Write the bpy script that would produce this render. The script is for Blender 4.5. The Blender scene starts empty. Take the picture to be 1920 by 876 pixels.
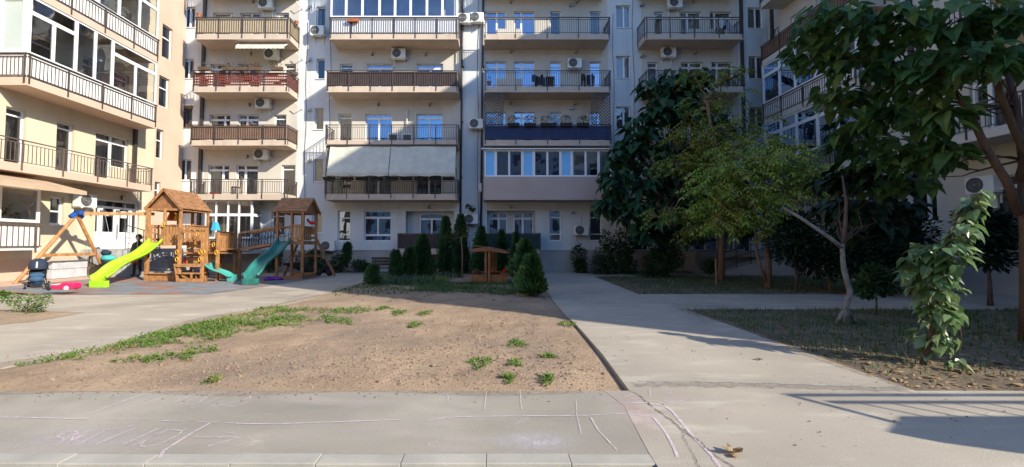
import bpy, bmesh, math, random
from mathutils import Vector, Matrix, noise as mnoise
R = math.radians
rng = random.Random(7)
sc = bpy.context.scene
COL = sc.collection
V = Vector
# ------------------------------------------------------------------ camera model (photo pixels, 1920 wide)
F, PX0, PY0, PITCH, EYE = 800.0, 920.0, 421.5, R(2.4), 1.55
CP, SP = math.cos(PITCH), math.sin(PITCH)
def ray(px, py):
    u, v = (px-PX0)/F, (PY0-py)/F
    return V((u, CP - v*SP, SP + v*CP))
def on_y(px, py, Y):
    d = ray(px, py); t = Y/d.y
    return V((d.x*t, Y, EYE + d.z*t))
def on_x(px, py, X):
    d = ray(px, py); t = X/d.x
    return V((X, d.y*t, EYE + d.z*t))
def on_z(px, py, Z=0.0):
    d = ray(px, py); t = (Z-EYE)/d.z
    return V((d.x*t, d.y*t, Z))
def sstep(a, b, x):
    t = max(0.0, min(1.0, (x-a)/(b-a))); return t*t*(3-2*t)
def rise(x, y=0):          # the yard climbs a little towards the left-hand block
    return 0.22*sstep(-13.2, -16.0, x)
# ------------------------------------------------------------------ mesh builder
class MB:
    def __init__(s): s.v = []; s.f = []; s.m = []; s.mi = 0
    def add(s, pts, faces):
        o = len(s.v); s.v.extend(V(p) for p in pts)
        for f in faces: s.f.append([o+i for i in f]); s.m.append(s.mi)
    def quad(s, a, b, c, d): s.add((a, b, c, d), ((0, 1, 2, 3),))
    def hexa(s, p): s.add(p, ((0, 3, 2, 1), (4, 5, 6, 7), (0, 1, 5, 4), (1, 2, 6, 5), (2, 3, 7, 6), (3, 0, 4, 7)))
    def box(s, x0, x1, y0, y1, z0, z1):
        s.hexa([(x0, y0, z0), (x1, y0, z0), (x1, y1, z0), (x0, y1, z0), (x0, y0, z1), (x1, y0, z1), (x1, y1, z1), (x0, y1, z1)])
    def bar(s, p, q, w, h=None, up=(0, 0, 1)):
        p, q = V(p), V(q); h = h or w; d = (q-p).normalized(); up = V(up)
        if abs(d.dot(up)) > .97: up = V((0, 1, 0))
        sx = d.cross(up).normalized()*w/2; sz = sx.cross(d).normalized()*h/2
        s.hexa([p-sx-sz, p+sx-sz, q+sx-sz, q-sx-sz, p-sx+sz, p+sx+sz, q+sx+sz, q-sx+sz])
    def tube(s, pts, r, n=7, cap=True):
        pts = [V(p) for p in pts]; k = len(pts)
        rr = list(r) if isinstance(r, (list, tuple)) else [r]*k
        o = len(s.v); ref = V((.31, .17, .93))
        for i, p in enumerate(pts):
            d = (pts[min(i+1, k-1)] - pts[max(i-1, 0)]).normalized()
            if abs(d.dot(ref)) > .95: a = d.cross(V((1, .2, 0))).normalized()
            else: a = d.cross(ref).normalized()
            b = d.cross(a)
            for j in range(n):
                t = 2*math.pi*j/n; s.v.append(p + a*rr[i]*math.cos(t) + b*rr[i]*math.sin(t))
        for i in range(k-1):
            for j in range(n):
                j2 = (j+1) % n
                s.f.append([o+i*n+j, o+i*n+j2, o+(i+1)*n+j2, o+(i+1)*n+j]); s.m.append(s.mi)
        if cap:
            s.f.append([o+j for j in range(n)][::-1]); s.m.append(s.mi)
            s.f.append([o+(k-1)*n+j for j in range(n)]); s.m.append(s.mi)
    def lathe(s, prof, c=(0, 0, 0), n=14, axis='z'):
        o = len(s.v); c = V(c)
        for (r, z) in prof:
            for j in range(n):
                t = 2*math.pi*j/n; x, y = r*math.cos(t), r*math.sin(t)
                s.v.append(c + (V((x, y, z)) if axis == 'z' else V((x, z, y)) if axis == 'y' else V((z, x, y))))
        for i in range(len(prof)-1):
            for j in range(n):
                j2 = (j+1) % n
                s.f.append([o+i*n+j, o+i*n+j2, o+(i+1)*n+j2, o+(i+1)*n+j]); s.m.append(s.mi)
    def blob(s, c, r, n=10, m=7, jit=0.0, seed=0):
        c = V(c); r = V(r) if not isinstance(r, (int, float)) else V((r, r, r)); o = len(s.v); q = random.Random(seed)
        for i in range(m+1):
            ph = math.pi*i/m
            for j in range(n):
                t = 2*math.pi*j/n; k = 1 + q.uniform(-jit, jit)
                s.v.append(c + V((r.x*math.sin(ph)*math.cos(t)*k, r.y*math.sin(ph)*math.sin(t)*k, r.z*math.cos(ph)*k)))
        for i in range(m):
            for j in range(n):
                j2 = (j+1) % n
                s.f.append([o+i*n+j, o+i*n+j2, o+(i+1)*n+j2, o+(i+1)*n+j]); s.m.append(s.mi)
    def prism(s, poly, d0, d1, fn):
        """poly: 2-d outline; fn(a, b, d) -> 3-d point; extruded d0..d1"""
        n = len(poly); o = len(s.v)
        for d in (d0, d1):
            for a, b in poly: s.v.append(V(fn(a, b, d)))
        s.f.append([o+i for i in range(n)]); s.m.append(s.mi)
        s.f.append([o+n+i for i in range(n)][::-1]); s.m.append(s.mi)
        for i in range(n):
            j = (i+1) % n; s.f.append([o+i, o+n+i, o+n+j, o+j]); s.m.append(s.mi)
    def build(s, name, mat, parent=None, smooth=False, origin=None, bevel=0, fix=True):
        me = bpy.data.meshes.new(name)
        off = wloc(parent) if parent else V(origin or (0, 0, 0))
        me.from_pydata([v-off for v in s.v], [], s.f)
        for mm in (mat if isinstance(mat, (list, tuple)) else [mat]): me.materials.append(mm)
        if any(s.m): me.polygons.foreach_set('material_index', s.m)
        if fix:
            b = bmesh.new(); b.from_mesh(me); bmesh.ops.recalc_face_normals(b, faces=b.faces); b.to_mesh(me); b.free()
        if smooth: me.polygons.foreach_set('use_smooth', [True]*len(me.polygons))
        me.update()
        o = bpy.data.objects.new(name, me); COL.objects.link(o)
        if parent: o.parent = parent
        elif origin is not None: o.location = origin
        if bevel:
            md = o.modifiers.new('bevel', 'BEVEL'); md.width = bevel; md.segments = 2; md.limit_method = 'ANGLE'
        return o
def islands(m):
    par = list(range(len(m.v)))
    def fd(i):
        while par[i] != i: par[i] = par[par[i]]; i = par[i]
        return i
    for f in m.f:
        for k in f[1:]: par[fd(k)] = fd(f[0])
    g = {}
    for i, f in enumerate(m.f): g.setdefault(fd(f[0]), []).append(i)
    out = []
    for ids in g.values():
        n = MB(); mp = {}
        for i in ids:
            n.f.append([mp.setdefault(k, len(mp)) for k in m.f[i]]); n.m.append(m.m[i])
        n.v = [None]*len(mp)
        for k, j in mp.items(): n.v[j] = m.v[k]
        out.append(n)
    return out
def pieces(m, name, mat, parent, **kw): return [n.build(name, mat, parent, **kw) for n in islands(m)]
def wloc(o):
    p = V((0, 0, 0))
    while o is not None: p += o.location; o = o.parent
    return p
def tag(o, label=None, cat=None, group=None, kind=None):
    if label: o['label'] = label
    if cat: o['category'] = cat
    if group: o['group'] = group
    if kind: o['kind'] = kind
    return o
def thing(name, label, cat, loc=(0, 0, 0), group=None):
    o = bpy.data.objects.new(name, None); o.empty_display_size = .2; COL.objects.link(o); o.location = loc
    return tag(o, label, cat, group)
def dup(root, loc, rz=0.0, label=None, scale=None, group=None):
    def cp(o, par):
        c = o.copy(); COL.objects.link(c); c.parent = par
        for ch in list(o.children): cp(ch, c)
        return c
    r = cp(root, None); r.location = loc; r.rotation_euler = (0, 0, rz)
    if scale: r.scale = scale
    if label: r['label'] = label
    if group: r['group'] = group
    return r
# ------------------------------------------------------------------ materials
def M(name, col, rough=.75, col2=None, scale=4.0, detail=5, bump=0.0, bscale=60.0, stretch=(1, 1, 1), metallic=0.0, spec=.4, lo=.35, hi=.65, coat=0.0):
    m = bpy.data.materials.new(name); m.use_nodes = True
    nt = m.node_tree; N = nt.nodes; L = nt.links; b = N['Principled BSDF']
    b.inputs['Roughness'].default_value = rough; b.inputs['Metallic'].default_value = metallic
    b.inputs['Specular IOR Level'].default_value = spec
    if coat: b.inputs['Coat Weight'].default_value = coat
    tc = N.new('ShaderNodeTexCoord'); mp = N.new('ShaderNodeMapping'); mp.inputs['Scale'].default_value = stretch
    L.new(tc.outputs['Object'], mp.inputs['Vector'])
    c2 = col2 or tuple(c*.82 for c in col)
    n = N.new('ShaderNodeTexNoise'); n.inputs['Scale'].default_value = scale; n.inputs['Detail'].default_value = detail
    L.new(mp.outputs[0], n.inputs['Vector'])
    r = N.new('ShaderNodeValToRGB'); r.color_ramp.elements[0].position = lo; r.color_ramp.elements[1].position = hi
    r.color_ramp.elements[0].color = (*c2, 1); r.color_ramp.elements[1].color = (*col, 1)
    L.new(n.outputs['Fac'], r.inputs['Fac']); L.new(r.outputs[0], b.inputs['Base Color'])
    if bump:
        n2 = N.new('ShaderNodeTexNoise'); n2.inputs['Scale'].default_value = bscale; n2.inputs['Detail'].default_value = 6
        L.new(mp.outputs[0], n2.inputs['Vector'])
        bp = N.new('ShaderNodeBump'); bp.inputs['Strength'].default_value = bump; bp.inputs['Distance'].default_value = .02
        L.new(n2.outputs['Fac'], bp.inputs['Height']); L.new(bp.outputs[0], b.inputs['Normal'])
    m['_ramp'] = r.name; m['_map'] = mp.name
    return m
def overlay(m, col, scale, lo, hi, amount=1.0, stretch=(1, 1, 1), detail=6, seed=0.0):
    """a second layer of stains on top of M()'s colour"""
    nt = m.node_tree; N = nt.nodes; L = nt.links; b = N['Principled BSDF']
    src = b.inputs['Base Color'].links[0].from_socket
    tc = N.new('ShaderNodeTexCoord'); mp = N.new('ShaderNodeMapping'); mp.inputs['Scale'].default_value = stretch; mp.inputs['Location'].default_value = (seed, seed*.7, seed*.3)
    n = N.new('ShaderNodeTexNoise'); n.inputs['Scale'].default_value = scale; n.inputs['Detail'].default_value = detail
    mr = N.new('ShaderNodeMapRange'); mr.inputs[1].default_value = lo; mr.inputs[2].default_value = hi; mr.inputs[4].default_value = amount
    mx = N.new('ShaderNodeMix'); mx.data_type = 'RGBA'
    L.new(tc.outputs['Object'], mp.inputs[0]); L.new(mp.outputs[0], n.inputs['Vector']); L.new(n.outputs['Fac'], mr.inputs[0])
    L.new(mr.outputs[0], mx.inputs[0]); L.new(src, mx.inputs[6]); mx.inputs[7].default_value = (*col, 1)
    L.new(mx.outputs[2], b.inputs['Base Color'])
    return m
def leafmat(name, cols, trans=.3, rough=.5, spec=.35):
    m = bpy.data.materials.new(name); m.use_nodes = True
    nt = m.node_tree; N = nt.nodes; L = nt.links; b = N['Principled BSDF']; out = N['Material Output']
    b.inputs['Roughness'].default_value = rough; b.inputs['Specular IOR Level'].default_value = spec
    g = N.new('ShaderNodeNewGeometry'); tc = N.new('ShaderNodeTexCoord')
    n = N.new('ShaderNodeTexNoise'); n.inputs['Scale'].default_value = 1.1; n.inputs['Detail'].default_value = 2
    L.new(tc.outputs['Object'], n.inputs['Vector'])
    ma = N.new('ShaderNodeMath'); ma.operation = 'MULTIPLY_ADD'; ma.inputs[1].default_value = .45; L.new(g.outputs['Random Per Island'], ma.inputs[0])
    mb_ = N.new('ShaderNodeMath'); mb_.operation = 'MULTIPLY_ADD'; mb_.inputs[1].default_value = 1.3; mb_.inputs[2].default_value = -.37
    L.new(n.outputs['Fac'], mb_.inputs[0]); L.new(mb_.outputs[0], ma.inputs[2])
    r = N.new('ShaderNodeValToRGB'); e = r.color_ramp.elements
    while len(e) < len(cols): e.new(.5)
    for i, c in enumerate(cols): e[i].position = i/(len(cols)-1); e[i].color = (*c, 1)
    L.new(ma.outputs[0], r.inputs['Fac']); L.new(r.outputs[0], b.inputs['Base Color'])
    t = N.new('ShaderNodeBsdfTranslucent'); L.new(r.outputs[0], t.inputs['Color'])
    mx = N.new('ShaderNodeMixShader'); mx.inputs[0].default_value = trans
    L.new(b.outputs[0], mx.inputs[1]); L.new(t.outputs[0], mx.inputs[2]); L.new(mx.outputs[0], out.inputs['Surface'])
    return m
def glassmat(name, tint, refl, base=.03, gcol=(1, 1, 1)):
    m = bpy.data.materials.new(name); m.use_nodes = True
    nt = m.node_tree; N = nt.nodes; L = nt.links; out = N['Material Output']; N.remove(N['Principled BSDF'])
    tr = N.new('ShaderNodeBsdfTransparent'); tr.inputs[0].default_value = (*tint, 1)
    gl = N.new('ShaderNodeBsdfGlossy'); gl.inputs['Roughness'].default_value = .015; gl.inputs[0].default_value = (*gcol, 1)
    tc = N.new('ShaderNodeTexCoord'); n = N.new('ShaderNodeTexNoise'); n.inputs['Scale'].default_value = 1.7; n.inputs['Detail'].default_value = 1
    bp = N.new('ShaderNodeBump'); bp.inputs['Strength'].default_value = .12; bp.inputs['Distance'].default_value = .05
    L.new(tc.outputs['Object'], n.inputs['Vector']); L.new(n.outputs['Fac'], bp.inputs['Height']); L.new(bp.outputs[0], gl.inputs['Normal'])
    fr = N.new('ShaderNodeFresnel'); fr.inputs[0].default_value = 1.5
    ma = N.new('ShaderNodeMath'); ma.operation = 'ADD'; ma.use_clamp = True; ma.inputs[1].default_value = refl
    L.new(fr.outputs[0], ma.inputs[0])
    mx = N.new('ShaderNodeMixShader'); L.new(ma.outputs[0], mx.inputs[0]); L.new(tr.outputs[0], mx.inputs[1]); L.new(gl.outputs[0], mx.inputs[2])
    L.new(mx.outputs[0], out.inputs['Surface'])
    return m
def sheetmat(name, col, trans=.5, rough=.8):
    """thin cloth: part of the light goes through"""
    m = M(name, col, rough, scale=3)
    nt = m.node_tree; N = nt.nodes; L = nt.links
    t = N.new('ShaderNodeBsdfTranslucent'); t.inputs[0].default_value = (*col, 1)
    mx = N.new('ShaderNodeMixShader'); mx.inputs[0].default_value = trans
    L.new(N['Principled BSDF'].outputs[0], mx.inputs[1]); L.new(t.outputs[0], mx.inputs[2]); L.new(mx.outputs[0], N['Material Output'].inputs['Surface'])
    return m
def chalkmat(name, col, amount):
    m = M(name, col, .95, scale=30)
    nt = m.node_tree; N = nt.nodes; L = nt.links
    tr = N.new('ShaderNodeBsdfTransparent'); tc = N.new('ShaderNodeTexCoord')
    n = N.new('ShaderNodeTexNoise'); n.inputs['Scale'].default_value = 9; n.inputs['Detail'].default_value = 12; n.inputs['Roughness'].default_value = .75
    mr = N.new('ShaderNodeMapRange'); mr.inputs[1].default_value = .5 - .35*amount; mr.inputs[2].default_value = .72-.1*amount; mr.inputs[4].default_value = min(1, .3+.6*amount)
    L.new(tc.outputs['Object'], n.inputs['Vector']); L.new(n.outputs['Fac'], mr.inputs[0])
    mx = N.new('ShaderNodeMixShader'); L.new(mr.outputs[0], mx.inputs[0]); L.new(tr.outputs[0], mx.inputs[1]); L.new(N['Principled BSDF'].outputs[0], mx.inputs[2])
    L.new(mx.outputs[0], N['Material Output'].inputs['Surface'])
    return m

white_wall = M('white_stucco', (.66, .655, .635), .9, (.61, .61, .595), scale=.7, bump=.25, bscale=90)
overlay(white_wall, (.40, .385, .36), .6, .5, .75, .6, stretch=(2.6, 2.6, .22), seed=3)
overlay(white_wall, (.66, .65, .62), .35, .5, .7, .6, seed=11)
cream_wall = M('cream_stucco', (.60, .55, .475), .9, (.54, .495, .43), scale=.7, bump=.25, bscale=90)
peach_wall = M('peach_stucco', (.57, .415, .32), .9, (.52, .375, .29), scale=.8, bump=.25, bscale=90)
ivory_wall = M('ivory_stucco', (.62, .525, .39), .9, (.56, .475, .35), scale=.8, bump=.25, bscale=90)
plinth_mat = M('plinth_render', (.45, .39, .34), .9, (.38, .33, .29), scale=1.2, bump=.3, bscale=70)
slab_mat = M('balcony_render', (.58, .46, .36), .9, (.50, .40, .32), scale=1.5, bump=.2, bscale=70)
overlay(slab_mat, (.3, .25, .2), 1.5, .56, .8, .5, stretch=(2, 2, .4), seed=1)
mauve_wall = M('mauve_render', (.50, .38, .33), .9, (.45, .35, .31), scale=.9, bump=.25, bscale=80)
upvc = M('white_upvc', (.80, .80, .80), .35, (.76, .76, .76), scale=2, spec=.5)
brown_upvc = M('brown_upvc', (.16, .10, .07), .45, scale=3)
iron_lit = M('sunlit_iron', (.13, .095, .08), .5, (.10, .07, .06), scale=6, spec=.5)  # lighter copy of the iron: sunlight on the left railings put into the colour
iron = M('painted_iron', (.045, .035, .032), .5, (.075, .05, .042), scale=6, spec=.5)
pipe_mat = M('brown_pipe', (.05, .038, .034), .5, scale=4, spec=.5)
room_mat = M('dim_room', (.055, .05, .045), .95, (.02, .02, .02), scale=1.2)
curtain_mat = sheetmat('net_curtain', (.62, .60, .57), .35)
grey_curtain = sheetmat('grey_curtain', (.30, .28, .27), .3)
deep_curtain = sheetmat('deep_blue_curtain', (.07, .11, .24), .25)
blue_curtain = sheetmat('blue_curtain', (.22, .30, .48), .3)
blind_mat = M('roller_blind', (.30, .22, .17), .8, (.24, .18, .14), scale=3, stretch=(1, 1, 20))
glass = glassmat('window_glass', (.86, .88, .88), .07)
glass_sky = glassmat('coated_glass', (.55, .62, .72), .32, gcol=(.62, .78, 1))
glass_mid = glassmat('tinted_glass', (.8, .84, .88), .14, gcol=(.75, .86, 1))
glass_frost = M('frosted_glass', (.42, .47, .46), .35, (.38, .43, .43), scale=1)
blue_panel = M('blue_panel', (.22, .56, .92), .4, (.2, .52, .88), scale=1, spec=.5)
pvc_sheet = M('white_infill', (.78, .76, .74), .5, (.70, .68, .66), scale=1.3, stretch=(3, 3, .5))
beige_reed = M('beige_cloth', (.55, .44, .29), .9, (.44, .34, .22), scale=4, stretch=(8, 8, .6), bump=.3, bscale=30)
brown_reed = M('brown_reed', (.30, .18, .12), .9, (.17, .10, .07), scale=5, stretch=(9, 9, .5), bump=.4, bscale=40)
dark_cloth = M('dark_mesh_cloth', (.09, .06, .055), .9, (.06, .045, .04), scale=3)
blue_cloth = M('navy_cloth', (.035, .06, .16), .85, (.028, .05, .13), scale=3)
green_cloth = M('dark_green_cloth', (.025, .06, .06), .85, (.02, .045, .048), scale=3)
red_wood = M('red_trellis', (.34, .06, .035), .7, (.24, .045, .03), scale=6, stretch=(1, 1, 8))
awning_white = sheetmat('cream_canvas', (.78, .75, .64), .25)
awning_beige = sheetmat('beige_canvas', (.62, .44, .30), .25)
ac_white = M('ac_casing', (.74, .73, .70), .45, (.68, .67, .63), scale=3)
ac_dark = M('ac_grille', (.10, .10, .10), .6, scale=8)
steel = M('grey_steel', (.32, .32, .33), .4, scale=6, metallic=.7)
concrete = M('concrete', (.43, .368, .292), .92, (.33, .28, .225), scale=.55, detail=8, bump=.35, bscale=120, lo=.3, hi=.7)
overlay(concrete, (.24, .205, .17), .4, .5, .72, .7, seed=5, detail=9)
overlay(concrete, (.55, .49, .405), 2.2, .54, .76, .7, seed=9, stretch=(.5, 1.6, 1), detail=9)
overlay(concrete, (.27, .23, .19), 48, .58, .72, .5, seed=2, detail=3)
walk = M('sidewalk_concrete', (.335, .295, .24), .92, (.25, .222, .185), scale=.8, detail=9, bump=.35, bscale=130, lo=.3, hi=.7, stretch=(.6, 1.4, 1))
overlay(walk, (.43, .38, .315), .7, .5, .72, .75, seed=4, detail=9)
overlay(walk, (.46, .37, .35), 1.1, .6, .8, .5, seed=12, stretch=(.4, 1.4, 1), detail=9)
overlay(walk, (.2, .18, .155), 1.6, .56, .76, .5, seed=21, stretch=(.6, 1.5, 1), detail=10)
overlay(walk, (.22, .2, .17), 50, .58, .72, .45, seed=2, detail=3)
kerb_mat = M('kerb_concrete', (.40, .365, .31), .92, (.31, .285, .25), scale=2.2, detail=9, bump=.3, bscale=140)
overlay(kerb_mat, (.24, .23, .21), 3.5, .56, .72, .55, seed=3, detail=9)
asphalt = M('asphalt', (.06, .06, .06), .9, scale=30, bump=.5, bscale=150)
soil = M('dry_soil', (.375, .262, .172), .97, (.25, .17, .11), scale=1.1, detail=10, bump=.9, bscale=38, lo=.32, hi=.68)
overlay(soil, (.44, .32, .215), .45, .5, .75, .6, seed=7, detail=8)
overlay(soil, (.23, .17, .125), .75, .5, .68, .75, seed=15, detail=10)
overlay(soil, (.46, .30, .19), 1.6, .58, .74, .6, seed=19, detail=9)
overlay(soil, (.12, .085, .06), 26, .56, .68, .7, seed=3, detail=6)
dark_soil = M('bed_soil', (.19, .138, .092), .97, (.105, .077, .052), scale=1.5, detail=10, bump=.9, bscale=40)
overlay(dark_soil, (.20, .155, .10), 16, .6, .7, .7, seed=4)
clod_mat = M('soil_clods', (.33, .23, .16), .97, (.22, .15, .11), scale=9, bump=.6, bscale=80)
wood = M('treated_pine', (.47, .235, .095), .62, (.30, .135, .05), scale=3.5, detail=8, stretch=(2.5, 2.5, 1.2), bump=.2, bscale=25)
wood_red = M('stained_pine', (.36, .13, .045), .65, (.22, .08, .03), scale=3.5, detail=8, stretch=(2.5, 2.5, 1.2), bump=.2, bscale=25)
wood_roof = M('roof_boards', (.36, .175, .08), .7, (.20, .095, .045), scale=5, detail=8, stretch=(1.0, 1.0, 3.5), bump=.3, bscale=30)
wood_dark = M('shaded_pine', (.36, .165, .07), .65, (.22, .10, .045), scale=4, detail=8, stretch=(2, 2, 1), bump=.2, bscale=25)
post_wood = M('weathered_post', (.30, .19, .12), .8, (.2, .12, .08), scale=5, stretch=(6, 6, .6))
lime = M('lime_plastic', (.36, .68, .02), .33, (.33, .62, .02), scale=2, spec=.5)
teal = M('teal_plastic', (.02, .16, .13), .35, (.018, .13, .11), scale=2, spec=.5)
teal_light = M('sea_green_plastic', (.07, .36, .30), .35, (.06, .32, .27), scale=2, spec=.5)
blue_plastic = M('blue_plastic', (.02, .09, .42), .4)
sky_plastic = M('light_blue_plastic', (.03, .36, .75), .4)
yellow_plastic = M('yellow_plastic', (.80, .42, .02), .4)
red_plastic = M('red_plastic', (.62, .02, .02), .4)
pink_plastic = M('pink_plastic', (.75, .02, .12), .35)
orange_plastic = M('orange_plastic', (.72, .16, .04), .45)
black_rubber = M('black_rubber', (.02, .02, .022), .7)
black_cloth = M('black_cloth', (.018, .017, .018), .85, scale=8)
navy_cloth = M('navy_canvas', (.018, .03, .055), .8, (.012, .02, .04), scale=6)
denim = M('denim_blue', (.04, .10, .18), .85, (.03, .07, .13), scale=9)
purple_cloth = M('purple_cloth', (.13, .03, .33), .8)
teal_cloth = M('turquoise_cloth', (.06, .42, .38), .8)
wicker = M('brown_wicker', (.15, .095, .06), .7, (.09, .06, .04), scale=12)
grey_plastic = M('pale_grey_plastic', (.50, .50, .52), .5)
bench_wood = M('dark_bench_wood', (.05, .032, .025), .6, scale=6, stretch=(1, 8, 8))
skin = M('skin', (.42, .25, .17), .6)
hair = M('dark_hair', (.012, .009, .008), .7)
rust = M('terracotta', (.42, .13, .06), .75)
bark = M('brown_bark', (.15, .095, .065), .9, (.085, .055, .04), scale=6, stretch=(3, 3, .7), bump=.7, bscale=25)
bark_red = M('red_brown_bark', (.13, .07, .042), .85, (.08, .045, .028), scale=5, stretch=(3, 3, .6), bump=.5, bscale=20)
bark_pale = M('pale_bark', (.24, .215, .185), .9, (.15, .125, .105), scale=9, bump=.6, bscale=30, lo=.38, hi=.52)
lf_dark = leafmat('catalpa_leaf', [(.014, .046, .022), (.03, .084, .034), (.055, .125, .045)], .25)
lf_near = leafmat('near_catalpa_leaf', [(.022, .062, .02), (.045, .115, .032), (.09, .175, .045), (.19, .22, .05)], .4)
lf_ygreen = leafmat('yellow_green_leaf', [(.12, .24, .035), (.23, .36, .05), (.38, .40, .07), (.55, .33, .10)], .35)
lf_orange = leafmat('autumn_leaf', [(.07, .15, .03), (.16, .25, .045), (.34, .33, .055), (.46, .29, .06)], .35)
lf_shrub = leafmat('shrub_leaf', [(.018, .046, .016), (.038, .082, .025), (.075, .12, .036)], .25)
lf_hedge = leafmat('shaded_hedge_leaf', [(.006, .018, .008), (.012, .032, .012), (.02, .045, .016)], .15)  # near-black: deep shade put into the leaf colour
lf_thuja = leafmat('thuja_spray', [(.012, .038, .012), (.028, .07, .018), (.06, .115, .028), (.10, .11, .03)], .12, .65)
lf_thuja2 = leafmat('bright_thuja_spray', [(.02, .06, .014), (.05, .115, .025), (.12, .19, .04), (.17, .15, .05)], .15, .65)
lf_vine = leafmat('lilac_leaf', [(.06, .14, .04), (.13, .22, .08), (.24, .32, .15), (.34, .38, .2)], .4, .3, .7)
lf_weed = leafmat('weed_leaf', [(.075, .14, .025), (.12, .205, .035), (.20, .26, .06)], .25)
lf_dryweed = leafmat('dry_weed', [(.20, .15, .06), (.28, .20, .08), (.34, .25, .10)], .2)
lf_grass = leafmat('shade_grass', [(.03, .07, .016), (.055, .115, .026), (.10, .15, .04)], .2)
lf_dry = leafmat('fallen_leaf', [(.14, .085, .04), (.25, .16, .08), (.38, .27, .14)], .15)
lf_red = leafmat('geranium', [(.30, .02, .05), (.45, .03, .10), (.5, .2, .25)], .2)
chalk = chalkmat('chalk_pink', (.74, .58, .64), .85)
chalk_dust = chalkmat('chalk_dust', (.62, .54, .55), .32)
drift_mat = chalkmat('drifted_soil', (.36, .26, .17), .42)
crack_mat = M('crack', (.055, .045, .038), .95)
paper = M('paper', (.78, .78, .76), .8)

overlay(lime, (.20, .40, .03), 1.6, .55, .75, .5, detail=9); overlay(lime, (.45, .62, .2), 5, .58, .75, .5, stretch=(6, .5, 1), detail=8)
overlay(teal, (.05, .25, .21), 2, .52, .75, .7, stretch=(4, .5, 1), detail=9); overlay(pink_plastic, (.45, .02, .08), 4, .55, .7, .6)
overlay(wood, (.20, .10, .05), 2.2, .55, .75, .75, detail=9); overlay(wood_dark, (.15, .075, .035), 2.2, .55, .75, .7, detail=9)
overlay(cream_wall, (.38, .35, .31), .6, .52, .78, .4, stretch=(2.6, 2.6, .22), seed=5); overlay(ivory_wall, (.42, .36, .28), .6, .55, .78, .4, stretch=(2.6, 2.6, .22), seed=6)
# ================================================================== the ground
P = on_z
def inside(poly, x, y):
    c = False; n = len(poly)
    for i in range(n):
        x1, y1 = poly[i]; x2, y2 = poly[i-1]
        if (y1 > y) != (y2 > y) and x < (x2-x1)*(y-y1)/(y2-y1)+x1: c = not c
    return c
def edge_dist(poly, x, y):
    best = 1e9; n = len(poly)
    for i in range(n):
        x1, y1 = poly[i-1]; x2, y2 = poly[i]; dx, dy = x2-x1, y2-y1
        t = max(0, min(1, ((x-x1)*dx+(y-y1)*dy)/(dx*dx+dy*dy+1e-9)))
        best = min(best, math.hypot(x-x1-t*dx, y-y1-t*dy))
    return best
def pxpoly(l): return [tuple(P(*p)[:2]) if len(p) == 2 else (p[1], p[2]) for p in l]
def W_(x, y): return ('w', x, y)
def slab(name, poly, mat, z=0.0, th=.12, kind='structure', label=None):
    m = MB(); n = len(poly)
    m.v = [V((x, y, z)) for x, y in poly] + [V((x, y, z-th)) for x, y in poly]
    m.f = [list(range(n))] + [[i, (i+1) % n, n+(i+1) % n, n+i] for i in range(n)]; m.m = [0]*(n+1)
    o = m.build(name, mat); o['kind'] = kind
    return o
def fbm(x, y, s, o=4):
    t = 0; a = 1; q = 0
    for i in range(o):
        t += a*mnoise.noise(V((x*s, y*s, 3.1+i))); q += a; a *= .5; s *= 2.1
    return t/q
def soil_h(x, y, d, amp, sag):
    k = sstep(0, .35, d)
    return -.012 - sag(x, y)*(1-sstep(0, .5, d)) + k*(amp*(.35+fbm(x, y, .9)) + amp*.35*fbm(x, y, 6, 3) + amp*.22*max(0, fbm(x+9, y, 17, 2)))
def soil_patch(name, poly, mat, res, amp, sag=lambda x, y: 0):
    xs = [p[0] for p in poly]; ys = [p[1] for p in poly]; x0, x1, y0, y1 = min(xs)-.2, max(xs)+.2, min(ys)-.2, max(ys)+.2
    rows = []; y = y0
    while y < y1: rows.append(y); y += res*max(1, y/6.0)
    rows.append(y1); cols = []; x = x0
    while x < x1: cols.append(x); x += res*1.2
    cols.append(x1)
    m = MB(); nx = len(cols); flag = []
    for y in rows:
        for x in cols:
            i = inside(poly, x, y); d = edge_dist(poly, x, y)
            if i: z = soil_h(x, y, d, amp, sag)
            else: z = -.012 - min(.06, d*1.5) - sag(x, y)
            m.v.append(V((x, y, z))); flag.append(i or d < .25)
    for j in range(len(rows)-1):
        for i in range(nx-1):
            a = j*nx+i; q = [a, a+1, a+nx+1, a+nx]
            if any(flag[k] for k in q): m.f.append(q); m.m.append(0)
    o = m.build(name, mat, smooth=True, fix=False); o['kind'] = 'structure'
    return o
def ground_z(poly, x, y, amp=.05): return soil_h(x, y, edge_dist(poly, x, y), amp, lambda a, b: 0) if poly else 0.0

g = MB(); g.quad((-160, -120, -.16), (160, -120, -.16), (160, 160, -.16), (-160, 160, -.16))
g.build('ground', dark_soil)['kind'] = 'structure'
g = MB(); g.quad((-60, -6, -.125), (60, -6, -.125), (60, 3.1, -.125), (-60, 3.1, -.125))
g.build('road', asphalt)['kind'] = 'structure'

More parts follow.
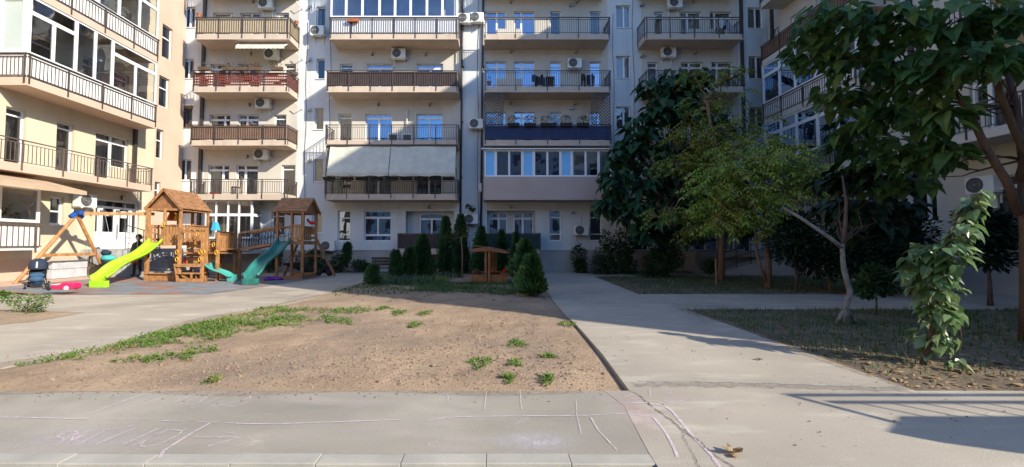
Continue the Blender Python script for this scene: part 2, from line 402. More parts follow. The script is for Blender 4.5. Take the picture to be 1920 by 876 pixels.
isl = pxpoly([(-240, 733), (0, 690), (100, 672), (205, 648), (330, 615), (440, 588), (560, 566), (650, 540), (690, 527), (705, 517), (733, 508), W_(-5.4, 22.66), W_(2.4, 22.66), (1010, 511), (1020, 530), (1034, 560), (1060, 590), (1088, 617), (1130, 665), (1180, 733)])
isl_r = isl[-7:]                                                  # its right-hand edge, facade to sidewalk
isl_l = isl[:11]
island = soil_patch('soil', isl, soil, .055, .07, lambda x, y: .03*sstep(-.9, .9, x)*sstep(9.5, 7.5, y))
left_poly = isl_l + [(-5.4, 22.66), (-16.9, 22.66), (-16.9, 4.53)]
slab('path', left_poly, concrete)
bed2 = pxpoly([(1283, 580), (1715, 733), W_(15, 4.53), W_(15, P(1283, 579).y)])
bed3 = pxpoly([(1112, 518), (1197, 552), W_(14.5, P(1197, 552).y), W_(14.5, 19.6), (1480, 518)])
xa, ya = P(1283, 580)[:2]; xb, yb = P(1197, 552)[:2]
right_poly = [(p[0], p[1]) for p in isl_r] + [tuple(P(1715, 733)[:2]), (xa, ya), (16, ya), (16, yb), (xb, yb)] + [tuple(P(1112, 518)[:2]), tuple(P(1480, 518)[:2]), (14.5, 19.6), (16, 19.6), (16, 22.66), (2.4, 22.66)]
slab('path', right_poly, concrete, z=.004)
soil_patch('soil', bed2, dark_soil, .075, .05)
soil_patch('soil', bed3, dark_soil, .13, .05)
ks = P(0, 733).y; kf = P(0, 850).y; xr = P(1172, 790).x
slab('pavement', [(-26, kf), (xr-.0, kf), (xr+.1, ks-.4), (xr+.02, ks), (-26, ks)], walk, z=-.002)
slab('pavement', [(xr, kf), (P(1160, 876).x+.25, 2.55), (26, 2.4), (26, ks), (xr+.02, ks), (xr+.1, ks-.4)], concrete, z=.001)
# kerb stones
kx = xr-.6*25; i = 0
while kx < xr-.2:
    L_ = .6
    m = MB(); m.box(kx+.0015, kx+L_-.0015, kf-.15, kf-.006, -.14, .002+.003*math.sin(i*2.3))
    o = m.build('kerb', kerb_mat, bevel=.006); o['kind'] = 'structure'
    kx += L_; i += 1
# left bed, facade bed and rubber play mat, all lying on the concrete
bedl = pxpoly([(-160, 582), (60, 581), (158, 587), (60, 604), (-160, 622)])
def flat_grid(name, poly, mat, res, zf, kind='structure'):
    xs = [p[0] for p in poly]; ys = [p[1] for p in poly]
    b = bmesh.new(); vs = [b.verts.new((x, y, 0)) for x, y in poly]; b.faces.new(vs)
    for ax, lo, hi in ((0, min(xs), max(xs)), (1, min(ys), max(ys))):
        t = lo+res
        while t < hi:
            bmesh.ops.bisect_plane(b, geom=b.verts[:]+b.edges[:]+b.faces[:], plane_co=(t, t, 0), plane_no=(1-ax, ax, 0)); t += res
    for v in b.verts: v.co.z = zf(v.co.x, v.co.y)
    bmesh.ops.recalc_face_normals(b, faces=b.faces)
    me = bpy.data.meshes.new(name); b.to_mesh(me); b.free(); me.materials.append(mat)
    o = bpy.data.objects.new(name, me); COL.objects.link(o); o['kind'] = kind
    return o
flat_grid('soil', bedl, soil, .08, lambda x, y: .004 + .05*sstep(0, .4, edge_dist(bedl, x, y))*(.8+fbm(x, y, 3)))
bedf = [(-9.9, 22.65), (-9.9, 21.7), (-5.6, 21.7), (-5.42, 22.65)]
flat_grid('soil', bedf, dark_soil, .2, lambda x, y: .004 + .06*sstep(0, .3, edge_dist(bedf, x, y))*(1+fbm(x, y, 3)))
bedg = [(4.2, 22.65), (4.6, 21.6), (13.5, 21.6), (13.5, 22.65)]
flat_grid('soil', bedg, dark_soil, .2, lambda x, y: .008 + .06*sstep(0, .3, edge_dist(bedg, x, y))*(1+fbm(x, y, 3)))
rub = bpy.data.materials.new('rubber_tiles'); rub.use_nodes = True
nt = rub.node_tree; N = nt.nodes; L = nt.links; b = N['Principled BSDF']; b.inputs['Roughness'].default_value = .95
tc = N.new('ShaderNodeTexCoord'); mp = N.new('ShaderNodeMapping'); mp.inputs['Scale'].default_value = (2, 2, 2)
vo = N.new('ShaderNodeTexWhiteNoise'); sn = N.new('ShaderNodeVectorMath'); sn.operation = 'FLOOR'
L.new(tc.outputs['Object'], mp.inputs[0]); L.new(mp.outputs[0], sn.inputs[0]); L.new(sn.outputs[0], vo.inputs[0])
r = N.new('ShaderNodeValToRGB'); e = r.color_ramp.elements; e[0].position = .0; e[0].color = (.17, .18, .19, 1); e[1].position = .62; e[1].color = (.19, .20, .21, 1)
e2 = e.new(.66); e2.color = (.26, .135, .11, 1); e3 = e.new(1); e3.color = (.28, .16, .13, 1)
L.new(vo.outputs[0], r.inputs[0]); n = N.new('ShaderNodeTexNoise'); n.inputs['Scale'].default_value = 2.2; n.inputs['Detail'].default_value = 9; L.new(tc.outputs['Object'], n.inputs['Vector'])
mx = N.new('ShaderNodeMix'); mx.data_type = 'RGBA'; mx.inputs[0].default_value = .5; mx.blend_type = 'OVERLAY'; L.new(r.outputs[0], mx.inputs[6]); L.new(n.outputs['Fac'], mx.inputs[7]); L.new(mx.outputs[2], b.inputs['Base Color'])
mat_poly = [(-15.1, 12.7), (-8.5, 12.9), (-8.05, 14.7), (-7.7, 17.3), (-7.6, 19.6), (-15.1, 19.6)]
flat_grid('pavement', mat_poly, rub, .5, lambda x, y: .012 + rise(x))
terr = [(-16.48, 9.0), (-14.6, 9.0), (-15.06, 12.7), (-15.06, 19.7), (-16.48, 19.7)]
flat_grid('pavement', terr, M('terrace_render', (.55, .38, .28), .9, (.46, .32, .24), scale=2), .4, lambda x, y: .016 + rise(x))

# ------------------------------------------------------------------ cracks and chalk on the pavement
def ribbon(m, pts, w, z, jit=0.0):
    pts = [V((p[0], p[1], z)) for p in pts]
    for i in range(len(pts)-1):
        a, b = pts[i], pts[i+1]; d = (b-a); d.z = 0
        if d.length < 1e-5: continue
        s = V((-d.y, d.x, 0)).normalized()*w/2
        k = [1+rng.uniform(-jit, jit) for _ in range(2)]
        m.quad(a-s*k[0], b-s*k[1], b+s*k[1], a+s*k[0])
def pxline(*pp, sub=6, wob=0.0):
    out = []
    q = [P(*p) for p in pp]
    for i in range(len(q)-1):
        for k in range(sub): out.append(q[i].lerp(q[i+1], k/sub) + V((rng.uniform(-wob, wob), rng.uniform(-wob, wob), 0)))
    out.append(q[-1]); return out
def curve(*pp, n=8):
    """Catmull-Rom through pixel points on the ground"""
    q = [P(*p) for p in pp]; q = [q[0]] + q + [q[-1]]; out = []
    for i in range(1, len(q)-2):
        for k in range(n):
            t = k/n; a, b, c, d = q[i-1], q[i], q[i+1], q[i+2]
            out.append(.5*((2*b)+(c-a)*t+(2*a-5*b+4*c-d)*t*t+(3*b-a-3*c+d)*t*t*t))
    out.append(q[-2]); return out
m = MB()
ribbon(m, pxline((1180, 733), (1192, 738), (1212, 754), (1228, 768), (1253, 785), (1277, 805), (1297, 819), (1315, 831), (1328, 846), (1350, 860), (1378, 878), sub=7, wob=.009), .0065, .0075, .7)
ribbon(m, pxline((1277, 805), (1283, 822), (1291, 838), (1302, 856), (1312, 878), sub=7, wob=.008), .004, .0075, .7)
for x in ():
    ribbon(m, [V((x+.1, ks, 0)), V((x+.07, (ks+kf)/2, 0)), V((x+.05, kf, 0))], .006, .0035)
ribbon(m, [V((xa+.0, ya, 0)), V((xb-.35, yb, 0))], .008, .0085)
o = m.build('pavement_crack', crack_mat); o['kind'] = 'structure'
m = MB()
ribbon(m, pxline((60, 640), (170, 625), (300, 612), sub=9, wob=.03), .006, .0045, .7); ribbon(m, pxline((300, 565), (420, 571), (505, 562), sub=9, wob=.03), .007, .0045, .7)
ribbon(m, pxline((1240, 560), (1300, 585), (1330, 610), sub=9, wob=.02), .005, .0085, .7); 
o = m.build('pavement_crack', crack_mat); o['kind'] = 'structure'
m = MB(); ribbon(m, pxline((1188, 722), (1400, 723), (1700, 731), sub=14, wob=.01), .16, .0072, .4); tag(m.build('cement_seam', chalkmat('rough_cement', (.30, .26, .215), .5)), kind='structure')
m = MB()
for _ in range(900):
    k = rng.random()
    if k < .45: x, y = rng.uniform(-9, xr), ks-abs(rng.gauss(0, .12))
    elif k < .75: t = rng.uniform(0, len(isl_l)-2.001); a, b = isl_l[int(t)], isl_l[int(t)+1]; f = t-int(t); x, y = a[0]+(b[0]-a[0])*f-abs(rng.gauss(0, .25)), a[1]+(b[1]-a[1])*f+abs(rng.gauss(0, .3))
    else: x, y = rng.uniform(1.5, 6), rng.uniform(3.3, 8)
    if inside(isl, x, y): continue
    s_ = rng.choice((.003, .004, .006, .009)); m.blob((x, y, .006+s_*.3), (s_*rng.uniform(.8, 1.5), s_, s_*.6), 5, 3, .3, rng.random())
tag(m.build('grit', clod_mat, fix=False), 'small crumbs of earth and grit on the concrete', 'grit', kind='stuff')
m = MB()                                                            # rough cement seam where the path meets the apron
ribbon(m, pxline((1195, 716), (1300, 716), (1420, 719), (1560, 724), (1690, 728), sub=12, wob=.012), .035, .0085, .7)
tag(m.build('cement_seam', kerb_mat), kind='structure')

def chalk_thing(name, strokes, label, cat, mat=chalk, group=None):
    r = thing(name, label, cat, tuple(strokes[0][0][0].xy)+(0,), group)
    for s, w in strokes: m = MB(); ribbon(m, s, w*.68, .0058, .45); m.build('stroke', mat, r)
    return r
c = curve
chalk_thing('chalk_lettering', [(c((145, 817), (143, 810), (125, 812), (108, 820), (118, 824), (112, 831), (85, 838)), .018), (pxline((104, 838), (142, 812), (132, 830), (180, 806)), .014), (pxline((120, 838), (165, 808)), .012), (pxline((140, 838), (205, 804)), .014), (c((180, 835), (185, 832), (200, 826), (252, 804)), .016), (pxline((196, 808), (232, 804)), .012), (pxline((240, 802), (252, 797)), .02),
    (pxline((231, 835), (296, 805)), .018), (pxline((248, 838), (316, 805)), .014), (c((342, 809), (318, 808), (285, 820), (264, 835), (272, 839), (300, 833), (332, 818), (342, 809), (352, 806)), .016)],
    'pink chalk handwriting on the grey pavement close to the kerb', 'chalk writing')
chalk_thing('chalk_lettering', [(pxline((255, 758), (275, 749)), .018), (pxline((272, 759), (330, 737)), .016), (pxline((320, 758), (372, 738)), .016), (pxline((331, 762), (385, 738)), .014), (c((345, 759), (365, 759), (395, 742)), .014), (pxline((385, 758), (420, 743)), .014), (c((395, 762), (430, 758), (460, 750), (471, 743)), .016), (c((420, 762), (445, 762), (466, 753), (471, 742)), .012)],
    'faint slanted chalk scribble on the pavement beside the bare soil', 'chalk writing')
chalk_thing('chalk_line', [(pxline((-60, 782), (16, 783.5), sub=3), .018), (pxline((27, 783.5), (90, 785), (167, 787)), .022), (pxline((197, 787), (233, 787)), .014), (pxline((242, 787), (280, 787)), .014), (pxline((303, 790), (347, 791)), .014), (pxline((370, 792), (412, 793)), .014), (c((424, 794), (500, 796), (640, 792), (750, 788)), .022), (c((798, 790), (860, 783), (1000, 781), (1100, 780), (1165, 777), (1225, 783)), .022)],
    'long broken chalk line running the length of the grey pavement', 'chalk line')
chalk_thing('chalk_line', [(pxline((165, 778), (225, 756), (290, 733)), .024)], 'single chalk stroke slanting up to the edge of the bare soil', 'chalk line')
chalk_thing('chalk_arrow', [(pxline((394, 794), (360, 813), (306, 847), (298, 862)), .03), (pxline((358, 821), (445, 821)), .016), (pxline((390, 838), (455, 820)), .016), (pxline((415, 811), (440, 814)), .01)], 'thick slanting chalk bar with an arrow beside a pale smudge', 'chalk drawing')
chalk_thing('chalk_line', [(c((1225, 784), (1245, 808), (1262, 838), (1270, 858)), .03)], 'thick pink chalk curve left of the long crack', 'chalk line')
chalk_thing('chalk_line', [(c((1186, 756), (1215, 757), (1252, 766), (1275, 790), (1300, 820), (1330, 850), (1350, 878)), .034)], 'thick pink chalk curve crossing the long crack', 'chalk line')
chalk_thing('chalk_arrow', [(pxline((1241, 751), (1275, 752), (1340, 750)), .014), (pxline((1241, 751), (1295, 742)), .012), (pxline((1241, 751), (1284, 763)), .014)], 'thin chalk arrow pointing left, right of the long crack', 'chalk drawing')
chalk_thing('chalk_line', [(c((1205, 716), (1217, 732), (1219, 744), (1212, 748)), .016), (pxline((1235, 716), (1252, 733)), .01), (pxline((1243, 735), (1255, 742), (1258, 730)), .012), (pxline((1172, 745), (1192, 738)), .014), (pxline((1180, 748), (1212, 750)), .014), (pxline((1180, 757), (1215, 757)), .012)], 'tangle of short chalk strokes at the corner of the bare soil', 'chalk line')
chalk_thing('chalk_line', [(pxline((1108, 784), (1122, 808), (1157, 845)), .012), (pxline((975, 733), (978, 768)), .012), (pxline((912, 735), (908, 770)), .008), (pxline((1080, 750), (1082, 780), (1090, 815)), .008), (c((818, 740), (838, 740), (840, 758)), .01), (pxline((965, 797), (990, 785)), .01), (pxline((800, 838), (806, 832), (822, 829)), .012)], 'scattered short chalk marks across the middle of the pavement', 'chalk line')
def smudge(px, py, rx, ry, col, amt, label):
    m = MB(); c0 = P(px, py); ex = (P(px+rx, py)-c0).length; ey = (P(px, py-ry)-c0).length
    m.quad((c0.x-ex, c0.y-ey, .0046), (c0.x+ex, c0.y-ey, .0046), (c0.x+ex, c0.y+ey, .0046), (c0.x-ex, c0.y+ey, .0046))
    mt = chalkmat('chalk_haze', col, .5); nt = mt.node_tree; N = nt.nodes; L = nt.links
    mxs = [n for n in N if n.type == 'MIX_SHADER'][0]; src = mxs.inputs[0].links[0].from_socket
    tc = N.new('ShaderNodeTexCoord'); mp = N.new('ShaderNodeMapping'); mp.inputs['Scale'].default_value = (1/ex, 1/ey, 0); ln = N.new('ShaderNodeVectorMath'); ln.operation = 'LENGTH'
    mr = N.new('ShaderNodeMapRange'); mr.inputs[1].default_value = .95; mr.inputs[2].default_value = .25; mr.inputs[4].default_value = amt; mu = N.new('ShaderNodeMath'); mu.operation = 'MULTIPLY'
    L.new(tc.outputs['Object'], mp.inputs[0]); L.new(mp.outputs[0], ln.inputs[0]); L.new(ln.outputs['Value'], mr.inputs[0]); L.new(mr.outputs[0], mu.inputs[0]); L.new(src, mu.inputs[1]); L.new(mu.outputs[0], mxs.inputs[0])
    tag(m.build('chalk_smudge', mt, origin=(c0.x, c0.y, 0)), label, 'chalk smudge')
smudge(1000, 828, 100, 22, (.66, .60, .66), .95, 'rubbed pale lilac chalk patch on the pavement near the kerb')
smudge(478, 826, 34, 18, (.70, .62, .50), .9, 'cream chalk smudge at the tip of the chalk arrow')
smudge(1190, 772, 50, 40, (.62, .42, .44), .75, 'pink rubbed chalk haze at the corner of the bare soil')
smudge(150, 825, 190, 26, (.62, .55, .58), .7, 'faint chalk dust around the handwriting near the kerb')
m = MB()                                                            # earth trodden and washed out over the edges of the concrete
def drift(pts, w0, w1, side):
    for i in range(len(pts)-1):
        a, b = V(pts[i]), V(pts[i+1]); d = b-a; n = max(1, int(d.length/.3)); s = V((-d.y, d.x, 0)).normalized()*side
        for k in range(n):
            p, q = a.lerp(b, k/n), a.lerp(b, (k+1)/n); z = V((0, 0, .0052)); wa = w0+(w1-w0)*(.5+.5*math.sin(p.x*2.3+p.y*1.7)); wb = w0+(w1-w0)*(.5+.5*math.sin(q.x*2.3+q.y*1.7))
            m.quad(p+z-s*.03, q+z-s*.03, q+z+s*wb, p+z+s*wa)
drift([(-9, ks, 0), (xr-.2, ks, 0)], .03, .16, -1)
drift([(p[0], p[1], 0) for p in isl_l[:9]], .06, .35, 1)
drift([(p[0], p[1], .004) for p in pxpoly([(1283, 580), (1500, 655), (1715, 733)])], .03, .2, -1)
tag(m.build('soil_drift', drift_mat, fix=False), kind='structure')

# ------------------------------------------------------------------ clods, weeds and grass: nobody could count them
m = MB()
clod_c = [(870, 640, 300, 70, 1900), (620, 690, 420, 38, 1300), (940, 605, 120, 20, 250), (300, 705, 300, 22, 250), (1060, 690, 100, 40, 200)]
for cx, cy, rx, ry, n_ in clod_c:
    for _ in range(n_):
        p = P(cx+rng.gauss(0, .5)*rx, min(731, cy+rng.gauss(0, .5)*ry))
        if not inside(isl, p.x, p.y): continue
        d = edge_dist(isl, p.x, p.y)
        if d < .08: continue
        z = soil_h(p.x, p.y, d, .07, lambda x, y: .03*sstep(-.9, .9, x)*sstep(9.5, 7.5, y)); s = rng.choice((.005, .007, .009, .012, .016, .026 if rng.random() < .22 else .01))
        m.blob((p.x, p.y, z+s*.2), (s*rng.uniform(.8, 1.4), s*rng.uniform(.8, 1.4), s*rng.uniform(.5, .9)), 5, 3, .3, rng.random())
tag(m.build('soil_clods', clod_mat, fix=False), 'small lumps of dry earth scattered over the bare soil', 'clods', kind='stuff')
def blade(m, p, h, w, lean, az, n=2):
    dx, dy = math.cos(az), math.sin(az); s = V((-dy, dx, 0))*w/2; pts = []
    for k in range(n+1):
        t = k/n; c0 = V(p) + V((dx*lean*t*t, dy*lean*t*t, h*t*(1-.15*t))); q = s*(1-t*.85); pts += [c0-q, c0+q]
    m.add(pts, [(2*k, 2*k+1, 2*k+3, 2*k+2) for k in range(n)])
def leaflet(m, p, d, up, l, w):
    d = V(d).normalized(); s = d.cross(V(up)).normalized(); n_ = s.cross(d)
    p = V(p); m.add([p, p+d*l*.5+s*w*.5-n_*w*.1, p+d*l-n_*l*.12, p+d*l*.5-s*w*.5-n_*w*.1, p+d*l*.5+n_*w*.12], [(0, 1, 4), (1, 2, 4), (2, 3, 4), (3, 0, 4)])
weeds = [(140, 667, 60, 13), (305, 676, 68, 9), (300, 632, 80, 17), (380, 620, 90, 24), (450, 612, 70, 20), (530, 606, 60, 11), (390, 655, 38, 9), (530, 583, 80, 6), (640, 590, 44, 11), (640, 606, 32, 5), (718, 582, 14, 4), (748, 588, 14, 4), (778, 612, 12, 6), (970, 646, 16, 7), (898, 683, 22, 9), (965, 686, 10, 4), (1028, 671, 16, 5), (1025, 714, 11, 3), (955, 712, 9, 4), (797, 590, 12, 4), (1062, 608, 18, 4), (400, 715, 12, 4)]
m = MB(); m2 = MB()
for cx, cy, rx, ry in weeds:
    c0 = P(cx, cy); ex = (P(cx+rx, cy)-c0).length; ey = max(.12, (P(cx, cy-ry)-c0).length)
    n_ = int(min(2200, 620*ex*ey+22))
    for _ in range(n_):
        a = rng.uniform(0, 6.283); q = math.sqrt(rng.random())*(1+.3*math.sin(3*a+cx)+.15*math.sin(7*a))
        x, y = c0.x+ex*q*math.cos(a), c0.y+ey*q*math.sin(a)
        if not inside(isl, x, y): continue
        if rx > 26 and fbm(x+3, y, 1.5)+.35*fbm(x, y, 5) < -.10+rng.uniform(-.12, .12)+.2*(q-.6): continue
        z = soil_h(x, y, edge_dist(isl, x, y), .07, lambda x, y: 0); h = rng.uniform(.02, .09)*(1.15-.6*q)*(.55 if rx < 30 else 1)
        tgt = m2 if rng.random() < .05 + .12*(q > .8) else m
        for k in range(rng.randint(4, 7)):
            az = rng.uniform(0, 6.283); el = rng.uniform(.1, 1.2)
            leaflet(tgt, (x+rng.uniform(-.03, .03), y+rng.uniform(-.03, .03), z+h*rng.uniform(.1, .9)), (math.cos(az)*math.cos(el), math.sin(az)*math.cos(el), math.sin(el)), (0, 0, 1), rng.uniform(.03, .065), rng.uniform(.014, .026))
tag(m.build('weeds', lf_weed, fix=False), 'low bright green weeds creeping over the bare soil', 'weeds', kind='stuff')
tag(m2.build('dry_weeds', lf_dryweed, fix=False), 'straw coloured dry stalks among the weeds', 'weeds', kind='stuff')
m = MB()
def sow(poly, n_, hmin, hmax, w, box, dens):
    k = 0
    for _ in range(n_*6):
        if k >= n_: break
        x, y = rng.uniform(box[0], box[1]), rng.uniform(box[2], box[3])
        if not inside(poly, x, y): continue
        d = edge_dist(poly, x, y)
        if d < .06 or dens(x, y) < rng.random(): continue
        z = soil_h(x, y, d, .07 if poly is isl else .05, lambda a, b: 0)
        blade(m, (x, y, z-.01), rng.uniform(hmin, hmax), w, rng.uniform(.0, .07), rng.uniform(0, 6.283)); k += 1
yg = P(900, 546).y
sow(isl, 9500, .04, .14, .018, (-5.6, 2.3, 11.8, 22.5), lambda x, y: (1 if (fbm(x, y, .55) > -.1 and y > 13.2) else (.8 if fbm(x+4, y, .8) > .18 else .02))*(0 if (-1.6 < x < 1.2 and 16.3 < y < 19) else 1))
sow(bed2, 10500, .03, .13, .016, (3.8, 14.5, 4.6, 10), lambda x, y: sstep(4.7, 6.2, y)*(.7+fbm(x, y, .7)))
sow(bed3, 7500, .03, .14, .024, (3.8, 14.5, 11, 20), lambda x, y: .5+fbm(x, y, .5))
strip = pxpoly([(735, 531), (965, 531), (1002, 553), (940, 556), (850, 549), (760, 549)])
isl_keep = isl; 
sow(strip, 5200, .05, .15, .022, (-4.2, 2.2, 12.2, 16.2), lambda x, y: .35+fbm(x, y, .9)*1.4)
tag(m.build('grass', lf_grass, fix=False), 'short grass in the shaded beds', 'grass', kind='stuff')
m = MB()
for _ in range(2600):
    if rng.random() < .62: x, y, pl = rng.uniform(3.8, 13), 4.6+abs(rng.gauss(0, 1.6)), bed2
    elif rng.random() < .6: x, y, pl = rng.uniform(4, 14), rng.uniform(11, 20), bed3
    else: x, y, pl = rng.uniform(-4, 2), rng.uniform(11, 17), isl
    if not inside(pl, x, y) or edge_dist(pl, x, y) < .04: continue
    z = soil_h(x, y, edge_dist(pl, x, y), .05, lambda a, b: 0)+.012
    az = rng.uniform(0, 6.283); el = rng.uniform(-.1, .5); s = rng.uniform(.05, .13)
    leaflet(m, (x, y, z), (math.cos(az)*math.cos(el), math.sin(az)*math.cos(el), math.sin(el)*.5), (rng.uniform(-.4, .4), rng.uniform(-.4, .4), 1), s, s*rng.uniform(.35, .7))
tag(m.build('fallen_leaves', lf_dry, fix=False), 'brown fallen leaves littering the planting beds', 'leaves', kind='stuff')
m = MB()
for _ in range(1500):
    x, y = rng.uniform(-6, 2), 4.6+abs(rng.gauss(0, 3))
    if not inside(isl, x, y) or edge_dist(isl, x, y) < .04: continue
    z = soil_h(x, y, edge_dist(isl, x, y), .07, lambda a, b: .03*sstep(-.9, .9, a)*sstep(9.5, 7.5, b))+.006; az = rng.uniform(0, 6.283); l = rng.uniform(.02, .09)
    d = V((math.cos(az), math.sin(az), rng.uniform(-.05, .25)))*l; s = V((-math.sin(az), math.cos(az), 0))*.0022
    p = V((x, y, z)); m.quad(p-s, p+s, p+d+s*.5, p+d-s*.5)
tag(m.build('dry_straw', lf_dryweed, fix=False), 'dry straw and stalks strewn over the bare soil', 'straw', kind='stuff')
# single leaves lying on the concrete path
def lone_leaf(px, py, s, label):
    p = P(px, py); m = MB(); q = random.Random(int(px))
    for k in range(5):
        az = k*1.25+.4; el = q.uniform(.2, .9)
        leaflet(m, (p.x, p.y, .012), (math.cos(az)*math.cos(el), math.sin(az)*math.cos(el), math.sin(el)), (.3, .2, 1), s*q.uniform(.7, 1.1), s*.7)
    tag(m.build('fallen_leaf', lf_dry, origin=(p.x, p.y, .008), fix=False), label, 'leaf')
lone_leaf(1376, 853, .10, 'large curled brown leaf lying on the concrete near the kerb')
lone_leaf(1424, 676, .055, 'small dry leaf on the path close to the shadow edge')
# ================================================================== wall frames
class Wall:
    def __init__(s, O, A, N): s.O, s.A, s.N = V(O), V(A), V(N); s.holes = []
    def p(s, a, z, d=0.0): return s.O + s.A*a + V((0, 0, z)) + s.N*d
    def box(s, m, a0, a1, z0, z1, d0, d1):
        m.hexa([s.p(a0, z0, d0), s.p(a1, z0, d0), s.p(a1, z0, d1), s.p(a0, z0, d1), s.p(a0, z1, d0), s.p(a1, z1, d0), s.p(a1, z1, d1), s.p(a0, z1, d1)])
def holed(m, W, a0, a1, z0, z1, holes, d0, d1, outer=True, matfn=None):
    A = sorted({a0, a1} | {a for h in holes for a in h[:2] if a0 < a < a1}); Z = sorted({z0, z1} | {z for h in holes for z in h[2:] if z0 < z < z1})
    na, nz = len(A)-1, len(Z)-1
    def sol(i, j):
        if i < 0 or j < 0 or i >= na or j >= nz: return None
        a, z = (A[i]+A[i+1])/2, (Z[j]+Z[j+1])/2
        return not any(h[0] < a < h[1] and h[2] < z < h[3] for h in holes)
    S = [[sol(i, j) for j in range(nz)] for i in range(na)]
    for j in range(nz):
        for i in range(na):
            if not S[i][j]: continue
            m.mi = matfn((A[i]+A[i+1])/2, (Z[j]+Z[j+1])/2) if matfn else 0
            x0, x1, y0, y1 = A[i], A[i+1], Z[j], Z[j+1]
            m.quad(W.p(x0, y0, d0), W.p(x1, y0, d0), W.p(x1, y1, d0), W.p(x0, y1, d0))
            for di, dj, p, q in ((-1, 0, (x0, y0), (x0, y1)), (1, 0, (x1, y0), (x1, y1)), (0, -1, (x0, y0), (x1, y0)), (0, 1, (x0, y1), (x1, y1))):
                ii, jj = i+di, j+dj
                nb = S[ii][jj] if 0 <= ii < na and 0 <= jj < nz else None
                if nb is False or (nb is None and outer): m.quad(W.p(*p, d0), W.p(*q, d0), W.p(*q, d1), W.p(*p, d1))
    m.mi = 0
def gridpanes(r, cols=(1,), rows=(1,), fw=.05, mid=.055):
    a0, a1, z0, z1 = r; out = []
    def cuts(lo, hi, fr):
        t = sum(fr); p = [lo]; s = 0
        for f in fr: s += f; p.append(lo+(hi-lo)*s/t)
        return p
    ca, cz = cuts(a0, a1, cols), cuts(z0, z1, rows)
    for i in range(len(cols)):
        for j in range(len(rows)):
            out.append((ca[i]+(fw if i == 0 else mid/2), ca[i+1]-(fw if i == len(cols)-1 else mid/2), cz[j]+(fw if j == 0 else mid/2), cz[j+1]-(fw if j == len(rows)-1 else mid/2)))
    return out
def window(bld, W, parts, glassm=glass, cur=None, frame=upvc, dep=.11, name='window', hole=True, cdep=.14, label=None, sill=False, cfull=True):
    """parts: list of (rect, panes). One frame mesh, one pane mesh, one curtain mesh."""
    m = MB(); mp = MB(); mc = MB()
    if cur is None and rng.random() < .6: cur, cfull = rng.choice((curtain_mat, grey_curtain, deep_curtain)), False
    for rect, panes in parts:
        holed(m, W, *rect, panes, dep, dep+.06)
        if hole: W.holes.append(rect)
        for p in panes:
            mp.quad(W.p(p[0]-.01, p[2]-.01, dep+.035), W.p(p[1]+.01, p[2]-.01, dep+.035), W.p(p[1]+.01, p[3]+.01, dep+.035), W.p(p[0]-.01, p[3]+.01, dep+.035))
        if cur:
            a0, a1, z0, z1 = rect
            spans = [(a0+.02, a1-.02)] if cfull else [(a0+.02, a0+(a1-a0)*.34), (a1-(a1-a0)*.3, a1-.02)]
            for s0, s1 in spans:
                k = max(6, int((s1-s0)/.04)); ph = rng.uniform(0, 6)
                for i in range(k):
                    aa, bb = s0+(s1-s0)*i/k, s0+(s1-s0)*(i+1)/k
                    da, db = .03*math.sin(aa*34+ph)+.012*math.sin(aa*71), .03*math.sin(bb*34+ph)+.012*math.sin(bb*71)
                    mc.quad(W.p(aa, z0+.02, dep+cdep+da), W.p(bb, z0+.02, dep+cdep+db), W.p(bb, z1-.03, dep+cdep+db), W.p(aa, z1-.03, dep+cdep+da))
    o = m.build(name, frame, bld)
    if label: o['label'] = label
    mp.build('pane', glassm, o, fix=False)
    if cur: mc.build('curtain', cur, o, smooth=True, fix=False)
    if sill:
        ms = MB(); r = parts[0][0]; rs = [p[0] for p in parts]
        W.box(ms, min(x[0] for x in rs)-.04, max(x[1] for x in rs)+.04, min(x[2] for x in rs)-.035, min(x[2] for x in rs)-.004, -.045, dep)
        ms.build('sill', frame, o)
    return o
def L_T1(r, t=.80): return [(r, gridpanes(r, (1,), (t, 1-t), .055))]                      # leaf under a transom
def L_V2(r, c=(1, 1)): return [(r, gridpanes(r, c, (1,), .05, .085))]
def L_T2(r, t=.82):                                                                        # two leaves under one wide transom
    a0, a1, z0, z1 = r; zm = z0+(z1-z0)*t
    return [(r, gridpanes((a0, a1, z0, zm), (1, 1), (1,), .055, .10)+gridpanes((a0, a1, zm, z1), (1,), (1,), .055))]
def L_DW(r, xs, sill, t=.84, flip=False):                                                  # door beside a shorter window, transoms above
    a0, a1, z0, z1 = r; zt = z0+(z1-z0)*t
    d, w = ((a0, xs, z0, z1), (xs, a1, sill, z1)) if not flip else ((xs, a1, z0, z1), (a0, xs, sill, z1))
    return [(d, gridpanes((d[0], d[1], z0, zt), (1,), (1,), .06)+gridpanes((d[0], d[1], zt, z1), (1,), (1,), .045)), (w, gridpanes((w[0], w[1], sill, zt), (1,), (1,), .055)+gridpanes((w[0], w[1], zt, z1), (1,), (1,), .045))]
def L_B1(r): a0, a1, z0, z1 = r; return [(r, gridpanes(r, (1,), (.22, .54, .24), .055, .06))]   # pane between a transom and a low light
def L_B2(r):
    a0, a1, z0, z1 = r; h = z1-z0
    return [(r, gridpanes((a0, a1, z0, z0+h*.2), (1,), (1,), .055)+gridpanes((a0, a1, z0+h*.2, z0+h*.77), (1, 1), (1,), .055, .09)+gridpanes((a0, a1, z0+h*.77, z1), (1,), (1,), .055))]
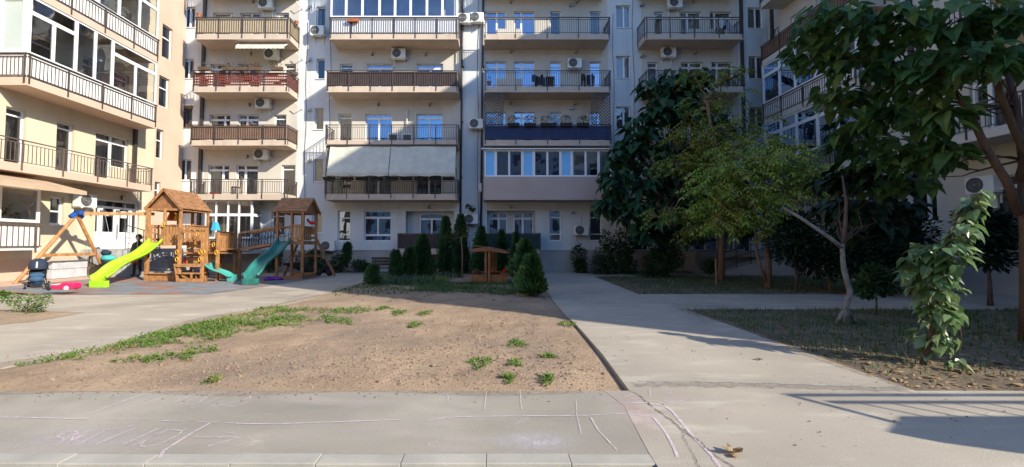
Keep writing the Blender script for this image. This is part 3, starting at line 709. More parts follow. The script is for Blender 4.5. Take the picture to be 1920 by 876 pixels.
def balcony(bld, W, a0, a1, zb, zt, zr, depth, label=None, rail=True, posts=1.15, slabm=slab_mat, cloth=None, cloth_name='windbreak', gap=.115, sides=(True, True), rail_mat=iron, wood_infill=None, back=.04):
    m = MB(); W.box(m, a0, a1, zb, zt, -depth, back)
    o = m.build('balcony', slabm, bld)
    if label: o['label'] = label
    runs = [((a0-.0, -depth-.014), (a1+.0, -depth-.014))]
    if sides[0]: runs.append(((a0-.014, -depth+.02), (a0-.014, -.03)))
    if sides[1]: runs.append(((a1+.014, -depth+.02), (a1+.014, -.03)))
    if rail:
        m = MB()
        for (pa, pd), (qa, qd) in runs:
            Lg = math.hypot(qa-pa, qd-pd); ua, ud = (qa-pa)/Lg, (qd-pd)/Lg
            def bx(s0, s1, z0, z1, w):
                ca, cd = -ud*w/2, ua*w/2
                P4 = [(pa+ua*s0+ca, pd+ud*s0+cd), (pa+ua*s1+ca, pd+ud*s1+cd), (pa+ua*s1-ca, pd+ud*s1-cd), (pa+ua*s0-ca, pd+ud*s0-cd)]
                m.hexa([W.p(a, z0, d) for a, d in P4]+[W.p(a, z1, d) for a, d in P4])
            bx(0, Lg, zr-.035, zr, .05); bx(0, Lg, zr-.135, zr-.115, .022); bx(0, Lg, zt+.05, zt+.072, .022)
            n = max(1, round(Lg/posts))
            for i in range(n+1):
                s = min(max(Lg*i/n, .06), Lg-.06); bx(s-.02, s+.02, zb+.07, zr-.035, .034)
            k = int(Lg/gap)
            for i in range(1, k): bx(Lg*i/k-.0085, Lg*i/k+.0085, zt+.06, zr-.115, .017)
        m.build('railing', rail_mat, o)
    if cloth:
        m = MB(); zc0, zc1 = zt+.03, zr-.05
        W.box(m, a0+.03, a1-.03, zc0, zc1, -depth+.012, -depth+.022)
        if sides[0]: W.box(m, a0+.012, a0+.022, zc0, zc1, -depth+.03, -.04)
        if sides[1]: W.box(m, a1-.022, a1-.012, zc0, zc1, -depth+.03, -.04)
        m.build(cloth_name, cloth, o)
    if wood_infill:
        m = MB()
        for k in range(5):
            z = zt+.07+k*(zr-zt-.2)/4.6
            W.box(m, a0+.02, a1-.02, z, z+.085, -depth+.012, -depth+.03)
            if sides[1]: W.box(m, a1-.03, a1-.012, z, z+.085, -depth+.04, -.04)
        q = random.Random(3)
        for _ in range(34):
            a = q.uniform(a0+.05, a1-.3); k = q.randint(0, 4); z = zt+.07+k*(zr-zt-.2)/4.6
            W.box(m, a, a+q.choice((.05, .3, .42)), z+.085, min(zr-.13, z+.05+(zr-zt-.2)/4.6-.05), -depth+.034, -depth+.044)
        m.build('trellis', wood_infill, o)
    return o
FW = Wall((0, 22.7, 0), (1, 0, 0), (0, 1, 0)); YW, YB = 22.7, 21.5
DEP = YW-YB
def fr(x0, x1, y0, y1):
    p, q = on_y(x0, y1, YW), on_y(x1, y0, YW); return (p.x, q.x, p.z, q.z)
def fx(x): return on_y(x, 300, YW).x
def fz(y): return on_y(920, y, YW).z
def bx_(x, y=300): return on_y(x, y, YB).x
def bz_(y): return on_y(920, y, YB).z
LV = {5: dict(b=bz_(-26), t=bz_(-36), r=bz_(-67)), 4: dict(b=bz_(74), t=bz_(64), r=bz_(32.5)), 3: dict(b=bz_(173), t=bz_(162.5), r=bz_(132.5)), 2: dict(b=bz_(273), t=bz_(263), r=bz_(234)), 1: dict(b=bz_(375), t=bz_(364), r=bz_(336))}
TOP = 19.5
FRONT = thing('apartment_building', 'long white apartment block facing the camera with iron balconies on every floor', 'building', (0, 22.7, 0))
def door_r(x0, x1, ytop, lev): a = fr(x0, x1, ytop+10, ytop); return (a[0], a[1], LV[lev]['t']+.03, a[3])
GS, GP = glass_sky, glass
# --- corner segment left of the first balconies
for i, (x0, x1, y0, y1, fm, cu) in enumerate([(342.6, 366.5, 12.6, 51.5, upvc, None), (339.5, 364, 110.5, 147, upvc, grey_curtain), (333, 361, 204, 239, brown_upvc, grey_curtain), (331.5, 359, 299, 338, upvc, grey_curtain)]):
    r = fr(x0, x1, y0, y1); o = window(FRONT, FW, L_V2(r), GP, cu, fm, sill=True)
    if i == 2:
        m = MB(); FW.box(m, r[0]-.02, r[1]+.02, r[3]-.02, r[3]+.16, -.03, .1); m.build('shutter_box', brown_upvc, o)
# --- bay A
sy = {4: 52, 3: 147, 2: 242, 1: 338}
for lev, yt, dw, wd, t1 in [(4, 14, (400, 424.5, 437), (451, 464, 488), (518.5, 542)), (3, 110, (395, 419, 433), (447, 461, 487), (533.6, 555)), (2, 205, (393, 418, 432), (447, 460, 485), (514.5, 537)), (1, 299.5, (391, 417, 430), (443.5, 459, 484), (528.5, 554))]:
    s = fz(sy[lev])
    window(FRONT, FW, L_DW(door_r(dw[0], dw[2], yt, lev), fx(dw[1]), s), GP, curtain_mat if lev in (1, 3) else grey_curtain)
    window(FRONT, FW, L_DW(door_r(wd[0], wd[2], yt, lev), fx(wd[1]), s, flip=True), GP, curtain_mat if lev != 2 else grey_curtain)
    window(FRONT, FW, L_T1(door_r(t1[0], t1[1], yt, lev), .86), GP, curtain_mat if lev != 1 else grey_curtain)
window(FRONT, FW, L_T1(fr(508.5, 534, 396, 441), .78), GS, curtain_mat, sill=True)
window(FRONT, FW, L_V2(fr(585, 604.5, 397, 437), (1,)), GP, grey_curtain, sill=True)
# --- narrow windows between A and B
for x0, x1, y0, y1, gm, cu in [(593, 610.5, 12.5, 49, GP, None), (593, 609.3, 110, 148, GP, None), (589.5, 607, 202.5, 243, GP, grey_curtain), (587, 606, 298.5, 341, GP, grey_curtain)]:
    r = fr(x0, x1, y0, y1); window(FRONT, FW, [(r, gridpanes(r, (1,), (1,), .05))], gm, cu, sill=True)
# --- bay B
for lev, yt, t1, a, b_, gm in [(4, 14, (640, 663), (690, 738), (784, 832), GP), (3, 109.5, (638, 661.5), (688, 736), (782, 831), GS), (2, 203.5, (635, 660), (685.5, 735), (781, 830), GS), (1, 299, (634, 659), (684, 734), (780, 829), GP)]:
    window(FRONT, FW, L_T1(door_r(*t1, yt, lev), .87), GP, grey_curtain)
    window(FRONT, FW, L_T2(door_r(*a, yt, lev), .86), gm, blue_curtain if lev == 2 else curtain_mat, cfull=lev != 3)
    window(FRONT, FW, L_T2(door_r(*b_, yt, lev), .86), gm, blue_curtain if lev == 2 else (blind_mat if lev == 4 else None))
window(FRONT, FW, L_B1(fr(632.5, 657.5, 395, 452.5)), GS, curtain_mat)
window(FRONT, FW, L_B2(fr(682, 733.4, 395, 452.5)), GS, grey_curtain)
gl_zt = on_y(920, 469, YB).z
nb = fr(760, 851, 396, 480); nb = (nb[0], nb[1], gl_zt-.02, nb[3])
FW.holes.append(nb)
NB = Wall((0, YW+.55, 0), (1, 0, 0), (0, 1, 0))
xdoor = (on_y(787, 420, YW+.55).x, on_y(832, 420, YW+.55).x)
window(FRONT, NB, L_T2((xdoor[0], xdoor[1], gl_zt+.04, nb[3]-.09), .84), GS, blind_mat, dep=.0, hole=True)
# --- bay C
for lev, yt in [(4, 11), (3, 105.5), (2, 200), (1, 296)]:
    s = fz({4: 54, 3: 148, 2: 243, 1: 338}[lev]); gm = GS if lev in (3, 2) else GP
    window(FRONT, FW, L_DW(door_r(911, 948.5, yt, lev), fx(932), s), GS, None if lev != 3 else blue_curtain)
    window(FRONT, FW, L_DW(door_r(964, 1002.5, yt, lev), fx(978.5), s, flip=True), GS, grey_curtain if lev == 4 else None)
    window(FRONT, FW, L_T1(door_r(1031, 1052, yt, lev), .85), GP if lev == 2 else gm, blue_curtain if lev == 3 else None)
    window(FRONT, FW, L_T1(door_r(1105.5, 1127, yt, lev), .85), gm, blue_curtain if lev == 3 else None)
window(FRONT, FW, L_B1(fr(1030, 1052, 394, 452)), GS, grey_curtain)
window(FRONT, FW, L_B1(fr(1106.5, 1128, 394, 452)), GP, grey_curtain)
nc = fr(913, 1003, 395, 480); nc = (nc[0], nc[1], gl_zt-.02, nc[3]); FW.holes.append(nc)
def nx(x): return on_y(x, 420, YW+.55).x
window(FRONT, NB, L_DW((nx(916), nx(951), gl_zt+.04, nc[3]-.08), nx(935), gl_zt+.75), GS, grey_curtain, dep=.0)
window(FRONT, NB, L_DW((nx(963), nx(1000), gl_zt+.04, nc[3]-.08), nx(980), gl_zt+.75, flip=True), GS, curtain_mat, dep=.0)
# --- narrow windows between C and D and at the far right
for x0, x1, y0, y1 in [(1155, 1182, 10, 52), (1155.5, 1182, 105, 147), (1155.5, 1182, 200, 242), (1156, 1182, 296, 338), (1402.5, 1430, 14, 53), (1404.5, 1432, 105.5, 147), (1405, 1433, 201, 243), (1406, 1434, 297, 339)]:
    window(FRONT, FW, L_V2(fr(x0, x1, y0, y1), (1.25, 1)), GP, grey_curtain, sill=True)
# --- bay D
for lev, yt in [(4, 12), (3, 106.5), (2, 200.5), (1, 296)]:
    s = fz({4: 54, 3: 148, 2: 243, 1: 338}[lev]); o_ = 0 if lev == 4 else 2
    window(FRONT, FW, L_T1(door_r(*((1226, 1245) if lev == 4 else (1213.6, 1233)), yt, lev), .84), GP, None if lev == 4 else blue_curtain)
    window(FRONT, FW, L_DW(door_r(1275+o_, 1315+o_, yt, lev), fx(1295+o_), s), GP, curtain_mat if lev == 4 else grey_curtain)
    window(FRONT, FW, L_DW(door_r(1331+o_*1.5, 1371+o_*1.5, yt, lev), fx(1347+o_*1.5), s, flip=True), GP, grey_curtain)
for x0, x1 in [(1192, 1216), (1300, 1347), (1356, 1398)]:
    r = fr(x0, x1, 395, 470); window(FRONT, FW, L_T2(r, .8) if x1-x0 > 30 else L_T1(r, .8), GS, blue_curtain if x0 > 1250 else grey_curtain)
# --- ground-floor bay of glass under the first balcony A
YG = YB+.25
ga0, ga1 = on_y(384, 420, YG).x, on_y(472, 420, YG).x
gz0, gz1, gzb = on_y(920, 447, YG).z, LV[1]['b']-.004, on_y(920, 476, YG).z
m = MB(); FW.box(m, ga0, ga1, gzb, gz0, YG-YW, .04); bayp = m.build('glazed_bay', M('bay_render', (.55, .50, .45), .9, scale=2), FRONT)
GB = Wall((0, YG, 0), (1, 0, 0), (0, 1, 0)); r = (ga0, ga1, gz0+.003, gz1)
zt_ = gz0+(gz1-gz0)*.62
m = MB(); mp = MB(); pn = gridpanes((ga0, ga1, gz0+.003, zt_), (1, 1.1, 1, 1.2), (1,), .07, .09)+gridpanes((ga0, ga1, zt_, gz1), (1, 1.1, 1, 1.2), (1,), .07, .09)
holed(m, GB, *r, pn, .0, .07)
for p in pn: mp.quad(GB.p(p[0], p[2], .03), GB.p(p[1], p[2], .03), GB.p(p[1], p[3], .03), GB.p(p[0], p[3], .03))
GS_ = Wall((ga1, YG+.07, 0), (0, 1, 0), (-1, 0, 0)); w_ = YW-YG-.07
pn2 = gridpanes((0, w_, gz0+.003, zt_), (1,), (1,), .07)+gridpanes((0, w_, zt_, gz1), (1,), (1,), .07)
holed(m, GS_, 0, w_, gz0+.003, gz1, pn2, .0, .07)
for p in pn2: mp.quad(GS_.p(p[0], p[2], .03), GS_.p(p[1], p[2], .03), GS_.p(p[1], p[3], .03), GS_.p(p[0], p[3], .03))
o = m.build('window_frame', upvc, bayp); pieces(mp, 'pane', glass, bayp, fix=False)
m = MB()
for k in range(40):
    aa, bb = ga0+.08+(ga1-ga0-.16)*k/40, ga0+.08+(ga1-ga0-.16)*(k+1)/40
    if k % 10 in (3, 4): continue
    m.quad(GB.p(aa, gz0+.05, .2+.02*math.sin(k*1.9)), GB.p(bb, gz0+.05, .2+.02*math.sin((k+1)*1.9)), GB.p(bb, zt_, .2+.02*math.sin((k+1)*1.9)), GB.p(aa, zt_, .2+.02*math.sin(k*1.9)))
m.build('curtain', grey_curtain, bayp, fix=False)
m = MB()
for z in (gzb+.1, gz0-.06): m.box(ga0, ga1+.02, YG-.035, YG-.012, z, z+.03)
k = int((ga1-ga0)/.12)
for i in range(k+1): x = ga0+(ga1-ga0)*i/k; m.box(x-.008, x+.008, YG-.03, YG-.014, gzb+.12, gz0-.05)
m.build('railing', iron, bayp)
# --- balconies of the front block
A0, A1, B0, B1, C0, C1, D0, D1 = bx_(359), bx_(537), bx_(614), bx_(858.5), bx_(907.5), bx_(1146.5), bx_(1214), bx_(1400)
def lv(k): return LV[k]['b'], LV[k]['t'], LV[k]['r']
for lev in (5,):
    for a, b_ in ((A0, A1), (B0, B1), (C0, C1), (D0, D1)): balcony(FRONT, FW, a, b_, *lv(lev), DEP)
balcony(FRONT, FW, A0, A1, *lv(4), DEP, 'balcony screened with faded beige cloth', cloth=beige_reed)
balcony(FRONT, FW, A0-.06, A1, *lv(3), DEP, 'balcony with a red wooden trellis', wood_infill=red_wood)
balcony(FRONT, FW, A0-.1, A1, *lv(2), DEP, 'balcony screened with brown reed', cloth=brown_reed)
balcony(FRONT, FW, A0-.05, A1+.02, *lv(1), DEP)
ob4 = balcony(FRONT, FW, B0, B1, *lv(4), DEP, 'glazed balcony with a white infill behind the railing', cloth=pvc_sheet, cloth_name='infill_panel')
balcony(FRONT, FW, B0-.1, B1, *lv(3), DEP, 'balcony screened with dark brown cloth', cloth=brown_reed.copy() if False else dark_cloth)
balcony(FRONT, FW, B0-.12, B1, *lv(2), DEP)
ob1 = balcony(FRONT, FW, B0-.12, B1-.03, *lv(1), DEP)
balcony(FRONT, FW, C0, C1, *lv(4), DEP, sides=(False, True), posts=1.5)
balcony(FRONT, FW, C0, C1, *lv(3), DEP, sides=(False, True), posts=1.5)
ob2c = balcony(FRONT, FW, C0, C1, *lv(2), DEP, 'balcony screened with navy blue cloth', cloth=blue_cloth, sides=(False, True), posts=1.5)
balcony(FRONT, FW, D0, D1, *lv(4), DEP); balcony(FRONT, FW, D0+.05, D1, *lv(3), DEP); balcony(FRONT, FW, D0, D1, *lv(2), DEP); balcony(FRONT, FW, D0, D1, *lv(1), DEP)
# glazing of the fourth-floor balcony B
def glazing(par, Wf, a0, a1, z0, z1, cols, rows=(1,), gm=glass, fw=.09, mid=.12, d=.0, frame=upvc, solid=None, name='window_frame'):
    m = MB(); mp = MB(); ms = MB(); pn = gridpanes((a0, a1, z0, z1), cols, rows, fw, mid)
    holed(m, Wf, a0, a1, z0, z1, pn, d, d+.07)
    for i, p in enumerate(pn):
        t = ms if solid and (i//len(rows)) in solid else mp
        t.quad(Wf.p(p[0]-.005, p[2]-.005, d+.03), Wf.p(p[1]+.005, p[2]-.005, d+.03), Wf.p(p[1]+.005, p[3]+.005, d+.03), Wf.p(p[0]-.005, p[3]+.005, d+.03))
    m.build(name, frame, par); mp.build('pane', gm, par, fix=False)
    return ms
BW = Wall((0, YB+.03, 0), (1, 0, 0), (0, 1, 0))
glazing(ob4, BW, B0+.02, B1-.02, LV[4]['r']+.004, LV[5]['b']-.01, (1, 1.05, 1.1, 1, 1, 1.05, 1, 1), gm=glass_mid)
m = MB()
for s0, s1 in ((0, .11), (.23, .3), (.52, .63), (.9, 1)):
    for k in range(14):
        aa, bb = B0+.05+(B1-B0-.1)*(s0+(s1-s0)*k/14), B0+.05+(B1-B0-.1)*(s0+(s1-s0)*(k+1)/14)
        m.quad(BW.p(aa, LV[4]['r'], .25+.03*math.sin(k*1.8)), BW.p(bb, LV[4]['r'], .25+.03*math.sin(k*1.8+1.8)), BW.p(bb, LV[5]['b'], .25+.03*math.sin(k*1.8+1.8)), BW.p(aa, LV[5]['b'], .25+.03*math.sin(k*1.8)))
m.build('curtain', curtain_mat, ob4, fix=False)
# enclosed first-floor balcony C: mauve parapet, glazing with bright blue panels
zc0, zc1, zc2 = bz_(375), bz_(331.5), bz_(281)
m = MB(); m.box(C0-.02, C1+.05, YB-.03, YW+.04, zc0, zc0+.2); m.box(C0-.02, C1+.05, YB-.03, YB+.12, zc0+.2, zc1); m.box(C1-.07, C1+.05, YB+.12, YW, zc0+.2, zc1); m.box(C0-.02, C0+.1, YB+.12, YW, zc0+.2, zc1)
oc = m.build('enclosed_balcony', mauve_wall, FRONT); oc['label'] = 'enclosed balcony with a mauve parapet and bright blue panels'
ms = glazing(oc, BW, C0+.02, C1, zc1+.003, zc2, (.8, 1.9, .8, 1.9, .8, 1.9, .9), gm=glass_mid, fw=.08, mid=.14, solid=(0, 2, 4))
pieces(ms, 'panel', blue_panel, oc, fix=False)
m = MB()
for k in range(3):                                                   # the sliding sashes' middle stiles and net curtains
    tot = 9.0; s0 = [.8, 3.5, 6.2][k]; xa_ = C0+.02+(C1-C0)*s0/tot; xb_ = xa_+(C1-C0)*1.9/tot; xm = (xa_+xb_)/2
    m.box(xm-.05, xm+.05, YB+.02, YB+.085, zc1+.06, zc2-.06)
pieces(m, 'sash', upvc, oc)
m = MB()
for k in range(110):
    aa, bb = C0+.1+(C1-C0-2.2)*k/110, C0+.1+(C1-C0-2.2)*(k+1)/110
    m.quad(BW.p(aa, zc1, .2+.03*math.sin(k*1.3)), BW.p(bb, zc1, .2+.03*math.sin((k+1)*1.3)), BW.p(bb, zc2, .2+.03*math.sin((k+1)*1.3)), BW.p(aa, zc2, .2+.03*math.sin(k*1.3)))
m.build('curtain', deep_curtain, oc, fix=False)
m = MB(); m.box(C0-.15, C1+.1, YB-.18, YB+.1, zc2+.003, zc2+.05); m.build('eave_strip', upvc, oc)
# ground-floor balconies B and C
gb0, gb1 = on_y(746, 440, YB+.2).x, on_y(856, 440, YB+.2).x
Dg = 1.0
balcony(FRONT, FW, gb0, gb1, on_y(920, 477, YB+.2).z, on_y(920, 467, YB+.2).z, on_y(920, 437.5, YB+.2).z, Dg, 'low balcony screened with dark brown cloth', cloth=dark_cloth)
gc0, gc1 = on_y(908, 440, YB+.2).x, on_y(1013, 440, YB+.2).x
balcony(FRONT, FW, gc0, gc1, on_y(920, 475, YB+.2).z, on_y(920, 468, YB+.2).z, on_y(920, 437, YB+.2).z, Dg, 'low balcony screened with dark green cloth', cloth=green_cloth)
# --- drainpipes, expansion strip, plinth
m = None
for px in (868.5, 907):
    a, b_ = on_y(px, 0, YW-.06), on_y(px-6.2, 505, YW-.06)
    mm = MB(); mm.tube([V((a.x-.0, YW-.075, TOP)), V((b_.x+.0, YW-.075, .05))], .055, 8)
    for z in range(2, 19, 3): mm.box(a.x+(b_.x-a.x)*(1-z/14.)-.075, a.x+(b_.x-a.x)*(1-z/14.)+.075, YW-.14, YW+.0, z, z+.04)
    mm.build('drainpipe', pipe_mat, FRONT, smooth=True)
for px, z0 in ((381, 0.3), (1392, .3)):
    x = on_y(px, 170, YW).x; mm = MB(); mm.box(x-.075, x+.075, YW-.12, YW-.0, z0, TOP); mm.build('drainpipe', pipe_mat, FRONT)
mm = MB(); xs_ = fx(896)
for k in range(9): mm.tube([V((xs_+.05*math.sin(k*2), YW-.02, 15-k*1.7)), V((xs_+.05*math.sin(k*2+2), YW-.02, 15-(k+1)*1.7))], .012, 5)
mm.build('cable', pipe_mat, FRONT)
pz = fz(470)
for cx_, z0_, z1_ in ((572, 13.5, 3.0), (617, 14.5, 6.2), (1190, 15, 1.2), (1152, 14, 3.5), (1398, 15, 2)):
    mm = MB(); xx_ = fx(cx_); q_ = [V((xx_+.04*math.sin(k*1.7+cx_), YW-.015, z0_+(z1_-z0_)*k/9)) for k in range(10)]; mm.tube(q_, .011, 5); mm.build('cable', pipe_mat, FRONT)
def fmat(a, z):
    if z < pz: return 2
    for p, q in ((fx(384), fx(556)), (fx(618), fx(862)), (fx(909), fx(1142)), (fx(1206), fx(1389))):
        if p < a < q and z > fz(380): return 1
    return 0
cuts = [(fx(x)-1e-4, fx(x)+1e-4, 50, 51) for x in (384, 556, 618, 862, 909, 1142, 1206, 1389)] + [(0, 1, 60, 61)]
m = MB(); hs = FW.holes + [(fx(x), fx(x), fz(380), pz) for x in (384, 556, 618, 862, 909, 1142, 1206, 1389)]
holed(m, FW, -16.7, 16.2, -.15, TOP, hs, 0, .25, False, fmat)
wl = m.build('wall', [white_wall, cream_wall, plinth_mat], FRONT, fix=False)
m = MB(); holed(m, NB, nb[0]-.1, nc[1]+.1, gl_zt-.1, nb[3]+.1, NB.holes, 0, .2, False); m.build('niche_wall', white_wall, FRONT, fix=False)
m = MB()
for h in (nb, nc):
    for a in (h[0], h[1]): m.quad(FW.p(a, h[2], .25), FW.p(a, h[3], .25), FW.p(a, h[3], .552), FW.p(a, h[2], .552))
    for z in (h[2], h[3]): m.quad(FW.p(h[0], z, .25), FW.p(h[1], z, .25), FW.p(h[1], z, .552), FW.p(h[0], z, .552))
m.build('niche_reveal', white_wall, FRONT, fix=False)
m = MB(); m.box(-16.7, 16.2, YW-.035, YW+.02, pz-.012, pz+.03); m.build('plinth_ledge', plinth_mat, FRONT)
m = MB(); m.quad((-17, YW+1.1, -.1), (17, YW+1.1, -.1), (17, YW+1.1, TOP), (-17, YW+1.1, TOP))
for k in range(1, 7): z = LV[1]['t']+(k-1)*2.69-.1; m.quad((-17, YW+.25, z), (17, YW+.25, z), (17, YW+1.1, z), (-17, YW+1.1, z))
m.quad((-17, YW+.25, TOP), (17, YW+.25, TOP), (17, YW+1.1, TOP), (-17, YW+1.1, TOP))
m.build('interior', room_mat, FRONT, fix=False)
# white lattices at both ends of balcony C, second floor; lattice and frame at balcony B, first floor
def lattice(W, a0, a1, z0, z1, d, mat, par, s=.16):
    m = MB(); t = .012
    W.box(m, a0, a0+.03, z0, z1, d, d+.03); W.box(m, a1-.03, a1, z0, z1, d, d+.03); W.box(m, a0+.03, a1-.03, z1-.03, z1, d, d+.03); W.box(m, a0+.03, a1-.03, z0, z0+.03, d, d+.03)
    w, h = a1-a0, z1-z0; k = -int(h/s)
    while k*s < w:
        x0 = k*s; pts = []
        lo, hi = max(0, -x0), min(h, w-x0)
        if hi > lo+.02:
            m.bar(W.p(a0+x0+lo, z0+lo, d+.01), W.p(a0+x0+hi, z0+hi, d+.01), .03, .008, up=W.N)
            m.bar(W.p(a1-x0-lo, z0+lo, d+.02), W.p(a1-x0-hi, z0+hi, d+.02), .03, .008, up=W.N)
        k += 1
    return m.build('lattice', mat, par)
l2 = LV[2]; zl1 = LV[3]['b']-.02
lattice(FW, C0+.02, bx_(944), l2['r']+.01, zl1, -DEP+.02, iron, ob2c); lattice(FW, bx_(1110), C1-.02, l2['r']+.01, zl1, -DEP+.02, iron, ob2c)
SWl = Wall((B0-.1, YB, 0), (0, 1, 0), (1, 0, 0))
lattice(SWl, .02, DEP-.05, LV[1]['r']+.01, LV[2]['b']-.02, 0, M('grey_lattice', (.34, .32, .29), .7), ob1)
# ================================================================== left-hand block (wall faces +X)
XL, XLB = -16.5, -15.4
LW = Wall((XL, 0, 0), (0, 1, 0), (-1, 0, 0))
LEFT = thing('apartment_building', 'peach and ivory apartment block on the left with white glazed balconies', 'building', (XL, 16, 0))
def lr(x0, x1, yt=None, yb=None, X=XL):
    p, q = on_x(x0, 300, X), on_x(x1, 300, X); return p.y, q.y
def lz(x, y, X=XL): return on_x(x, y, X).z
DL = XL*-1+XLB                                                       # balcony depth
lb = {1: 3.86, 2: 6.78, 3: 9.85, 4: 12.85}
y1_, y2_ = on_x(48, 200, XLB).y, on_x(294, 200, XLB).y
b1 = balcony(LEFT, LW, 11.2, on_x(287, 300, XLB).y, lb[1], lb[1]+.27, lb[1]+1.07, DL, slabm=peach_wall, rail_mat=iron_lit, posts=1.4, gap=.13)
for lev in (2, 3, 4):
    o = balcony(LEFT, LW, y1_, y2_, lb[lev], lb[lev]+.27, lb[lev]+1.09, DL, 'glazed balcony with a white infill behind the railing', slabm=peach_wall, cloth=pvc_sheet, cloth_name='infill_panel', posts=1.35, gap=.125)
    zt = lb[lev+1]-.01 if lev < 4 else lb[4]+3.0
    GLW = Wall((XLB-.03, 0, 0), (0, 1, 0), (-1, 0, 0)); z0 = lb[lev]+1.095
    m = MB(); mp = MB(); a0, a1 = y1_+.03, y2_-.03; Lw = a1-a0
    segs = [(0, .30, 'T'), (.30, .44, 'F'), (.44, .58, 'F'), (.58, 1.0, 'T')] if lev != 3 else [(0, .2, 'F'), (.2, .45, 'T'), (.45, .62, 'F'), (.62, 1.0, 'T')]
    pn = []
    for s0, s1, k in segs:
        r = (a0+Lw*s0, a0+Lw*s1, z0, zt)
        if k == 'F': pn += gridpanes(r, (1,), (1,), .055)
        else:
            zm = z0+(zt-z0)*.72; pn += gridpanes((r[0], r[1], z0, zm), (1, 1), (1,), .07, .11)+gridpanes((r[0], r[1], zm, zt), (1,), (1,), .07)
    holed(m, GLW, a0, a1, z0, zt, pn, 0, .07)
    for p in pn: mp.quad(GLW.p(p[0], p[2], .03), GLW.p(p[1], p[2], .03), GLW.p(p[1], p[3], .03), GLW.p(p[0], p[3], .03))
    EW = Wall((XL, y1_+.03, 0), (1, 0, 0), (0, 1, 0)); e1 = DL-.11
    pn2 = gridpanes((.02, e1, z0, zt), (1,), (1,), .16); m2 = MB()
    holed(m, EW, .02, e1, z0, zt, pn2, 0, .07); p = pn2[0]
    m2.quad(EW.p(p[0], p[2], .03), EW.p(p[1], p[2], .03), EW.p(p[1], p[3], .03), EW.p(p[0], p[3], .03))
    m.build('window_frame', upvc, o); mp.build('pane', glass, o, fix=False); m2.build('frosted_pane', glass_frost, o, fix=False)
    # clutter behind the glazing: curtain and a few drying things hung inside
    m = MB()
    for s0, s1 in ((.47, .56), (.86, .97)) if lev == 2 else ((.1, .19), (.5, .6)):
        k0 = 12
        for i in range(k0):
            aa, bb = a0+Lw*(s0+(s1-s0)*i/k0), a0+Lw*(s0+(s1-s0)*(i+1)/k0)
            m.quad(GLW.p(aa, z0, .25+.03*math.sin(i*1.7)), GLW.p(bb, z0, .25+.03*math.sin(i*1.7+1.7)), GLW.p(bb, z0+(zt-z0)*.6, .25+.03*math.sin(i*1.7+1.7)), GLW.p(aa, z0+(zt-z0)*.6, .25+.03*math.sin(i*1.7)))
    m.build('curtain', curtain_mat, o, fix=False)
# first-floor doors
for x0, x1, yt, lay in [(7, 46, (7, 197), 'T1'), (104, 137, (104, 225), 'T1'), (178, 241, (178, 245), 'T2')]:
    y0, y1 = lr(x0, x1); zt = lz(*yt); r = (y0, y1, lb[1]+.3, min(zt, lb[2]-.35))
    if lay == 'T1': window(LEFT, LW, L_T1(r, .88), glass, blind_mat, dep=.12)
    else: window(LEFT, LW, L_DW(r, (y0+y1)/2, lb[1]+1.0, .86), glass, curtain_mat, dep=.12)
# upper-floor doors behind the glazing
for lev in (2, 3):
    for s in (.2, .55, .8):
        a = y1_+(y2_-y1_)*s; window(LEFT, LW, L_T1((a, a+.85, lb[lev]+.3, lb[lev]+2.35), .85), glass, grey_curtain)
# ground floor: glazed balcony, small brown-shuttered window, entrance
zg0, zg1, zg2 = on_x(40, 466, XLB).z, on_x(40, 417, XLB).z, on_x(40, 349, XLB).z
ge = on_x(78, 400, XLB).y
m = MB(); LW.box(m, 9.5, ge, zg0-.06, zg0, -DL, .04); LW.box(m, 9.5, ge-.02, zg0, zg1-.004, -DL+.02, -DL+.05); LW.box(m, ge-.05, ge-.02, zg0, zg1-.004, -DL+.05, 0)
gl_ = m.build('glazed_balcony', pvc_sheet, LEFT); gl_['label'] = 'low glazed balcony at ground level with white infill panels'
GLW = Wall((XLB-.03, 0, 0), (0, 1, 0), (-1, 0, 0)); pn = gridpanes((9.5, ge-.02, zg1, zg2), (1, 1, 1, .95), (1,), .1, .13)
m = MB(); mp = MB(); holed(m, GLW, 9.5, ge-.02, zg1, zg2, pn, 0, .08); LW.box(m, ge-.09, ge-.02, zg1, zg2, -DL+.12, 0)
for p in pn: mp.quad(GLW.p(p[0], p[2], .03), GLW.p(p[1], p[2], .03), GLW.p(p[1], p[3], .03), GLW.p(p[0], p[3], .03))
m.build('window_frame', upvc, gl_); mp.build('pane', glass, gl_, fix=False)
m = MB(); xx = XLB+.02
for z in (zg0+.05, zg1-.1, zg1-.03): m.box(xx, xx+.03, 9.5, ge, z, z+.035)
y = 9.6
while y < ge: m.box(xx+.004, xx+.022, y-.009, y+.009, zg0+.05, zg1-.08); y += .165
m.box(xx-.002, xx+.036, ge-.2, ge-.16, zg0-.15, zg1)
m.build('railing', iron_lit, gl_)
y0, y1 = lr(98, 124); window(LEFT, LW, [((y0, y1, lz(98, 421), lz(98, 368)), gridpanes((y0, y1, lz(98, 421), lz(98, 368)), (1,), (.45, .5), .07))], glass, blind_mat, sill=True)
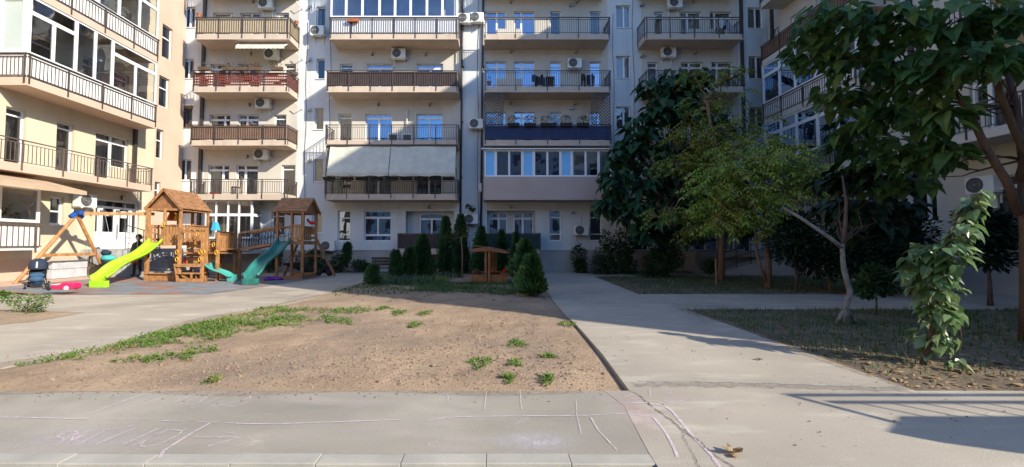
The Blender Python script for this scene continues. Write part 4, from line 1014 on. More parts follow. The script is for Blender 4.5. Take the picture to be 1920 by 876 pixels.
# entrance: white double door with side lights and a transom
ey0, ey1 = lr(183, 264); ez0 = lz(220, 466); ez1 = lz(220, 376)
r = (ey0, ey1, ez0, ez1)
zt = ez0+(ez1-ez0)*.84; Le = ey1-ey0; md_ = ez0+(ez1-ez0)*.34
pn = [(ey0+.08, ey1-.08, zt+.05, ez1-.07), (ey0+.06, ey0+Le*.1, md_, zt-.04), (ey0+Le*.20, ey0+Le*.45, md_, zt-.05), (ey0+Le*.58, ey0+Le*.80, md_, zt-.05), (ey0+Le*.88, ey1-.06, md_, zt-.04)]
o = window(LEFT, LW, [(r, pn)], glass, None, dep=.10, name='entrance_door')
m = MB()
LW.box(m, ey0+Le*.60, ey0+Le*.74, zt-.42, zt-.12, .085, .097); LW.box(m, ey0+Le*.24, ey0+Le*.33, zt-.36, zt-.2, .085, .097); m.build('notice', paper, o)
m = MB(); LW.box(m, ey0+Le*.505, ey0+Le*.52, md_-.3, md_+.35, .04, .07); m.build('handle', steel, o)
# peach window strip beside the corner
sy0, sy1 = on_x(292, 200, XL).y, 22.55
for x0, x1, yt, yb in [(300, 317, 40, 103), (297, 314, 139, 197), (292, 306, 240, 296), (289, 303, 340, 382)]:
    a0, a1 = on_x(x0, 200, XL).y, on_x(x1, 200, XL).y
    a0 = max(a0, sy0+.1); r = (a0, min(a1+.1, 22.3), lz(x0, yb), lz(x0, yt)); window(LEFT, LW, L_T1(r, .62), glass, curtain_mat, dep=.1)
ph = LW.holes
def lmat(a, z):
    if a > sy0: return 1
    return 1 if z < .98 else 0
m = MB(); holed(m, LW, -6, 22.66, -.1, 17, LW.holes+[(sy0, sy0, 0, 0), (0, .0, .98, .98)], 0, .25, False, lmat)
m.build('wall', [ivory_wall, peach_wall], LEFT, fix=False)
m = MB(); m.quad((XL-1.1, -6, 0), (XL-1.1, 22.66, 0), (XL-1.1, 22.66, 17), (XL-1.1, -6, 17))
for z in (1.2, 4.0, 6.95, 10, 13, 17): m.quad((XL-.25, -6, z), (XL-.25, 22.66, z), (XL-1.1, 22.66, z), (XL-1.1, -6, z))
m.build('interior', room_mat, LEFT, fix=False)
x = XLB-.0; yy = on_x(255, 260, XL+.1).y
m = MB(); m.box(XL+.0, XL+.13, yy-.07, yy+.07, lb[1]+.28, lb[2]-.002); m.build('drainpipe', pipe_mat, LEFT)
# entrance landing, stairs and handrail
gx = rise(-15.5)
st0 = on_x(266, 500, -15.0).y
m = MB(); nst = 8; sx = -14.35; lz0 = ez0-.02
hstep = lz0/nst
m.box(XL+.02, -15.0, ey0-.6, 19.35, .02, lz0)
for k in range(nst):
    zt = lz0-hstep*k; y0 = 19.4-.26*k if k else 19.352
    m.box(-15.9, -14.9+.23*k, 19.4-.2*k if k else 19.352, 22.0-.013*k, max(.02, zt-hstep)+.001, zt)
stp = m.build('entrance_steps', M('slate_steps', (.42, .41, .40), .8, (.34, .33, .325), scale=6), LEFT)
m = MB()
pA, pB = V((-14.95, ey0-.3, lz0+1.0)), V((-14.95, 19.3, lz0+.62))
for dz in (0, -.28, -.5, -.72): m.tube([pA+V((0, 0, dz)), pB+V((0, 0, dz))], .022 if dz == 0 else .011, 6)
for t in (0, .5, 1): q = pA.lerp(pB, t); m.tube([q, V((q.x, q.y, lz0))], .018, 6)
for yk, x in ((17.9, -14.3), (18.0, -12.9)): pass
m.tube([V((-14.6, 18.2, .02)), V((-14.6, 18.2, .95))], .02, 6)
m.build('handrail', steel, LEFT)
# beige awning over the ground-floor balcony
aw = thing('awning', 'beige canvas awning over the low glazed balcony on the left', 'awning', (XL, 13, 3.4))
ya0, ya1 = 9.5, on_x(100, 345, -15.2).y
zA, zB = lz(60, 331), on_x(110, 353, -14.6).z
m = MB(); n_ = 12
for i in range(n_):
    t0, t1 = i/n_, (i+1)/n_
    xx0, xx1 = XL+.1+(1.9)*t0, XL+.1+1.9*t1; z0_, z1_ = zA+(zB-zA)*t0, zA+(zB-zA)*t1
    m.quad((xx0, ya0, z0_), (xx0, ya1+.5*t0, z0_), (xx1, ya1+.5*t1, z1_), (xx1, ya0, z1_))
m.quad((XL+2.0, ya0, zB), (XL+2.0, ya1+.5, zB), (XL+2.01, ya1+.5, zB-.14), (XL+2.01, ya0, zB-.14))
m.build('canvas', awning_beige, aw, fix=False)
m = MB(); m.box(XL+.01, XL+.12, ya0, ya1, zA+.002, zA+.1); m.tube([V((XL+.1, ya1-.1, zA-.5)), V((XL+1.95, ya1+.35, zB-.02))], .02, 6); m.build('arm', upvc, aw)

# ================================================================== right-hand block (wall faces -X); it also throws the big shadow
XR, XRB = 15.0, 13.8; HR = 21.3; YR0 = -1.05
RW = Wall((XR, 0, 0), (0, 1, 0), (1, 0, 0))
RIGHT = thing('apartment_building', 'tall cream apartment block on the right half hidden behind the trees', 'building', (XR, 10, 0))
rb = {1: 4.45, 2: 7.47, 3: 10.5, 4: 13.5, 5: 16.5}
def ry(px, X=XRB): return on_x(px, 200, X).y
segs = [(21.4, 15.8), (13.6, 8.2), (5.9, .6)]
for lev in range(1, 6):
    for i, (ya, yb_) in enumerate(segs):
        if i == 2 and lev not in (1, 2, 3): continue
        kw = dict(slabm=cream_wall, posts=1.3, gap=.13)
        if lev == 3 and i == 0: kw['cloth'] = brown_reed; kw['label'] = 'balcony screened with dark brown reed'
        if lev in (2,) and i == 0: kw['cloth'] = pvc_sheet
        if lev > 4 and i == 2: continue
        o = balcony(RIGHT, RW, yb_, ya, rb[lev], rb[lev]+.27, rb[lev]+1.05, XR-XRB, **kw)
        if (lev, i) in ((2, 0), (1, 0)):
            RB = Wall((XRB+.03, 0, 0), (0, 1, 0), (1, 0, 0)); z0 = rb[lev]+1.055; z1 = rb[lev+1]-.01
            pn = gridpanes((yb_+.02, ya-.02, z0, z0+(z1-z0)*.72), (1, 1, 1.2, 1, 1.2), (1,), .09, .13)+gridpanes((yb_+.02, ya-.02, z0+(z1-z0)*.72, z1), (1, 1, 1.2, 1, 1.2), (1,), .07, .13)
            m = MB(); mp = MB(); holed(m, RB, yb_+.02, ya-.02, z0, z1, pn, 0, .07)
            for p in pn: mp.quad(RB.p(p[0], p[2], .03), RB.p(p[1], p[2], .03), RB.p(p[1], p[3], .03), RB.p(p[0], p[3], .03))
            E2 = Wall((XRB+.1, ya-.03, 0), (1, 0, 0), (0, -1, 0))
            m.build('window_frame', upvc, o); mp.build('pane', glass_sky, o, fix=False)
for lev in range(0, 6):
    zb = rb[lev]+.3 if lev else 1.5
    for i, (ya, yb_) in enumerate(segs):
        for s in (.12, .42, .72):
            a = yb_+(ya-yb_)*s; r = (a, a+1.1, zb, zb+2.0)
            if lev < 4: window(RIGHT, RW, L_DW(r, a+.65, zb+.8), glass, grey_curtain)
    for a in (14.3, 6.7, 21.75):
        r = (a, a+.75, zb+.75, zb+2.0)
        if lev < 5: window(RIGHT, RW, L_V2(r), glass, grey_curtain)
m = MB(); holed(m, RW, YR0, 22.66, -.1, HR, RW.holes, 0, .25, False, lambda a, z: 1 if z < 1.2 else 0); m.build('wall', [cream_wall, plinth_mat], RIGHT, fix=False)
m = MB(); m.box(XR+.25, XR+11, YR0, YR0+.25, -.1, HR); m.box(XR+10.75, XR+11, YR0+.25, 22.6, -.1, HR); m.build('gable_wall', cream_wall, RIGHT)
m = MB(); m.box(XR-.05, XR+11.1, YR0-.1, 22.6, HR+.002, HR+.25); m.build('roof', plinth_mat, RIGHT)
m = MB(); m.quad((XR+1.2, YR0+.3, 0), (XR+1.2, 22.6, 0), (XR+1.2, 22.6, HR), (XR+1.2, YR0+.3, HR))
for k in range(0, 7): z = 1.3+k*3.02; m.quad((XR+.25, YR0+.3, z), (XR+1.2, YR0+.3, z), (XR+1.2, 22.6, z), (XR+.25, 22.6, z))
m.build('interior', room_mat, RIGHT, fix=False)
for a in (14.9, 22.2): m = MB(); m.box(XR-.12, XR, a-.07, a+.07, .2, HR-.3); m.build('drainpipe', pipe_mat, RIGHT)
# raised porch slab with a railing just outside the picture: only its shadow shows
po = thing('entrance_porch', 'raised concrete porch slab with an iron railing beside the right-hand block', 'porch', (9.5, -.2, 0))

# unseen block added behind the camera to darken reflections in the lower windows
BACK = thing('apartment_building', 'unseen grey beige block added behind the camera to darken window reflections', 'building', (0, -36, 0))
KW = Wall((0, -36, 0), (1, 0, 0), (0, -1, 0)); hs = [(x, x+1.5, z, z+1.6) for x in range(-44, 44, 4) for z in (1.2, 4.2, 7.2, 10.2, 13.2, 16.2)]
m = MB(); holed(m, KW, -45, 45, -.1, 20, hs, 0, .2, True); m.build('wall', plinth_mat, BACK, fix=False)
m = MB()
for h in hs: m.quad(KW.p(h[0], h[2], .15), KW.p(h[1], h[2], .15), KW.p(h[1], h[3], .15), KW.p(h[0], h[3], .15))
m.build('interior', room_mat, BACK, fix=False)
m = MB(); m.box(-45.5, 45.5, -47, -35.7, 20, 20.3); m.build('roof', iron, BACK)
m = MB(); m.prism([(6.5, 1.82), (10.6, 1.82), (10.6, 1.32), (6.5, 1.32), (6.08, 1.5)], 1.82, 2.0, lambda a, b_, d: (a, b_, d)); m.build('slab', concrete, po)
m = MB()
for z in (2.55, 2.36): m.tube([V((6.66, 1.78, z)), V((10.6, 1.78, z))], .03, 6)
m.tube([V((6.66, 1.78, 2.55)), V((6.36, 1.64, 2.0))], .03, 6)
k = 6.9
while k < 10.4: m.tube([V((k-.12, 1.74, 2.0)), V((k, 1.78, 2.36))], .014, 5); k += .3
m.build('railing', iron, po)
m = MB()
for x in (8.7, 10.2): m.box(x, x+.2, 1.45, 1.65, -.1, 1.82)
pieces(m, 'pillar', concrete, po)
# ================================================================== air conditioners
def make_ac():
    r = thing('air_conditioner', '', 'air conditioner')
    m = MB(); m.box(-.375, .375, -.29, 0, 0, .52); c_ = m.build('casing', ac_white, r, bevel=.02)
    m = MB(); m.lathe([(.0, -.296), (.20, -.296), (.205, -.31), (.225, -.31), (.228, -.292)], (-.10, 0, .27), 20, 'y'); m.build('fan_grille', ac_dark, c_, fix=False)
    m = MB()
    for q in (.05, .10, .15): m.lathe([(q, -.3), (q+.003, -.302), (q+.006, -.3)], (-.10, 0, .27), 20, 'y')
    m.blob((-.10, -.302, .27), (.035, .015, .035), 8, 5); m.build('fan_ring', steel, c_, fix=False)
    m = MB()
    for x in (-.25, .25): m.box(x-.02, x+.02, -.31, .1, -.045, -.003); m.box(x-.018, x+.018, .06, .098, -.30, -.046)
    m.tube([(.36, -.1, .12), (.44, -.08, .1), (.46, .08, .06), (.42, .1, -.1)], .02, 5); pieces(m, 'bracket', ac_white, r)
    return r
ac0 = make_ac()
AC = [(499, 8, 'under the fifth-floor balcony at the top, above the beige cloth balcony'), (510, 102.5, 'just below the small white rolled awning'), (494, 194.5, 'between the red trellis balcony and the brown reed balcony'), (491, 290, 'above the chair on the first-floor balcony at left'), (596, 59, 'beside a narrow window left of the white glazed balcony'), (748, 102, 'under the white glazed balcony with the orange flower box'),
      (871, 36, 'left one of the pair between the two drainpipes high up'), (894, 34.5, 'right one of the pair between the two drainpipes high up'), (892.5, 233, 'alone between the drainpipes beside the navy balcony'), (897, 349, 'seen edge on beside the mauve enclosed balcony'), (883, 411, 'low between the drainpipes with a sprig growing over it'),
      (1077, 120, 'above the clothes rack on the open third-floor balcony'), (1265, 7, 'at the top edge above the fourth-floor balcony on the right'), (1253, 99.5, 'above the crown of the dark big-leaved tree'), (1089.5, 432, 'on the ground-floor wall between two tall windows'), (615.5, 461, 'close to the plinth beside the small play tower')]
first = True
for px, py, where in AC:
    c0 = on_y(px, py, YW-.24); lab = 'white air conditioner unit ' + where
    if px in (897,): o = dup(ac0, (c0.x, YW-.1, c0.z-.26), R(90), lab, (.5, .6, .8))
    elif first: o = ac0; o.location = (c0.x, YW-.1, c0.z-.26); o['label'] = lab; first = False
    else: o = dup(ac0, (c0.x, YW-.1, c0.z-.26), 0, lab)
    o['group'] = 'air conditioners on the facades'
c0 = on_x(162, 376, XL+.3); dup(ac0, (XL+.1, c0.y, c0.z-.28), R(90), 'white air conditioner unit beside the entrance of the peach block')
c0 = on_x(1840, 346, XR-.3); dup(ac0, (XR-.1, c0.y, c0.z-.28), R(-90), 'pale air conditioner unit behind the near tree on the right')
# ================================================================== wall lamps
def make_lamp():
    r = thing('wall_lamp', '', 'wall lamp')
    m = MB(); m.box(-.05, .05, -.03, 0.02, -.09, .09); m.build('base', iron, r, bevel=.01)
    m = MB(); m.blob((0, -.07, 0), (.055, .06, .085), 10, 8); m.build('lamp_shade', M('lamp_glass', (.45, .40, .32), .4), r, smooth=True, fix=False)
    return r
lp0 = make_lamp(); first = True
BAYN = {'A': 'leftmost stack of balconies', 'B': 'middle stack with the canvas awning', 'C': 'stack with the navy balcony'}
FL = ['ground', 'first', 'second', 'third', 'fourth']
LPS = [(475, 3, 4, 'A', ''), (471, 101, 3, 'A', ''), (468, 197, 2, 'A', ''), (464, 294, 1, 'A', ''), (698, 102, 3, 'B', 'left '), (798, 102.5, 3, 'B', 'right '), (709, 196, 2, 'B', 'left '), (805, 196.5, 2, 'B', 'right '), (803, 388.5, 0, 'B', ''), (957, 4, 4, 'C', 'left '), (1081, 3, 4, 'C', 'right '), (957.5, 97.5, 3, 'C', 'left '), (1079, 98.5, 3, 'C', 'right '), (957, 193.5, 2, 'C', 'left '), (1077, 194.5, 2, 'C', 'right '), (957, 387.5, 0, 'C', ''), (1300, 3.5, 4, 'D', ''), (1302, 100, 3, 'D', '')]
BAYN['D'] = 'stack behind the trees on the right'
for px, py, f_, b_, s_ in LPS:
    p = on_y(px, py, YW); lab = f'small {s_}wall lamp on the {FL[f_]} floor of the {BAYN[b_]}'
    if first: o = lp0; o.location = (p.x, YW-.02, p.z); o['label'] = lab; first = False
    else: o = dup(lp0, (p.x, YW-.02, p.z), 0, lab)
    o['group'] = 'wall lamps'
p = on_x(228, 371, XL); o = dup(lp0, (XL+.02, p.y, p.z), R(90), 'wall lamp above the entrance door of the peach block'); o['group'] = 'wall lamps'
# ================================================================== empty aerial brackets and pipe ends
def bracket(px, py, lab):
    p = on_y(px, py, YW); r = thing('aerial_bracket', lab, 'bracket', (p.x, YW, p.z), 'white aerial brackets')
    m = MB(); m.tube([p+V((.0, .02, 0)), p+V((-.06, -.30, .02)), p+V((-.22, -.34, .24))], .022, 6); m.build('arm', ac_white, r)
    m = MB(); m.box(p.x-.07, p.x+.07, YW-.02, YW+.01, p.z-.06, p.z+.06); m.build('base', ac_white, r)
bracket(568, 17, 'white angled bracket on the fourth-floor wall right of the beige cloth balcony'); bracket(568, 112, 'white angled bracket on the third-floor wall right of the red trellis balcony'); bracket(567, 205, 'white angled bracket on the second-floor wall right of the brown reed balcony')
def vent(px, py, lab):
    p = on_y(px, py, YW); m = MB(); m.lathe([(0, -.13), (.05, -.13), (.055, -.1), (.055, .02)], p, 10, 'y'); m.lathe([(.0, -.14), (.08, -.13), (.08, -.1), (.05, -.09)], p+V((.09, 0, .03)), 10, 'y')
    tag(m.build('flue_vent', steel, origin=tuple(p), fix=False), lab, 'vent', 'flue vents on the facade')
for px, py, lab in [(580, 16, 'grey flue vent beside the topmost aerial bracket'), (580, 114, 'grey flue vent beside the middle aerial bracket'), (580, 208, 'grey flue vent beside the lowest aerial bracket'), (580, 303, 'grey flue vent left of the first-floor narrow window'), (1069, 12, 'grey flue vent on the fourth floor between two single doors'), (1069, 205, 'grey flue vent above the navy balcony'), (1201, 12, 'grey flue vent left of the fourth-floor balcony on the right'), (1202, 107, 'grey flue vent above the tip of the dark tree'), (1072, 400, 'grey flue vent on the ground-floor wall above an air conditioner')]: vent(px, py, lab)
# ================================================================== awnings on the front
aw = thing('awning', 'small white half rolled awning with a scalloped edge under the beige cloth balcony', 'awning', (on_y(490, 84, YB).x, YB, on_y(490, 84, YB).z))
x0, x1 = on_y(445, 84, YB+.1).x, on_y(536, 84, YB+.1).x; za, zb = on_y(490, 79, YB+.5).z, on_y(490, 86, YB-.05).z
m = MB(); m.quad((x0, YB+.55, za), (x1, YB+.55, za), (x1, YB-.05, zb), (x0, YB-.05, zb))
for k in range(22):
    a, b_ = x0+(x1-x0)*k/22, x0+(x1-x0)*(k+1)/22; m.quad((a, YB-.05, zb), (b_, YB-.05, zb), (b_, YB-.055, zb-.13-.03*(k % 2)), (a, YB-.055, zb-.13-.03*((k+1) % 2)))
m.build('canvas', awning_white, aw, fix=False)
m = MB(); m.tube([V((x0, YB+.6, za+.02)), V((x1, YB+.6, za+.02))], .05, 8); m.tube([V((x0, YB+.55, za)), V((x0, YB-.04, zb))], .02, 5); m.tube([V((x1, YB+.55, za)), V((x1, YB-.04, zb))], .02, 5); m.build('arm', ac_white, aw)
aw = thing('awning', 'large cream canvas awning lowered in two panels over the first-floor balcony', 'awning', ((B0+B1)/2, YB, LV[2]['b']))
zt0, zt1 = on_y(735, 274.5, YB-.05).z, on_y(735, 324, YB-.45).z
for s0, s1 in ((B0+.15, on_y(730, 290, YB-.3).x-.01), (on_y(730, 290, YB-.3).x+.02, B1-.1)):
    m = MB(); n_ = 14; kk = 20
    def P3(s, t): return V((s0+(s1-s0)*s, YB-.05-.42*t+.02*math.sin(s*9+t*3), zt0+(zt1-zt0)*t-.03*math.sin(t*3.14)))
    for i in range(kk):
        for j in range(n_): m.quad(P3(i/kk, j/n_), P3((i+1)/kk, j/n_), P3((i+1)/kk, (j+1)/n_), P3(i/kk, (j+1)/n_))
    for i in range(kk):
        a, b_ = P3(i/kk, 1), P3((i+1)/kk, 1); q = .16
        m.quad(a, b_, b_+V((0, .02, -q+.02*math.sin(i+1))), a+V((0, .02, -q+.02*math.sin(i))))
    m.build('canvas', awning_white, aw, smooth=True, fix=False)
m = MB(); m.box(B0, B1, YB-.1, YB+.02, zt0+.01, zt0+.09)
for x in (B0+.1, B1-.06): m.tube([V((x, YB-.02, LV[1]['r']+.1)), V((x, YB-.4, LV[1]['r']+.5)), V((x, YB-.46, zt1))], .022, 6)
m.build('frame', iron, aw)
# wind-down poles, a few cables
tag((lambda mm: (mm.tube([on_y(763, 205, YW-.1), on_y(763, 262, YW-.1)], .03, 6), mm.build('downpipe', ac_white))[1])(MB()), 'thin white pipe between the two blue glass doors on the second floor', 'pipe')
tag((lambda mm: (mm.tube([on_y(1089, 399, YW-.03), on_y(1089, 424, YW-.03)], .02, 6), mm.build('cable_conduit', ac_white))[1])(MB()), 'white conduit running down to the ground-floor air conditioner', 'conduit')
# ================================================================== flower boxes and pots
def tuft(m, c, rx, ry, rz, n, l, w, q=rng, up=.3):
    for _ in range(n):
        t = q.uniform(0, 6.283); u = q.uniform(-1, 1); k = q.random()**.4; s = math.sqrt(1-u*u)
        p = V((c[0]+rx*k*s*math.cos(t), c[1]+ry*k*s*math.sin(t), c[2]+rz*k*u))
        d = V((math.cos(t)*s+q.uniform(-.5, .5), math.sin(t)*s+q.uniform(-.5, .5), u+up+q.uniform(-.4, .4)))
        if d.length < .05: d = V((0, 0, 1))
        leaflet(m, p, d, (q.uniform(-.5, .5), q.uniform(-.5, .5), 1), l*q.uniform(.6, 1.2), w*q.uniform(.7, 1.2))
def flowerbox(px, py, Y, w, lab, flow=None, boxm=black_rubber, n=60, h=.24, dens=lf_shrub):
    p = on_y(px, py, Y); r = thing('flower_box', lab, 'flower box', tuple(p), 'flower boxes on the balcony railings')
    m = MB(); m.hexa([(p.x-w*.44, Y-.07, p.z-.09), (p.x+w*.44, Y-.07, p.z-.09), (p.x+w*.44, Y+.07, p.z-.09), (p.x-w*.44, Y+.07, p.z-.09), (p.x-w/2, Y-.09, p.z+.07), (p.x+w/2, Y-.09, p.z+.07), (p.x+w/2, Y+.09, p.z+.07), (p.x-w/2, Y+.09, p.z+.07)]); m.build('box', boxm, r)
    m = MB(); tuft(m, (p.x, Y, p.z+.1+h*.3), w*.5, .13, h*.6, n, .10, .05); m.build('foliage', dens, r, fix=False)
    if flow: m = MB(); tuft(m, (p.x, Y-.03, p.z+.12+h*.4), w*.42, .14, h*.5, 22, .07, .06); m.build('blossom', flow, r, fix=False)
zY = YB-.1
dry_box = lf_dryweed
for i, (px, lab, fl) in enumerate([(383, 'nearly empty brown flower box on the left end of the red trellis', None), (428, 'brown flower box with pale blooms, second on the red trellis', lf_dryweed), (454, 'brown flower box with green shoots in the middle of the red trellis', None), (479, 'brown flower box with pink geraniums on the red trellis', lf_red), (519, 'brown flower box with dry stalks, right part of the red trellis', lf_dryweed)]):
    flowerbox(px, 129, zY, .62, lab, fl, boxm=wicker, n=26, h=.22, dens=lf_dryweed if i in (0, 4) else lf_shrub)
flowerbox(552, 139, YB+.55, .35, 'small brown flower box hanging on the right side of the red trellis', None, boxm=wicker, n=20, h=.15)
tb = 'black flower box on the railing under the canvas, '
for i, (px, w_) in enumerate([(617, 'leftmost of all'), (651, 'second from the left'), (678, 'third from the left'), (706, 'fourth from the left'), (735, 'at the seam of the awning'), (762, 'fourth from the right'), (788, 'third from the right'), (815, 'second from the right'), (841, 'rightmost of all')]):
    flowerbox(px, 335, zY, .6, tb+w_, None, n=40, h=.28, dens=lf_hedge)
flowerbox(662, 38, zY, .55, 'orange terracotta flower box on the white glazed balcony', None, boxm=rust, n=0+4, h=.05)
for i, (px, lab, fl) in enumerate([(963, 'small leafy flower box, first on the navy balcony', None), (994, 'bushy flower box with dark red blooms on the navy balcony', lf_red), (1029, 'widest flower box with dark blooms in the middle of the navy balcony', lf_red), (1062, 'flower box with upright green shoots on the navy balcony', None), (1093, 'round leafy flower box, last on the navy balcony', None)]):
    flowerbox(px, 234, zY, .62 if i != 2 else .85, lab, fl, n=120, h=.4, dens=lf_hedge)
def pot(px, py, Y, s, lab, mat=rust, plant=None):
    p = on_y(px, py, Y); r = thing('plant_pot', lab, 'plant pot', tuple(p))
    m = MB(); m.lathe([(0, 0), (s*.35, 0), (s*.5, s*.7), (s*.56, s*.7), (s*.56, s*.85), (s*.42, s*.85), (s*.4, s*.7)], p, 12); m.build('pot', mat, r, fix=False)
    if plant: m = MB(); tuft(m, p+V((0, 0, s*1.3)), s*.5, s*.5, s*.6, 40, s*.35, s*.15); m.build('foliage', plant, r, fix=False)
pot(373, 33, YB+.05, .22, 'round terracotta pot on the top left balcony corner', rust, None)
pot(556, 46, YB+.5, .2, 'terracotta pot on the right side rail of the beige cloth balcony', rust)
pot(917, 160, YB+.1, .22, 'red brown pot at the left end of the open third-floor balcony', rust, lf_hedge)
pot(340, 50, YW-.02, .16, 'small pot with a spiky plant on the top left window sill', ac_white, lf_shrub)
p = on_y(1209, 505, 21.2); pot(1209, 505, 21.2, .3, 'terracotta pot on the ground behind the rose bushes', rust, lf_shrub)
# geranium on the left block's window and plant behind its glass
p = on_x(48, 409, XLB+.06); r = thing('plant_pot', 'potted palm and pale flowers in the ground-level window on the left', 'plant pot', tuple(p))
m = MB(); m.lathe([(0, 0), (.1, 0), (.13, .18), (.11, .18)], (XL+.55, p.y-.15, zg1+.02), 10); m.build('pot', ac_white, r, fix=False)
m = MB()
for k in range(16):
    az = k*.9; c0 = V((XL+.55, p.y-.15, zg1+.2)); l = .5+.2*math.sin(k*3)
    prev = c0
    for j in range(1, 5): q_ = c0+V((math.cos(az)*l*j/8, math.sin(az)*l*j/5.5, l*j/3.5-.02*j*j)); leaflet(m, prev, q_-prev, (0, 0, 1), (q_-prev).length*1.2, .05); prev = q_
m.build('foliage', lf_weed, r, fix=False)
m = MB(); tuft(m, (XL+.6, p.y+.2, zg1+.22), .1, .16, .1, 40, .08, .07); m.build('blossom', lf_dry, r, fix=False)
# ================================================================== things standing on the balconies
def chair(name, px, py, Y, rz, mat, lab, s=1.0, base=None):
    p = on_y(px, py, Y); r = thing(name, lab, 'chair', (p.x, Y, base if base is not None else p.z)); r.rotation_euler = (0, 0, rz)
    b0 = wloc(r)
    def bb(m, *a): m.box(*[a[i]*s + b0[i//2] for i in range(6)])
    m = MB(); bb(m, -.22, .22, -.22, .22, .40, .43); m.build('seat', mat, r)
    m = MB(); bb(m, -.22, -.18, .2, .24, .43, .85); bb(m, .18, .22, .2, .24, .43, .85)
    for z in (.52, .62, .72, .82): bb(m, -.18, .18, .21, .23, z, z+.05)
    m.build('backrest', mat, r)
    for x in (-.2, .2):
        for y in (-.2, .2): m = MB(); bb(m, x-.02, x+.02, y-.02, y+.02, 0, .40); m.build('leg', mat, r)
    return r
chair('chair', 443, 360, 22.1, R(-50), wicker, 'brown slatted chair on the sunlit first-floor balcony', 1.0, LV[1]['t'])
p = on_y(400, 362, 22.2); r = thing('bucket', 'red basin and dark tray on the first-floor balcony on the left', 'basin', (p.x, 22.2, LV[1]['t']))
m = MB(); m.lathe([(0, 0), (.14, 0), (.18, .16), (.165, .16), (.13, .02)], (p.x, 22.2, LV[1]['t']), 12); m.build('basin', red_plastic, r, fix=False)
m = MB(); m.box(p.x-.55, p.x-.22, 22.05, 22.3, LV[1]['t'], LV[1]['t']+.1); m.build('tray', black_rubber, r, bevel=.02)
def airer(px, Y, base, lab, cols, w=.9, h=.95, n=7, seed=1):
    x = on_y(px, 140, Y).x; r = thing('clothes_airer', lab, 'clothes airer', (x, Y, base)); q = random.Random(seed)
    m = MB()
    for s in (-1, 1):
        m.tube([V((x+s*w*.45, Y-.25, base)), V((x+s*w*.45, Y+.2, base+h))], .012, 5); m.tube([V((x+s*w*.45, Y+.25, base)), V((x+s*w*.45, Y-.2, base+h))], .012, 5)
    for k in range(4): yy = Y-.2+.4*k/3; m.tube([V((x-w*.5, yy, base+h)), V((x+w*.5, yy, base+h))], .007, 4)
    m.build('frame', ac_white, r)
    for k in range(n):
        m = MB(); xx = x-w*.48+w*.96*k/n; ww = w/n*q.uniform(.85, 1.2); yy = Y-.2+.4*q.randint(0, 3)/3; l = q.uniform(.35, .75)
        for i in range(5):
            for j in range(4):
                def G(a, b_): return V((xx+ww*a, yy+.02*math.sin(a*9+b_*4), base+h+.005-l*b_))
                m.quad(G(i/5, j/4), G((i+1)/5, j/4), G((i+1)/5, (j+1)/4), G(i/5, (j+1)/4))
        m.build('garment', cols[k % len(cols)], r, fix=False)
    return r
airer(1018, 22.0, LV[3]['t'], 'clothes airer hung with blue and black clothes on the open third-floor balcony', [denim, black_cloth, dark_cloth, navy_cloth], 1.25, .75, 8, 2)
airer(1101, 22.0, LV[3]['t'], 'clothes rack full of dark clothes at the right of the third-floor balcony', [dark_cloth, navy_cloth, M('mauve_cloth', (.16, .10, .13), .85), black_cloth], .8, .78, 7, 4)
airer(1362, 22.0, LV[4]['t'], 'airer draped in pale sheets on the fourth-floor balcony on the right', [pvc_sheet, M('pale_cloth', (.5, .47, .52), .85), navy_cloth], .85, 1.0, 5, 6)
airer(522, 22.0, LV[4]['t'], 'white clothes airer behind the beige cloth balcony', [pvc_sheet, beige_reed], .6, 1.12, 4, 9)
r = thing('ac_cabinet', '', 'x') if False else None
for px, lab in ((739, 'squat white box on the second-floor balcony left of the white pipe'), (765, 'squat white box on the second-floor balcony right of the white pipe')):
    x = on_y(px, 250, 22.2).x; m = MB(); m.box(x-.28, x+.28, 22.0, 22.4, LV[2]['t'], LV[2]['t']+.5); o = m.build('storage_box', ac_white, origin=(x, 22.2, LV[2]['t']), bevel=.02); tag(o, lab, 'box', 'boxes on the second-floor balcony')
    m = MB(); m.box(x-.2, x+.2, 21.985, 21.998, LV[2]['t']+.08, LV[2]['t']+.4); m.build('grille', ac_dark, o)
x = on_y(465, 225, 22.0).x; r = thing('bucket', 'orange tub on the balcony with the brown reed screen', 'tub', (x, 21.9, LV[2]['r']-.3))
# (the tub stands on a low stand behind the reed)
m = MB(); m.lathe([(0, 0), (.16, 0), (.21, .3), (.19, .3), (.15, .03)], (x, 21.9, LV[2]['r']-.25), 12); m.build('tub', orange_plastic, r, fix=False)
m = MB(); m.box(x-.15, x+.15, 21.75, 22.05, LV[2]['t'], LV[2]['r']-.252); m.build('stand', bench_wood, r)
r = thing('drying_rack', 'dark folded lounger leaning on the third-floor balcony behind the trees', 'lounger', (on_y(1362, 150, 22).x, 22, LV[3]['t'])); x = on_y(1362, 150, 22).x
m = MB(); m.bar((x-.8, 21.9, LV[3]['t']+.1), (x+.6, 21.9, LV[3]['t']+.75), .5, .05, up=(0, 0, 1)); m.build('seat', black_cloth, r)
m = MB(); m.bar((x-.7, 21.8, LV[3]['t']), (x-.2, 21.8, LV[3]['t']+.38), .03); m.bar((x+.5, 21.8, LV[3]['t']), (x+.2, 21.8, LV[3]['t']+.55), .03); m.build('frame', iron, r)
